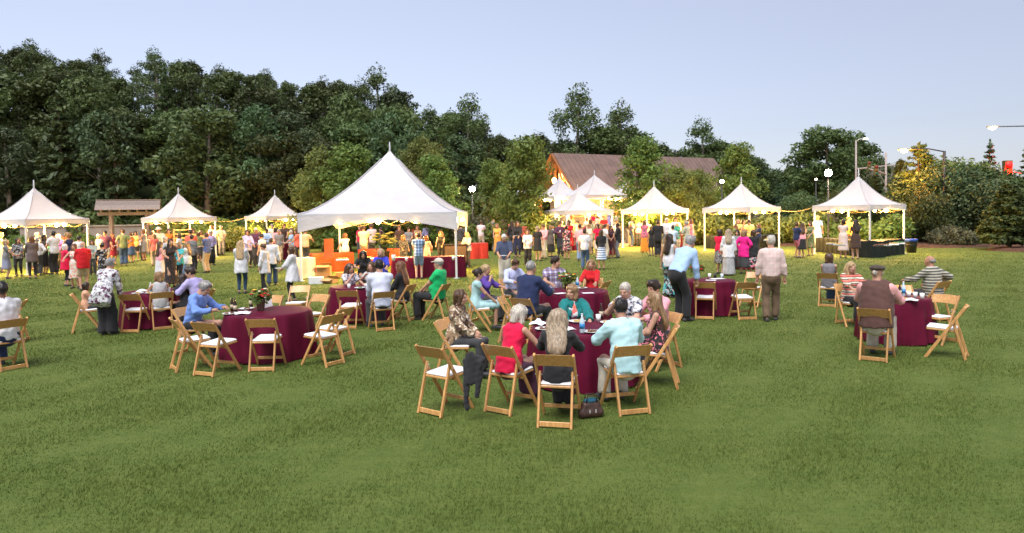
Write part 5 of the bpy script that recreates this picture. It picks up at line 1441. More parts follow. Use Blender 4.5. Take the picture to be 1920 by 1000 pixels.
# ------------------------------------------------------------------ table before the largest tent
seat(657, 503, 'girl with long brown hair and pale print top, hand at her mouth', TG, res=.022, hair=('long', 'brown'), top=('tee', ('print', 'white', 'plum')), bottom=('trousers', 'char'), hands='chin', lean=.12)
seat(681, 478, 'dark haired woman in black top bending at the far side of the table', TG, res=.022, hair=('long', 'dark'), top=('tee', 'black'), bottom=('trousers', 'black'), hands='table', lean=.3, hpitch=.3, scale=.95)
seat(714, 474, 'blond woman in bright blue blouse standing out behind the man in white', TG, res=.022, hair=('bob', 'blond'), top=('blouse', 'royal'), bottom=('trousers', 'char'), hands='table', yaw=rad(190), lean=.1, scale=.98)
seat(696, 500, 'woman in pale top half hidden behind the man in white', TG, res=.022, hair=('long', 'brown'), top=('tee', 'ltgrey'), bottom=('trousers', 'char'), hands='eat', lean=.1)
seat(711, 500, 'dark haired man in white shirt, back turned at the table before the largest tent', TG, res=.0198, sex='m', yaw=rad(8), hair=('short', 'black'), top=('untucked', (.56, .60, .74)), bottom=('trousers', 'char'), hands='knee', lean=.16, fat=.01, scale=1.04, with_chair='wooden chair under the man in white before the largest tent')
seat(750, 500, 'woman with long auburn hair in black top, back turned', TG, res=.0198, yaw=rad(22), hair=('long', 'auburn'), top=('shirt', 'black'), bottom=('trousers', 'black'), hands='lap', lean=.05, scale=0.95, with_chair='wooden chair under the woman with long auburn hair')
seat(822, 495, 'man in bright green shirt and pale cap sitting back, facing left', None, res=.0198, sex='m', yaw=rad(72), hair=('crop', 'grey'), hat=('cap', 'stone'), top=('polo', 'green'), bottom=('trousers', 'black'), hands='lap', lean=-.12, hpitch=.05, fat=.05, scale=1.0, with_chair='wooden chair under the man in bright green shirt')
# ------------------------------------------------------------------ table behind the nearest one
seat(898, 514, 'woman with dark bun in pale teal dress facing right', TH, res=.0198, hair=('bun', 'dark'), top=('dress', (.36, .56, .58), .6, 'cap'), bottom=None, hands='knee', lean=.10, with_chair='wooden chair under the woman in pale teal dress')
seat(912, 506, 'blond woman in purple blouse with hand raised to her face', TH, res=.022, hair=('bun', 'blond'), top=('blouse', 'purple'), bottom=('trousers', 'char'), hands='chin', lean=.12, with_chair='wooden chair under the woman in purple blouse')
seat(966, 496, 'man with glasses in pale lavender shirt looking down at the second table', TH, res=.0198, sex='m', hair=('short', 'brown'), top=('shirt', (.46, .50, .74)), bottom=('trousers', 'char'), hands='table', lean=.22, hpitch=.3, with_chair='wooden chair under the man in pale lavender shirt')
seat(996, 503, 'man with cropped grey hair in navy shirt, back turned at the second table', TH, res=.0198, sex='m', yaw=rad(-22), hair=('crop', 'grey'), top=('untucked', 'navy'), bottom=('trousers', 'char'), hands='table', lean=.22, fat=.04, scale=1.07, with_chair='wooden chair under the man in navy shirt')
seat(1042, 492, 'man with dark hair in purple plaid shirt at the second table', TH, res=.0198, sex='m', yaw=rad(-160), hair=('short', 'dark'), top=('polo', ('plaid', 'white', 'purple', 'plum')), bottom=('trousers', 'char'), hands='table', lean=.12, hyaw=.9, fat=.03, scale=1.0, with_chair='wooden chair under the man in purple plaid shirt')
seat(1108, 496, 'woman with long dark blond hair in red sweater at the second table', TH, res=.0198, hair=('long', 'dkblond'), top=('shirt', 'red'), bottom=('trousers', 'char'), hands='table', lean=.08, with_chair='wooden chair under the woman in red sweater')
# ------------------------------------------------------------------ tables on the right
stand(1256, 558, 440, 'woman with long dark hair, white sleeveless top and black floral trousers', yaw=-25, res=.0198, group='', hair=('long', 'dark'), top=('tank', 'white'), bottom=('wide', ('floral', 'black', 'ltgrey', 'turq')), hands='bagarm', hyaw=-.3)
stand(1280, 602, 424, 'grey haired man in light blue shirt and black trousers bending over a chair', yaw=-42, sex='m', res=.0198, group='', hair=('short', 'grey'), top=('shirt', (.36, .52, .80)), bottom=('trousers', 'black'), lean=.66, bend=.5, hands='reach', fat=.02)
stand(1446, 602, 444, 'grey haired man in checked pink shirt and brown trousers walking away', yaw=4, sex='m', res=.0198, group='', hair=('short', 'silver'), top=('shirt', ('plaid', (.62, .56, .54), 'pink', 'stone', 1.6)), bottom=('trousers', (.13, .085, .052)), stride=.22, fat=.03)
stand(947, 543, 438, 'white haired man in dark blue shirt and khaki trousers carrying cups', yaw=176, sex='m', res=.0198, group='', hair=('crop', 'white'), top=('rolled', (.06, .075, .13)), bottom=('trousers', 'stone'), hands='plate', hpitch=.45, fat=.02)
seat(1556, 484, 'woman with brown bob in grey sleeveless top looking back over her shoulder', None, res=.0198, yaw=rad(-35), hair=('bob', 'brown'), top=('tank', (.19, .18, .20)), bottom=('trousers', 'denim'), hands='lap', hyaw=-.75, with_chair='dark wooden chair under the woman in grey sleeveless top')
seat(1596, 502, 'woman with long blond hair and wide striped wrap, back turned', TR, res=.0198, yaw=rad(-30), hair=('long', 'blond'), top=('blouse', ('stripes', 'cream', 'black', 'coral')), bottom=('trousers', 'black'), hands='table', with_chair='wooden chair under the woman in striped wrap')
seat(1645, 512, 'man in brown flat cap and vest with pink sleeves, back turned at the small table', TR, res=.022, sex='m', yaw=rad(-16), hair=('fringe', 'silver'), hat=('flat_cap', (.06, .045, .035)), top=('shirt', (.72, .36, .36)), extra=[('vest', (.10, .050, .042))], bottom=('trousers', 'stone'), hands='table', lean=.14, fat=.05, scale=1.06, with_chair='wooden chair under the man in brown flat cap')
seat(1743, 490, 'balding man in grey striped polo with arm over his chair, back turned', None, res=.022, sex='m', yaw=rad(28), hair=('fringe', 'grey'), top=('untucked', ('stripes', (.095, .10, .09), 'stone', .8)), bottom=('trousers', 'char'), hands=((-.20, .42, .81), (.40, .02, .78)), lean=.10, fat=.05, skin=1, with_chair='wooden chair under the man in grey striped polo')

# ------------------------------------------------------------------ guests on the lawn between the tables and the tents
M1 = .0235
stand(454, 551, 452, 'woman with long blond hair, white blouse and dark jeans standing apart', yaw=-15, res=M1, hair=('verylong', 'blond'), top=('tunic', 'white'), bottom=('slim', 'jeans'), hands='plate')
stand(497, 548, 460, 'short haired woman in white tunic and black trousers carrying a bag', yaw=60, res=M1, hair=('short', 'brown'), top=('tunic', 'white'), bottom=('slim', 'black'), hands='bagarm', stride=.25)
stand(511, 536, 447, 'man in white shirt and jeans walking away behind the woman in white tunic', yaw=-10, sex='m', res=M1, hair=('crop', 'brown'), top=('untucked', 'white'), bottom=('trousers', 'jeans'), stride=.2)
stand(549, 566, 465, 'woman with brown hair in wide white poncho holding out a plate', yaw=75, res=M1, hair=('lob', 'brown'), top=('poncho', 'white'), bottom=('slim', 'black'), hands='plate', stride=.2)
stand(125, 537, 466, 'short woman with white hair in magenta top and black trousers', yaw=-70, res=M1, hair=('bob', 'white'), top=('tunic', 'crimson'), bottom=('capri', 'black'), hands='talk')
stand(142, 541, 458, 'woman in pale dress with one arm out beside the man in red', yaw=160, res=M1, hair=('lob', 'auburn'), top=('dress', ('floral', 'cream', 'coral', 'white'), .55, 'none'), bottom=None, hands='talk')
stand(158, 545, 455, 'white haired man in bright red shirt and khaki shorts, back turned', yaw=6, sex='m', res=M1, hair=('fringe', 'white'), top=('untucked', 'red'), bottom=('shorts', 'khaki'), hands='plate', fat=.05)
stand(194, 533, 459, 'woman with dark bun in black and white print dress', yaw=20, res=M1, hair=('bun', 'dark'), top=('dress', ('floral', 'black', 'ltgrey'), .75, 'long'), bottom=None, hands='plate')
stand(322, 540, 449, 'dark haired woman in long black print dress, tallest of her group', yaw=200, res=M1, hair=('lob', 'dark'), top=('dress', ('print', 'black', 'brown'), .8, 'cap'), bottom=None, hands='talk')
stand(337, 536, 460, 'woman with blond hair in turquoise top between two friends', yaw=150, res=M1, hair=('bob', 'dkblond'), top=('tee', 'turq'), bottom=('slim', 'black'), hands='plate')
stand(352, 532, 458, 'woman with long blond hair in white top, hand on hip', yaw=60, res=M1, hair=('long', 'dkblond'), top=('blouse', 'white'), bottom=('slim', 'ltdenim'), hands='cross')
stand(302, 530, 459, 'woman with long dark hair in pale pink top left of the black dress', yaw=-60, res=M1, hair=('verylong', 'brown'), top=('tank', 'pink'), bottom=('skirt', 'white'), hands='bagarm')
stand(990, 498, 431, 'woman with auburn hair, white sweater and black trousers facing the camera', yaw=180, res=M1, hair=('lob', 'auburn'), top=('blouse', 'white'), bottom=('trousers', 'black'), hands='plate')
stand(1009, 490, 425, 'blond woman in plain black dress with short sleeves', yaw=-20, res=M1, hair=('bob', 'ash'), top=('dress', 'black', .42, 'short'), bottom=None, hands='down')
stand(1063, 487, 424, 'dark haired woman in black floral dress with a white collar', yaw=0, res=M1, hair=('bun', 'black'), top=('dress', ('floral', 'black', 'rose', 'cream'), .48, 'cap'), bottom=None, hands='plate')
stand(1088, 490, 422, 'man in pink shirt and jeans standing behind a man in white', yaw=-15, sex='m', res=M1, hair=('short', 'dark'), top=('rolled', 'pink'), bottom=('trousers', 'ltdenim'), hands='down')
stand(1097, 506, 431, 'dark haired man in white polo and blue jeans, back turned', yaw=-12, sex='m', res=M1, hair=('short', 'dark'), top=('polo', 'white'), bottom=('trousers', 'denim'), hands='down', stride=.12)
stand(1128, 506, 432, 'woman in black top and blue striped skirt, back turned', yaw=8, res=M1, hair=('lob', 'dark'), top=('shirt', 'black'), bottom=('skirt', ('stripes', 'pale', 'white', 'denim')), hands='plate')
stand(1159, 484, 419, 'dark skinned man in black jacket and grey trousers with folded arms', yaw=100, sex='m', res=M1, hair=('crop', 'black'), skin=4, top=('jacket', 'black'), bottom=('trousers', 'grey'), hands='cross')
stand(1350, 514, 432, 'woman with dark bob in hot pink top and dark print skirt', yaw=-30, res=M1, hair=('bob', 'dark'), top=('tee', 'crimson'), bottom=('skirt', ('print', 'char', 'ltgrey')), hands='plate')
stand(1366, 517, 431, 'woman with long ash hair in white tunic and grey striped long skirt', yaw=5, res=M1, hair=('long', 'ash'), top=('tunic', 'white'), bottom=('maxi', ('vstripes', 'ltgrey', 'grey')), hands='down')
stand(1395, 514, 433, 'woman in magenta blouse with a dark patterned bag', yaw=-10, res=M1, hair=('bob', 'dkblond'), top=('tunic', 'magenta'), bottom=('midi', 'char'), hands='hips')
stand(1413, 514, 432, 'woman in black shawl and dark floral skirt beside the magenta blouse', yaw=25, res=M1, hair=('bob', 'brown'), top=('tunic', 'black'), bottom=('midi', ('floral', 'black', 'ltgrey', 'rose')), hands='plate')

# ------------------------------------------------------------------ the crowd by the tents
# px, feet y, head top y, yaw, sex, pose, top, bottom, hair, label
CROWD = [
 (4, 512, 436, -80, 'f', 'plate', ('dress', (.62, .42, .26), .7, 'cap'), None, ('bob', 'dkblond'), 'woman in pale peach dress at the left edge of the crowd'),
 (14, 523, 450, -95, 'f', 'plate', ('tee', 'grey'), ('skirt', (.25, .26, .36)), ('bob', 'blond'), 'blond woman in grey top and grey blue skirt near the left edge'),
 (36, 519, 447, 165, 'f', 'plate', ('blouse', ('print', 'char', 'ltgrey')), ('slim', 'black'), ('lob', 'dark'), 'dark haired woman in patterned top and black trousers holding a plate'),
 (62, 523, 444, 5, 'f', 'plate', ('tunic', (.12, .09, .085)), ('slim', 'black'), ('lob', 'auburn'), 'woman in brown knitted tunic and black trousers, back turned'),
 (72, 517, 448, -10, 'm', 'down', ('shirt', 'white'), ('trousers', 'char'), ('short', 'grey'), 'grey haired man in white shirt behind the brown tunic'),
 (85, 515, 441, -60, 'f', 'talk', ('dress', 'black', .6, 'cap'), None, ('lob', 'black'), 'black haired woman in long black dress leaning to a man in white'),
 (103, 515, 435, 35, 'm', 'plate', ('polo', 'white'), ('trousers', 'black'), ('short', 'black'), 'dark haired man in white shirt and black trousers near the first tent'),
 (112, 508, 440, 150, 'f', 'down', ('tee', 'purple'), ('trousers', 'black'), ('bob', 'white'), 'white haired woman in purple behind the man in black trousers'),
 (131, 512, 438, 30, 'f', 'talk', ('dress', 'navy', .45, 'none'), None, ('curly', 'dkblond'), 'curly haired woman in navy dress seen from behind'),
 (150, 512, 444, -20, 'm', 'down', ('polo', 'white'), ('trousers', 'grey'), ('short', 'black'), 'dark haired man in white polo behind the man in red'),
 (175, 516, 455, 170, 'f', 'plate', ('blouse', (.30, .34, .30)), ('trousers', 'char'), ('bob', 'brown'), 'woman in grey green blouse facing the camera'),
 (187, 502, 440, 120, 'm', 'down', ('polo', 'ltgrey'), ('shorts', 'stone'), ('short', 'white'), 'white haired man in light grey shirt and shorts'),
 (200, 500, 434, 170, 'm', 'drink', ('polo', 'plum'), ('shorts', 'stone'), ('short', 'dark'), 'man in plum shirt and stone shorts'),
 (213, 497, 438, -160, 'f', 'plate', ('dress', 'burg', .45, 'cap'), None, ('lob', 'auburn'), 'woman in burgundy dress between the first two tents'),
 (233, 499, 431, 8, 'm', 'down', ('tee', 'olive'), ('trousers', 'denim'), ('short', 'brown'), 'man in olive t-shirt and jeans with feet apart, back turned'),
 (247, 493, 436, 40, 'f', 'talk', ('tank', 'orange'), ('skirt', 'denim'), ('pony', 'brown'), 'woman in orange top and denim skirt'),
 (256, 490, 434, 170, 'f', 'down', ('tank', 'yellow'), ('shorts', 'black'), ('bob', 'dark'), 'woman in yellow top and black shorts left of the second tent'),
 (271, 489, 430, 60, 'f', 'talk', ('dress', 'grey', .5, 'none'), None, ('lob', 'auburn'), 'woman in grey dress at the left pole of the second tent'),
 (300, 497, 428, 180, 'm', 'reach', ('jacket', (.72, .66, .42)), ('trousers', 'char'), ('none', 'dark'), 'chef in white jacket lit yellow behind the cooking counter'),  # white jacket, the yellow tent light is put into its colour
 (318, 490, 430, 190, 'f', 'down', ('tee', 'orange'), ('trousers', 'black'), ('bob', 'dark'), 'cook in orange top beside the wooden shelf'),
 (362, 512, 446, -40, 'm', 'down', ('untucked', ('print', 'grey', 'char')), ('trousers', 'black'), ('short', 'dark'), 'man in dark print shirt behind the woman in white top'),
 (389, 512, 438, 50, 'm', 'cross', ('polo', (.07, .10, .24)), ('trousers', 'khaki'), ('short', 'brown'), 'man in blue polo and khaki trousers at the right of the second tent'),
 (365, 491, 430, 175, 'm', 'reach', ('shirt', (.70, .50, .12)), ('trousers', 'char'), ('short', 'brown'), 'man in yellow shirt serving under the second tent'),  # shirt colour carries the yellow light under the tent
 (378, 489, 433, 185, 'f', 'reach', ('tee', (.7, .45, .15)), ('trousers', 'char'), ('bob', 'dkblond'), 'woman in amber top serving under the second tent'),
 (399, 480, 420, 150, 'f', 'plate', ('blouse', 'pink'), ('trousers', 'black'), ('lob', 'brown'), 'woman in pale pink blouse behind the right pole of the second tent'),
 (416, 480, 424, 190, 'm', 'plate', ('polo', 'stone'), ('trousers', 'grey'), ('short', 'grey'), 'grey haired man in beige shirt right of the second tent'),
 (312, 520, 451, 100, 'm', 'down', ('tee', 'ltgrey'), ('trousers', 'char'), ('short', 'silver'), 'silver haired man in light grey behind the pink top'),
 (466, 503, 432, -150, 'f', 'plate', ('blouse', ('floral', 'lav', 'white')), ('slim', 'black'), ('lob', 'brown'), 'woman in lavender floral blouse and black trousers'),
 (482, 500, 428, 170, 'm', 'plate', ('polo', 'plum'), ('trousers', 'char'), ('crop', 'white'), 'white haired man in plum polo near the third tent'),
 (492, 510, 440, 60, 'm', 'down', ('tee', 'white'), ('trousers', 'char'), ('short', 'dark'), 'dark haired man in white shirt before the third tent'),
 (518, 486, 428, -45, 'f', 'reach', ('dress', 'pink', .55, 'cap'), None, ('lob', 'dark'), 'dark haired woman in pale pink dress at the burgundy counter'),
 (512, 478, 421, 175, 'm', 'reach', ('tee', (.72, .66, .50)), ('trousers', 'char'), ('short', 'grey'), 'server in cream shirt under the third tent'),
 (534, 478, 418, 180, 'm', 'reach', ('tee', 'brown'), ('trousers', 'char'), ('short', 'auburn'), 'server in brown shirt under the third tent'),
 (547, 492, 432, 100, 'm', 'plate', ('polo', 'sky'), ('trousers', 'khaki'), ('crop', 'silver'), 'grey haired man in pale blue shirt left of the largest tent'),
 (558, 496, 430, 80, 'f', 'plate', ('tee', 'coral'), ('trousers', 'char'), ('bob', 'brown'), 'woman in coral top behind the left front pole of the largest tent'),
 (574, 497, 430, -20, 'm', 'talk', ('polo', (.68, .42, .26)), ('trousers', 'char'), ('short', 'brown'), 'man in peach shirt just inside the largest tent'),
 (648, 505, 438, 30, 'f', 'reach', ('tee', 'white'), ('trousers', (.06, .07, .03)), ('bob', 'auburn'), 'woman with copper hair in white top and olive trousers under the largest tent'),
 (683, 497, 424, -10, 'm', 'reach', ('polo', (.72, .62, .34)), ('trousers', 'khaki'), ('short', 'brown'), 'broad man in pale yellow shirt, back turned under the largest tent'),
 (698, 490, 419, 30, 'm', 'plate', ('polo', (.45, .42, .52)), ('trousers', 'char'), ('short', 'brown'), 'man in grey lavender shirt deep inside the largest tent'),
 (677, 484, 424, 160, 'f', 'down', ('tee', 'crimson'), ('trousers', 'char'), ('bob', 'auburn'), 'woman in red top behind the pale yellow shirt'),
 (750, 485, 424, 170, 'm', 'down', ('polo', 'brown'), ('trousers', 'black'), ('short', 'auburn'), 'man in brown shirt right of the yellow flowers'),
 (767, 482, 428, 175, 'm', 'plate', ('tee', 'grey'), ('trousers', 'char'), ('short', 'brown'), 'man in grey shirt deep inside the largest tent at right'),
 (784, 480, 424, 190, 'f', 'plate', ('tee', 'tan'), ('trousers', 'char'), ('bob', 'auburn'), 'woman in tan top deep inside the largest tent'),
 (757, 508, 444, 200, 'f', 'reach', ('blouse', ('print', 'char', 'grey')), ('trousers', 'char'), ('bob', 'dkblond'), 'woman in dark print top serving behind the burgundy table'),
 (786, 524, 437, 0, 'm', 'reach', ('polo', ('plaid', (.55, .66, .80), (.03, .16, .45), 'navy')), ('shorts', 'ltdenim'), ('short', 'brown'), 'man in blue plaid shirt and denim shorts at the burgundy table'),
 (800, 514, 446, -15, 'f', 'reach', ('blouse', ('floral', 'cream', 'coral')), ('trousers', 'khaki'), ('bob', 'auburn'), 'woman in cream floral blouse beside the blue plaid shirt'),
 (828, 500, 434, 165, 'f', 'reach', ('tank', 'black'), ('trousers', 'black'), ('long', 'dkblond'), 'blond woman in black tank top serving near the right pole'),
 (808, 466, 414, 10, 'm', 'down', ('shirt', 'black'), ('trousers', 'black'), ('short', 'dark'), 'man dressed in black walking beyond the largest tent'),
 (877, 502, 436, 150, 'f', 'plate', ('blouse', 'ltgrey'), ('trousers', 'char'), ('verylong', 'blond'), 'woman with long blond hair in grey blouse right of the largest tent'),
 (903, 472, 404, -20, 'm', 'phone', ('polo', (.70, .56, .62)), ('shorts', (.66, .56, .60)), ('short', 'brown'), 'man in pale pink polo and shorts photographing'),
 (917, 466, 408, 160, 'f', 'plate', ('dress', 'pink', .45, 'none'), None, ('bob', 'brown'), 'woman in pale rose dress near the pale pink polo'),
 (926, 462, 408, 190, 'f', 'talk', ('dress', 'cream', .45, 'none'), None, ('lob', 'dkblond'), 'woman in cream dress among the crowd at the lawn edge'),
 (933, 478, 420, 165, 'f', 'plate', ('dress', (.72, .38, .08), .85, 'cap'), None, ('bob', 'dkblond'), 'woman in long orange dress'),
 (950, 468, 408, 30, 'm', 'down', ('polo', 'rose'), ('trousers', 'char'), ('crop', 'black'), 'man in rose shirt behind the man with cups'),
 (943, 464, 412, 150, 'f', 'talk', ('dress', 'char', .45, 'cap'), None, ('lob', 'dark'), 'woman in charcoal dress behind the orange dress'),
 (961, 474, 415, 20, 'f', 'down', ('shirt', 'black'), ('trousers', 'char'), ('long', 'dark'), 'dark haired woman in black shirt left of the white sweater'),
 (971, 484, 412, 170, 'f', 'plate', ('shirt', 'black'), ('slim', 'navy'), ('lob', 'brown'), 'woman in black top and navy trousers behind the white sweater'),
 (968, 482, 424, 60, 'f', 'bagarm', ('blouse', ('print', 'tan', 'cream')), ('slim', 'black'), ('bob', 'brown'), 'woman in tan print blouse left of the white sweater'),
 (986, 468, 408, 5, 'm', 'down', ('polo', 'purple'), ('trousers', 'grey'), ('short', 'grey'), 'man in violet polo behind the white sweater'),
 (994, 466, 410, 160, 'f', 'down', ('tee', 'burg'), ('trousers', 'char'), ('lob', 'auburn'), 'woman in maroon top beside the violet polo'),
 (1020, 486, 422, 150, 'm', 'plate', ('shirt', 'pink'), ('trousers', 'stone'), ('short', 'auburn'), 'man in pale pink shirt and light trousers right of the black dress'),
 (1033, 482, 423, 40, 'f', 'plate', ('tunic', (.10, .09, .085)), ('midi', 'black'), ('bob', 'dkblond'), 'woman in dark grey wrap and black skirt'),
 (1051, 481, 416, 190, 'm', 'drink', ('shirt', 'plum'), ('trousers', 'char'), ('short', 'brown'), 'man in dark plum shirt drinking left of the floral dress'),
 (1068, 474, 414, 170, 'f', 'down', ('dress', 'red', .6, 'cap'), None, ('bob', 'dark'), 'woman in red dress at the tent by the steps'),
 (1075, 470, 406, 180, 'm', 'reach', ('shirt', (.75, .70, .35)), ('trousers', 'char'), ('crop', 'blond'), 'server in pale yellow shirt at the tent by the steps'),
 (1108, 476, 412, 30, 'f', 'down', ('tunic', ('floral', 'olive', 'cream')), ('slim', 'black'), ('bob', 'auburn'), 'woman in olive floral tunic at the foot of the steps'),
 (1122, 484, 420, 160, 'f', 'talk', ('tee', 'crimson'), ('skirt', 'cream'), ('lob', 'dark'), 'woman in crimson top behind the striped skirt'),
 (1135, 486, 421, -60, 'm', 'down', ('polo', 'white'), ('trousers', 'stone'), ('short', 'brown'), 'man in white polo right of the striped skirt'),
 (1146, 485, 424, 165, 'f', 'plate', ('dress', ('print', 'black', 'burg'), .5, 'cap'), None, ('lob', 'dark'), 'woman in black and wine print dress at the cocktail table'),
 (1186, 461, 400, -25, 'm', 'plate', ('rolled', (.62, .66, .76)), ('trousers', 'khaki'), ('short', 'brown'), 'man in white shirt and khaki trousers under the tent by the steps'),
 (1198, 462, 410, 160, 'f', 'down', ('blouse', 'pink'), ('trousers', 'char'), ('bob', 'blond'), 'blond woman in pink blouse under the tent by the steps'),
 (1209, 474, 414, 10, 'f', 'cross', ('blouse', ('print', 'rose', 'navy')), ('maxi', (.72, .26, .03)), ('bob', 'auburn'), 'woman in bright orange long skirt and rose top'),
 (1234, 482, 414, 5, 'm', 'plate', ('jacket', 'black'), ('trousers', 'black'), ('short', 'brown'), 'man in dark suit with back turned at a cocktail table'),
 (1222, 480, 424, 30, 'f', 'down', ('dress', 'black', .45, 'cap'), None, ('bob', 'dkblond'), 'woman in short black dress at the left of the dark suit'),
 (1250, 474, 410, 170, 'm', 'plate', ('shirt', 'white'), ('trousers', 'grey'), ('short', 'white'), 'white haired man in white shirt facing the dark suit'),
 (1268, 468, 406, 190, 'm', 'talk', ('shirt', 'white'), ('trousers', 'char'), ('short', 'brown'), 'tall man in white shirt behind the cocktail table'),
 (1262, 488, 425, -5, 'm', 'plate', ('shirt', 'pale'), ('trousers', 'grey'), ('short', 'black'), 'man in pale blue shirt behind the woman with long dark hair'),
 (1288, 480, 416, 60, 'm', 'plate', ('rolled', (.42, .44, .36)), ('trousers', 'stone'), ('short', 'grey'), 'man in sage grey shirt at the right of the cocktail table'),
 (1296, 472, 412, 90, 'f', 'plate', ('tee', 'rose'), ('trousers', 'cream'), ('bob', 'auburn'), 'woman in rose top behind the sage grey shirt'),
 (1384, 474, 412, 180, 'f', 'reach', ('tee', 'yellow'), ('trousers', 'black'), ('bob', 'blond'), 'blond server in yellow, left of three under the tent'),
 (1394, 473, 413, 185, 'f', 'reach', ('tee', 'tan'), ('trousers', 'black'), ('bob', 'dark'), 'dark haired server in the middle of three under the tent'),
 (1405, 474, 413, 175, 'm', 'reach', ('tee', 'cream'), ('trousers', 'black'), ('short', 'blond'), 'blond server, right of three under the tent'),
 (1383, 506, 432, 165, 'f', 'plate', ('tee', 'grey'), ('trousers', 'char'), ('bob', 'black'), 'dark haired woman in grey between white tunic and magenta blouse'),
 (1494, 484, 418, -50, 'm', 'plate', ('polo', 'navy'), ('shorts', ('stripes', 'rose', 'navy')), ('short', 'brown'), 'man in navy polo and rose striped shorts left of the end tent'),
 (1504, 484, 419, 40, 'f', 'plate', ('tank', 'pink'), ('skirt', 'black'), ('long', 'brown'), 'woman in pink top and black skirt left of the end tent'),
 (1520, 480, 416, 150, 'f', 'plate', ('dress', ('print', 'olive', 'black'), .55, 'cap'), None, ('bob', 'brown'), 'woman in dark green dress at the left pole of the end tent'),
 (1533, 468, 402, 10, 'f', 'down', ('dress', 'sky', .42, 'short'), None, ('bob', 'blond'), 'woman in pale blue dress at the end tent'),
 (1581, 484, 412, -5, 'f', 'reach', ('dress', (.62, .50, .46), .62, 'short'), None, ('bob', 'dark'), 'woman in loose pale dress choosing at the buffet'),
 (1592, 476, 408, 185, 'm', 'reach', ('tee', (.72, .45, .10)), ('trousers', 'char'), ('short', 'auburn'), 'server in amber shirt behind the buffet'),
 (1604, 487, 413, 15, 'f', 'reach', ('dress', ('print', 'brown', 'black'), .46, 'cap'), None, ('long', 'dark'), 'woman in dark brown dress choosing at the buffet'),
]
for i, (px, yf, yt, yw, sx, po, tp, bt, hr, lb) in enumerate(CROWD):
    far = yf < 500; q = (i*7) % 11
    if po == 'down': po = ('down', 'pocket', 'hips', 'bagarm')[q % 4]
    hy = (-.5, 0, .45)[i % 3]; st_ = 0
    stand(px, yf, yt, lb, yaw=yw, sex=sx, res=.037 if far else .032, hands=po, top=tp, bottom=bt, hair=hr, hyaw=hy, stride=st_, skin=(0, 2, 0, 1, 2)[i % 5], hat=('hat', 'cream') if 'chef' in lb else None)
# guests on the steps and the terrace
for px, d, z, yw, sx, po, tp, bt, hr, lb in (
    (1100, 47.3, .30, 20, 'f', 'down', ('tunic', ('floral', 'white', 'black', 'turq')), ('slim', 'char'), ('bun', 'auburn'), 'woman in white floral tunic climbing the stone steps'),
    (1120, 48.2, .50, 10, 'f', 'down', ('tank', 'ltgrey'), ('skirt', 'denim'), ('lob', 'auburn'), 'woman in grey top on the stone steps'),
    (1132, 47.4, .30, 170, 'm', 'down', ('tee', 'red'), ('shorts', 'khaki'), ('short', 'brown'), 'man in red t-shirt coming down the stone steps'),
    (1152, 48.3, .50, 175, 'm', 'plate', ('shirt', 'white'), ('trousers', 'khaki'), ('short', 'dark'), 'man in white shirt on the right of the stone steps'),
    (1142, 50.2, .90, 180, 'f', 'plate', ('dress', 'lav', .5, 'cap'), None, ('lob', 'blond'), 'woman in lavender dress near the top of the steps'),
    (1112, 50.2, .90, 30, 'f', 'talk', ('tee', 'crimson'), ('trousers', 'white'), ('bob', 'brown'), 'woman in crimson top and white trousers near the top of the steps'),
    (1173, 50, .75, 160, 'f', 'drink', ('dress', ('print', 'tan', 'brown'), .5, 'cap'), None, ('curly', 'auburn'), 'curly haired woman in tan dress beside the steps'),
    (1158, 52, 1.15, 10, 'm', 'down', ('polo', 'orange'), ('trousers', 'char'), ('short', 'brown'), 'man in orange polo on the terrace under the tall tent')):
    p = atd(px, d); p.z = z if abs(p.x-5.8) < 2.2 and d < 52 else lz(p)
    a = rad(yw)+math.atan2(-p.x, p.y)
    person(p, a, lb, sex=sx, hands=po, top=tp, bottom=bt, hair=hr, res=.037, group='guests on the garden steps', scale=.93 if sx == 'f' else 1.0)

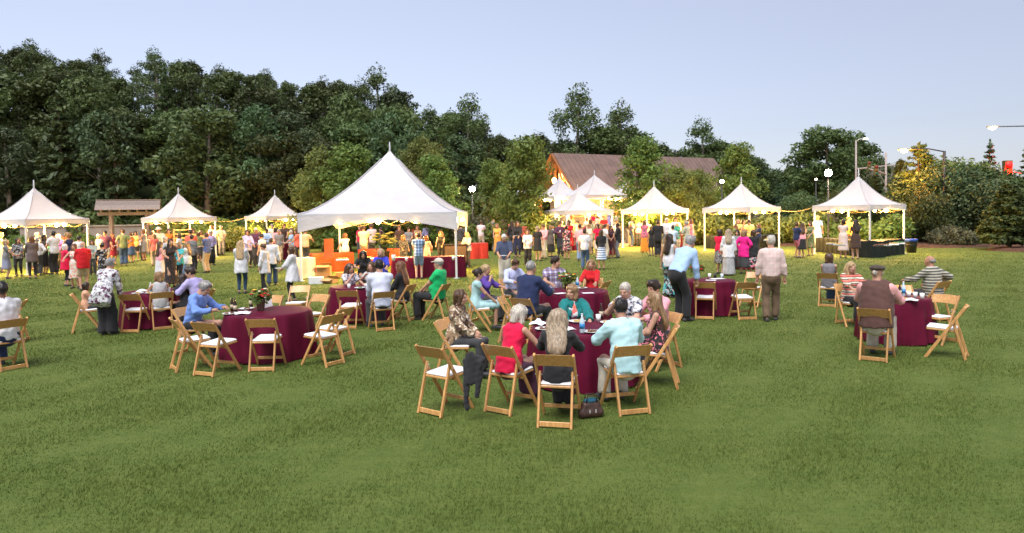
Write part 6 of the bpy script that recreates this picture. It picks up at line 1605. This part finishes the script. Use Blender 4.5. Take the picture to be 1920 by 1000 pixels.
# the rest of the crowd, gathered in loose knots round the tents
def knots():
    r = random.Random(31); used = set()
    tops = [('blouse', 'white', 'white blouse'), ('tee', 'navy', 'navy t-shirt'), ('polo', 'sky', 'sky blue polo'), ('tee', 'coral', 'coral t-shirt'), ('shirt', 'lav', 'lavender shirt'), ('polo', 'grey', 'grey polo'), ('tunic', 'teal', 'teal tunic'), ('jacket', 'char', 'charcoal jacket'),
            ('blouse', 'cream', 'cream blouse'), ('tee', 'olive', 'olive t-shirt'), ('shirt', 'pale', 'pale blue shirt'), ('tunic', 'plum', 'plum tunic'), ('tee', 'yellow', 'yellow t-shirt'), ('cardigan', 'burg', 'maroon cardigan')]
    bots = [('trousers', 'black', 'black trousers'), ('trousers', 'khaki', 'khaki trousers'), ('slim', 'denim', 'jeans'), ('skirt', 'char', 'dark skirt'), ('trousers', 'grey', 'grey trousers'), ('skirt', 'stone', 'beige skirt')]
    hairs = [('bob', 'brown'), ('lob', 'dkblond'), ('long', 'auburn'), ('bun', 'dark'), ('bob', 'silver')]
    for (x0, x1, ya, yb, n, where) in ((268, 300, 486, 500, 3, 'by the cooking tent'), (330, 400, 488, 506, 4, 'before the black cooking counter'), (455, 550, 478, 492, 5, 'before the third tent'), (700, 870, 466, 480, 6, 'beyond the largest tent'),
                                       (905, 1000, 458, 474, 8, 'at the far edge of the lawn'), (1015, 1160, 462, 478, 10, 'below the garden steps'), (1170, 1300, 458, 474, 7, 'before the tent right of the steps'), (40, 130, 496, 508, 4, 'under the leftmost tent'), (1372, 1440, 474, 484, 3, 'by the black counter')):
        for k in range(n):
            px = x0+(x1-x0)*(k+r.uniform(.1, .9))/n; yf = r.uniform(ya, yb); sx = 'f' if r.random() < .58 else 'm'
            for _ in range(40):
                t = r.choice(tops); b = r.choice(bots)
                if sx == 'm' and (b[0] in ('skirt', 'slim') or t[0] in ('blouse', 'tunic', 'cardigan')): continue
                lb = '%s in %s and %s %s' % ('woman' if sx == 'f' else 'man', t[2], b[2], where)
                if lb not in used: break
            used.add(lb); ht = (1.62 if sx == 'f' else 1.76)*r.uniform(.96, 1.05); d = (at(px, yf)-CP).dot(FWD)
            stand(px, yf, yf-ht*FPX/d, lb, yaw=r.choice((-150, 170, 120, 60, -70, 20, 190, -20)), sex=sx, res=.037, hands=r.choice(('talk', 'drink', 'cross', 'phone', 'pocket', 'bagarm', 'hips')), hyaw=r.choice((-.5, 0, .45)), 
                  top=t[:2], bottom=b[:2], hair=r.choice(hairs) if sx == 'f' else ('short', r.choice(('brown', 'grey', 'dark'))), skin=r.choice((0, 1, 2, 0, 4)))
knots()
# ------------------------------------------------------------------ things on the tables and about the lawn
M_CHINA = plain('white_china', (.74, .74, .74), .25, .03)
M_PAPER = plain('paper', (.76, .76, .78), .7, .04)
M_GLASSB = plain('brown_bottle_glass', (.030, .012, .006), .08, .05)
M_WATERB = plain('clear_bottle', (.50, .60, .66), .1, .05)
M_BLUEL = plain('blue_label', (.03, .22, .50), .4, .05)
M_CARD = plain('cardboard', (.36, .22, .11), .8, .12, 4)
FOODS = [plain('brown_food', (.16, .07, .03), .6, .4, 40), plain('green_salad', (.07, .16, .03), .6, .5, 40), plain('yellow_food', (.50, .33, .08), .6, .4, 40)]
ZT = .756
def onto(px, py, tab=None, r=.66, z=ZT):
    """table point seen at px, py, kept inside the rim"""
    p = at(px, py, z)
    if tab is not None:
        d = Vector((p.x-tab.x, p.y-tab.y, 0))
        if d.length > r: d *= r/d.length; p = Vector((tab.x+d.x, tab.y+d.y, z))
    return p
ITEM_N = [0]
def plate(p, label, food=0, r=.125, group='plates of food on the tables'):
    o = MB().lathe([(.0001, .004), (r*.62, .004), (r, .018), (r*.97, .021), (r*.6, .009), (.0001, .009)], (0, 0, 0), 20).build('plate', M_CHINA, None, p)
    tag(o, label, 'plate', group); rg = random.Random(len(label)+int(p.x*99))
    b = MB()
    for k in range(5): b.ball((rg.uniform(-.05, .05), rg.uniform(-.05, .05), .020), (rg.uniform(.018, .035), rg.uniform(.018, .03), rg.uniform(.012, .02)), 7)
    b.build('food', FOODS[food], o)
def cup(p, label, mat=None, h=.10, r=.038, group='cups on the tables'):
    return tag(MB().lathe([(r*.75, 0), (r, h), (r*.93, h), (r*.70, .006), (.0001, .006)], (0, 0, 0), 14).build('cup', mat or M_CHINA, None, p), label, 'cup', group)
def bottle(p, label, mat=None, water=False, h=.23):
    m = M_WATERB if water else (mat or M_GLASSB); o = empty('water_bottle' if water else 'beer_bottle', p, 0, label, 'bottle', 'bottles on the tables')
    r = .034 if water else .031
    MB().lathe([(r*.9, 0), (r, .008), (r, h*.58), (r*.8, h*.68), (.013, h*.82), (.013, h*.95)], (0, 0, 0), 14).build('glass' if not water else 'flask', m, o)
    MB().lathe([(r+.001, h*.22), (r+.0015, h*.5)], (0, 0, 0), 14).build('label', M_BLUEL if water else plain('bottle_label', (.5, .42, .3)), o)
    MB().lathe([(.0001, h*.945), (.015, h*.945), (.015, h), (.0001, h)], (0, 0, 0), 12).build('cap', M_PAPER if water else M_DARKM, o)
def napkin(p, label, s=.10, h=.07):
    rg = random.Random(int(p.x*1000)+7); n = 9; V = []
    for i in range(n):
        for j in range(n):
            x, y = (i/(n-1)-.5)*2*s, (j/(n-1)-.5)*2*s; q = max(0, 1-math.hypot(x, y)/s*.8)
            V.append((x+rg.uniform(-.012, .012), y+rg.uniform(-.012, .012), .004+h*q*rg.uniform(.35, 1)))
    o = MB().add(V, [(i*n+j, (i+1)*n+j, (i+1)*n+j+1, i*n+j+1) for i in range(n-1) for j in range(n-1)]).build('napkin', M_PAPER, None, p, rg.uniform(0, 3))
    tag(o, label, 'napkin', 'crumpled paper napkins on the tables')
def menu(p, label, w=.15, l=.22, rz=0.3):
    o = MB().box((0, 0, .004), (l, w, .004)).build('menu_card', M_PAPER, None, p, rz); tag(o, label, 'paper', 'paper sheets lying on the tables')
def flowers(p, label, pot, blooms, s=1.0, pot_r=.075, pot_h=.15, n=46, spread=.17, up=.22, leafm=None, bs=.034):
    rg = random.Random(len(label)); o = empty('flower_pot', p, 0, label, 'flower pot', None, s)
    MB().lathe([(pot_r*.75, 0), (pot_r, pot_h), (pot_r*1.08, pot_h), (pot_r*1.08, pot_h+.015), (pot_r*.9, pot_h+.015), (pot_r*.85, pot_h-.02), (.0001, pot_h-.02)], (0, 0, 0), 16).build('pot', pot, o)
    V, F, T = leaves([(Vector((0, 0, pot_h+up*.4)), (spread, spread, up*.55))], .065, 160, np.random.default_rng(3)); f = link('foliage', mesh_np('foliage', V, F, [leafm or M_LF_MID], attr=T), o)
    st = MB()
    for k in range(n):
        a = rg.uniform(0, 6.3); q = spread*rg.random()**.6; e = Vector((math.cos(a)*q, math.sin(a)*q, pot_h+up*(.35+.65*rg.random())*(1.25-q/spread*.5)))
        st.tube([(0, 0, pot_h-.01), (e.x*.5, e.y*.5, pot_h+up*.4), e], .004, 4)
        if k < 26:
            b = MB(); m_ = blooms[k % len(blooms)]
            for w in range(6):
                c = 2*PI*w/6; b.ball((e.x+math.cos(c)*bs*.55, e.y+math.sin(c)*bs*.55, e.z), (bs*.6, bs*.6, bs*.3), 6)
            b.ball((e.x, e.y, e.z+bs*.1), bs*.38, 6); b.build('bloom', m_, o)
    st.build('stems', M_LF_MID, f) if False else st.build('stalk', plain('green_stalk', (.05, .10, .02)), f)
M_RED = plain('red_petal', (.50, .015, .012), .5, .2, 30); M_YELP = plain('yellow_petal', (.80, .50, .04), .5, .2, 30); M_WHP = plain('cream_petal', (.70, .64, .45), .5, .2, 30); M_PURP = plain('purple_petal', (.20, .04, .22), .5, .2, 30)
M_POT = plain('clay_pot', (.17, .125, .09), .8, .15, 8)
# nearest table
plate(onto(985, 622, TF, .60), 'plate of dark food before the woman in red', 0)
plate(onto(1082, 604, TF, .60), 'white plate before the woman in teal cardigan', 2)
plate(onto(1116, 628, TF, .58), 'plate of food at the left elbow of the man in mint green', 0, .115)
plate(onto(1140, 606, TF, .60), 'plate under the hands of the man in leaf print shirt', 2, .115)
napkin(onto(1010, 608, TF, .62), 'large crumpled white napkin left of the long ash blond hair', .11, .10)
napkin(onto(1066, 618, TF, .55), 'small white napkin beside the water bottle', .07, .05)
bottle(onto(1093, 634, TF, .60), 'clear water bottle with blue label in the middle of the nearest table', water=True, h=.25)
bottle(onto(1133, 597, TF, .62), 'brown bottle before the man in leaf print shirt')
cup(onto(1122, 603, TF, .6), 'white cup between the brown bottle and the plates'); cup(onto(1057, 606, TF, .6), 'white cup beside the woman in teal cardigan')
menu(onto(1000, 628, TF, .60), 'printed sheet between red top and black top'); cup(onto(1150, 612, TF, .6), 'white cup beside the man in mint green shirt')
# flower pot table
flowers(onto(489, 582, TM, .6), 'brown clay pot of red and yellow flowers on the table at left', M_POT, [M_RED, M_RED, M_YELP, M_WHP], 1.0)
bottle(onto(434, 584, TM, .6), 'dark bottle, left of a pair beside the man in blue'); bottle(onto(441, 586, TM, .6), 'dark bottle, right of a pair beside the man in blue'); bottle(onto(470, 577, TM, .6), 'tall dark bottle left of the flower pot', h=.26)
plate(onto(425, 590, TM, .62), 'plate the man in blue is eating from', 0); napkin(onto(455, 588, TM, .6), 'crumpled napkins in the middle left of the flower pot table', .12, .06); plate(onto(462, 580, TM, .6), 'plate of leftovers by the tall dark bottle', 0)
o = empty('menu_stand', onto(497, 577, TM, .6), .5, 'white folded menu standing behind the flower pot', 'paper'); 
for s in (-1, 1): MB().bar((s*.05, 0, .006), (s*.004, 0, .25), .004, .16, (1, 0, 0)).build('leaf_of_card', M_PAPER, o)
# left table
for px, py, lb in ((258, 551, 'plate before the bending woman'), (275, 556, 'plate near the woman with grey top'), (318, 550, 'plate before the bearded man')): plate(onto(px, py, TL_, .55), lb, 2)
napkin(onto(266, 547, TL_, .55), 'white napkin at the centre of the left table', .11, .08); cup(onto(283, 545, TL_, .5), 'clear cup at the centre of the left table', M_WATERB); cup(onto(329, 549, TL_, .55), 'white cup beside the bearded man'); menu(onto(300, 557, TL_, .55), 'white sheet at the near rim of the left table')
bottle(onto(279, 552, TL_, .5), 'slim water bottle on the left table', water=True)
# table before the largest tent
plate(onto(675, 541, TG, .6), 'plate before the girl with long brown hair', 1); plate(onto(725, 540, TG, .6), 'plate beside the man in white', 0); cup(onto(640, 545, TG, .62), 'white cup at the left rim of the table'); napkin(onto(690, 535, TG, .5), 'napkin at the middle of the table before the tent', .09, .06)
cup(onto(700, 538, TG, .5), 'yellow cup in front of the woman in pale top', plain('yellow_cup', (.7, .5, .08))); bottle(onto(735, 538, TG, .55), 'water bottle beside the long auburn hair', water=True)
# second table
flowers(onto(1058, 540, TH, .3), 'small pot of red and pale yellow flowers on the second table', M_POT, [M_RED, M_WHP, M_YELP], .95)
menu(onto(1108, 551, TH, .6), 'white sheet before the woman in red sweater', rz=.1); plate(onto(1090, 541, TH, .6), 'plate beside the woman in red sweater', 0); menu(onto(1030, 556, TH, .6), 'white sheet at the elbow of the man in navy', rz=.6); cup(onto(1076, 537, TH, .5), 'white cup right of the small flower pot'); bottle(onto(1085, 538, TH, .5), 'water bottle on the second table', water=True)
# right tables
flowers(onto(1303, 521, TR2, .45), 'pot of red flowers behind the bending man', M_POT, [M_RED], .9)
menu(onto(1345, 523, TR2, .5), 'white sheet on the table beside the bending man', .2, .3, .2); menu(onto(1333, 526, TR2, .52), 'second white sheet nearer the front rim', .15, .22, -.3); cup(onto(1333, 519, TR2, .4), 'white cup left of the white sheet'); cup(onto(1360, 521, TR2, .5), 'glass cup right of the white sheet', M_WATERB); cup(onto(1352, 518, TR2, .5), 'dark cup behind the white sheet', M_DARKM)
bottle(onto(1694, 556, TR, .5), 'blue labelled water bottle on the small table at right', water=True, h=.26); bottle(onto(1687, 557, TR, .5), 'dark bottle beside the blue labelled one')
cup(onto(1704, 557, TR, .5), 'white cup just right of the blue labelled bottle'); cup(onto(1716, 559, TR, .5), 'second white cup, middle of the small table'); cup(onto(1729, 561, TR, .5), 'white cup nearest the right rim of the small table'); napkin(onto(1712, 564, TR, .5), 'napkins along the front rim of the small table', .10, .05); plate(onto(1695, 562, TR, .5), 'white plate by the man in brown flat cap', 2)
# black jacket hanging on a chair, hand bag on the grass
def jacket():
    p = at(895, 792, 0); a = rad(-38); o = empty('hanging_jacket', (p.x, p.y, 0), a, 'black jacket with limp sleeves hanging over a chair back', 'jacket', None, .88)
    F = Field((-.30, -.20, .06), (.30, .20, .92), .014)
    F.cone((-.12, 0, .80), (.10, 0, .80), .050, .050, .04, (0, 1, 0), 1.3); F.cone((-.03, -.045, .78), (-.04, -.06, .55), .12, .08, .05, (0, 1, 0), 3.2)
    F.cone((-.14, -.03, .76), (-.13, -.05, .17), .055, .038, .03, (0, 1, 0), 1.5); F.cone((.09, -.04, .76), (.06, -.06, .36), .055, .036, .03, (0, 1, 0), 1.5); F.ripple(.008, .09, 4)
    V, Q = F.nets(); link('jacket_cloth', mesh_np('jacket_cloth', V, Q, [cloth(C['black'])], None, True), o)
jacket()
def handbag(px, py, label):
    p = at(px, py, 0); o = empty('handbag', p, rad(15), label, 'bag', None, .72)
    M_BAG = plain('brown_leather', (.050, .024, .018), .5, .3, 12, bump=.003)
    F = Field((-.25, -.16, -.02), (.25, .16, .40), .014); F.cone((-.13, 0, .08), (.13, 0, .08), .085, .085, .03); F.cone((-.10, 0, .20), (.10, 0, .20), .060, .060, .06); F.ripple(.006, .1, 3); F.cut((0, 0, .005), (0, 0, -1))
    V, Q = F.nets(); link('bag_body', mesh_np('bag_body', V, Q, [M_BAG], None, True), o)
    for s in (-1, 1): MB().tube([(-.09, s*.04, .24), (-.07, s*.05, .36), (.07, s*.05, .36), (.09, s*.04, .24)], .009, 6).build('handle', M_BAG, o)
    MB().ball((0, .0, .27), (.13, .05, .045), 10).build('scarf', cloth((.02, .10, .16)), o)
    for x in (-.05, .05): MB().box((x, -.088, .12), (.02, .012, .05)).build('buckle', M_STEEL, o)
handbag(1108, 783, 'brown leather handbag on the grass between two chairs at the nearest table')
# largest tent: flowers, boxes, stack of crates, cart
flowers(at(722, 497, .79), 'huge arrangement of yellow lilies glowing in the largest tent', plain('copper_vase', (.40, .16, .07), .4), [M_YELP], 1.0, .16, .42, 60, .42, .60, M_LF_YEL, .075)
def carton(px, py, w, d, h, rz, label, mat=None, open_=True, z=0, lift=0):
    p = at(px, py, z); o = empty('carton', (p.x, p.y, z), rad(rz), label, 'box', 'boxes around the largest tent'); t = .012
    m = mat or M_CARD
    MB().box((0, 0, .006), (w, d, .012)).build('bottom', m, o)
    for c, s in (((0, -d/2, h/2), (w, t, h)), ((0, d/2, h/2), (w, t, h)), ((-w/2, 0, h/2), (t, d-t-.004, h)), ((w/2, 0, h/2), (t, d-t-.004, h))): MB().box(c, s).build('side', m, o)
    if open_:
        MB().box((0, -d/2-.08, h+.02), (w, .18, .008), Matrix.Rotation(rad(25), 3, 'X')).build('flap', m, o); MB().box((0, d/2+.06, h+.06), (w, .18, .008), Matrix.Rotation(rad(140), 3, 'X')).build('flap', m, o)
    else: MB().box((0, 0, h+.004), (w, d, .008)).build('lid', m, o)
M_WBOX = plain('white_box', (.66, .66, .68), .6, .05)
carton(593, 532, .46, .32, .22, 8, 'long white box lying on the grass left of the largest tent', M_WBOX, False)
carton(618, 531, .45, .35, .12, -20, 'flattened open cardboard box on the grass', None, True)
carton(608, 520, .50, .40, .42, 5, 'tall cardboard box under the orange table')
carton(640, 519, .40, .35, .16, 12, 'lowest cardboard tray in a stack by the orange table', None, False)
carton(640, 519, .38, .33, .15, -6, 'upper cardboard tray in a stack by the orange table', None, False, z=.17) if False else None
carton(660, 521, .42, .34, .20, -10, 'brown closed cardboard box behind the girl with long hair', None, False)
carton(684, 515, .45, .35, .30, 4, 'cardboard box behind the table before the largest tent')
def tall_board(px, py, label):
    p = at(px, py, .79); o = empty('sign_board', p, rad(10), label, 'board')
    MB().box((0, 0, .36), (.34, .03, .72), Matrix.Rotation(rad(-8), 3, 'X')).build('panel', plain('orange_board', (.26, .07, .02)), o); MB().bar((0, .14, 0), (0, .05, .5), .03, .02).build('prop', M_GREYW, o)
tall_board(617, 484, 'leaning orange board on the orange draped table')
def cart(px, py, label):
    p = at(px, py, 0); o = empty('drinks_cart', p, rad(4), label, 'cart')
    MB().box((0, 0, .62), (.95, .55, .75), None, 0, .03).build('cabinet', plain('brown_cabinet', (.05, .030, .022), .5), o); MB().box((0, 0, 1.02), (1.05, .62, .05), None, 0, .015).build('counter', plain('dark_counter', (.025, .018, .015), .3), o)
    for x in (-.38, .38):
        for y in (-.2, .2): MB().lathe([(.0001, -.02), (.07, -.02), (.07, .02), (.0001, .02)], (0, 0, 0), 12).build('wheel', M_DARKM, o).location = (x, y, .11)
    for k in list(o.children):
        if k.name.startswith('wheel'): k.rotation_euler = (0, PI/2, 0); k.location.z = .12
    MB().box((0, 0, .235), (.9, .5, .03)).build('base', M_DARKM, o)
cart(855, 503, 'dark brown drinks cart at the right pole of the largest tent')
for px, py, lb in ((738, 489, 'white pitcher at the left end of the burgundy serving table'), (850, 488, 'white cup near the right end of the burgundy serving table'), (762, 490, 'small cup beside the blue plaid shirt')):
    cup(at(px, py, .79), lb, None, .20 if 'pitcher' in lb else .13, .07 if 'pitcher' in lb else .05)
def tray(px, py, z, w, d, label, m, heap=None):
    p = at(px, py, z); o = empty('food_tray', p, rad(random.uniform(-25, 25)), label, 'tray', 'food trays on the counters')
    MB().box((0, 0, .03), (w, d, .06), None, 0, .02).build('pan', m, o); b = MB(); rg = random.Random(int(px))
    for k in range(14): b.ball((rg.uniform(-.4, .4)*w, rg.uniform(-.4, .4)*d, .07), (rg.uniform(.03, .05), rg.uniform(.03, .05), rg.uniform(.02, .05)), 6)
    h = b.build('food', heap or FOODS[2], o); h['kind'] = 'stuff'
for px, py, z, lb, m, hp in ((1560, 459, .77, 'yellow food tray at the left of the end tent buffet', M_STEEL, FOODS[2]), (1574, 461, .77, 'tray of yellow food beside the woman in loose pale dress', M_STEEL, FOODS[2]), (1648, 463, .77, 'dark food tray right of the front pole', M_DARKM, FOODS[0]), (1660, 462, .77, 'tray of brown food in the middle of the right buffet', M_STEEL, FOODS[0]),
                          (1674, 460, .77, 'tray of pale food at the right of the buffet', M_CHINA, FOODS[2]), (1685, 458, .77, 'green salad tray at the right end of the buffet', M_CHINA, FOODS[1]), (1440, 452, .79, 'yellow tray on the black counter by the pink guests', M_STEEL, FOODS[2]), (305, 473, .81, 'pan on the cooking counter of the chef', M_STEEL, FOODS[2]), (390, 468, .81, 'tray on the right counter under the second tent', M_STEEL, FOODS[0]),
                          (690, 487, .79, 'food tray on the middle orange table', M_CHINA, FOODS[2]), (642, 489, .79, 'food tray by the woman with copper hair', M_CHINA, FOODS[2]), (1215, 436, .96, 'tray on the pale counter by the steps', M_STEEL, FOODS[2]), (1250, 436, .96, 'second tray on the pale counter by the steps', M_CHINA, FOODS[0])):
    tray(px, py, z, .42, .3, lb, m, hp)
def bin_(px, py, label, col_, lid, r=.27, h=.68, bag=None):
    p = at(px, py, 0); o = empty('waste_bin', p, 0, label, 'bin', 'waste bins on the lawn')
    MB().lathe([(r*.78, 0), (r*.98, h*.95), (r, h), (r*.93, h), (r*.75, .03), (.0001, .03)], (0, 0, 0), 20).build('barrel', col_, o)
    MB().lathe([(r*1.02, h-.12), (r*1.07, h-.02), (r*1.05, h+.02), (r*.9, h+.01), (r*.85, h-.08)], (0, 0, 0), 20).build('bag', lid, o)
    MB().lathe([(r*.95, h*.55), (r*.99, h*.57), (r*.99, h*.60), (r*.96, h*.62)], (0, 0, 0), 20).build('rib', col_, o)
bin_(1709, 474, 'black waste bin with blue bag at the right of the end tent', plain('black_plastic', (.012, .013, .014), .4), plain('blue_bag', (.02, .06, .35), .4))
bin_(602, 452, 'dark waste bin beyond the left of the largest tent', plain('black_plastic', (.012, .013, .014), .4), M_DARKM); bin_(636, 450, 'second dark waste bin beyond the largest tent', plain('black_plastic', (.012, .013, .014), .4), M_DARKM)
bin_(1396, 516, 'dark waste bin between the magenta blouse and black shawl', plain('black_plastic', (.012, .013, .014), .4), M_DARKM) if False else None
def rack(px, py, label):
    p = at(px, py, 0); o = empty('shelf_rack', p, rad(20), label, 'rack')
    for x in (-.5, .5):
        for y in (-.2, .2): MB().box((x, y, .85), (.07, .07, 1.7)).build('post', M_TIMBER, o)
    for i in range(6): MB().box((0, 0, .3+i*.27), (.93, .34, .05)).build('shelf', M_CHAIR, o)
rack(344, 478, 'slatted wooden rack glowing under the tent beside the gateway')
# plates and cups in hands
def held(px, py, dist_from, label, kind='plate', z=1.0): pass
# ------------------------------------------------------------------ grass blades on the nearer lawn (sparser with distance)
def grass():
    rg = np.random.default_rng(21); n = 660000
    d0, d1 = 4.1, 42.0
    u = rg.random(n); d = d0*(d1/d0)**u; keep = rg.random(n) < np.clip((42-d)/24, 0, 1); d = d[keep]; n = len(d)                       # density falls off with the square of the distance
    x = rg.uniform(-1, 1, n)*(.80*d+2.8); y = d
    # tufts: blades gather around seeds
    k = rg.random(n) < .6
    x = np.where(k, np.round(x/.07)*.07+rg.normal(0, .020, n), x); y = np.where(k, np.round(y/.07)*.07+rg.normal(0, .020, n), y)
    patch = np.sin(x*2.1+np.sin(y*1.3)*1.7)+np.sin(y*2.9+x*.8)+.8*np.sin(x*5.3-y*4.1)
    h = (.017+.008*rg.random(n)+.006*patch)*rg.uniform(.6, 1.35, n)*np.clip(.85+d*.02, 1, 1.5); h = np.maximum(h, .007)
    w = .0030*rg.uniform(.7, 1.4, n)*np.clip(d/5.5, .8, 5)**1.0
    a = rg.uniform(0, 2*PI, n); lean = rg.uniform(.15, .95, n)*h; la = rg.normal(.4, 1.2, n)
    ca, sa = np.cos(a)*w, np.sin(a)*w
    P0 = np.stack([x-ca, y-sa, np.full(n, -.004)], 1); P1 = np.stack([x+ca, y+sa, np.full(n, -.004)], 1)
    P2 = np.stack([x+np.cos(la)*lean, y+np.sin(la)*lean, h], 1)
    V = np.stack([P0, P1, P2], 1).reshape(-1, 3)
    tone = np.clip(.52+(.28*rg.normal(size=n)+.10*patch)*np.clip(1.25-d/22, .25, 1), 0, 1)
    m = NT('grass_blade'); c = grass_colours(m); at_ = m.n('ShaderNodeAttribute', attribute_name='tone')
    c = m.mix(1.0, c, m.ramp(at_.outputs['Fac'], [(0, (.80, .90, .72)), (.6, (1.05, 1.06, 1.0)), (1, (1.45, 1.35, 1.15))]), 'MULTIPLY')
    m.base(c); m.set(Roughness=.6, Specular_IOR_Level=.25)
    tr = m.n('ShaderNodeBsdfTranslucent'); m.l(c, tr.inputs[0]); mx = m.n('ShaderNodeMixShader', i_0=.40); m.l(m.b.outputs[0], mx.inputs[1]); m.l(tr.outputs[0], mx.inputs[2]); m.l(mx.outputs[0], m.out.inputs[0])
    me = mesh_np('grass', V, None, [m.mat], T=np.arange(3*n).reshape(n, 3), attr=np.repeat(tone, 3))
    tag(link('grass', me), kind='stuff')
grass()
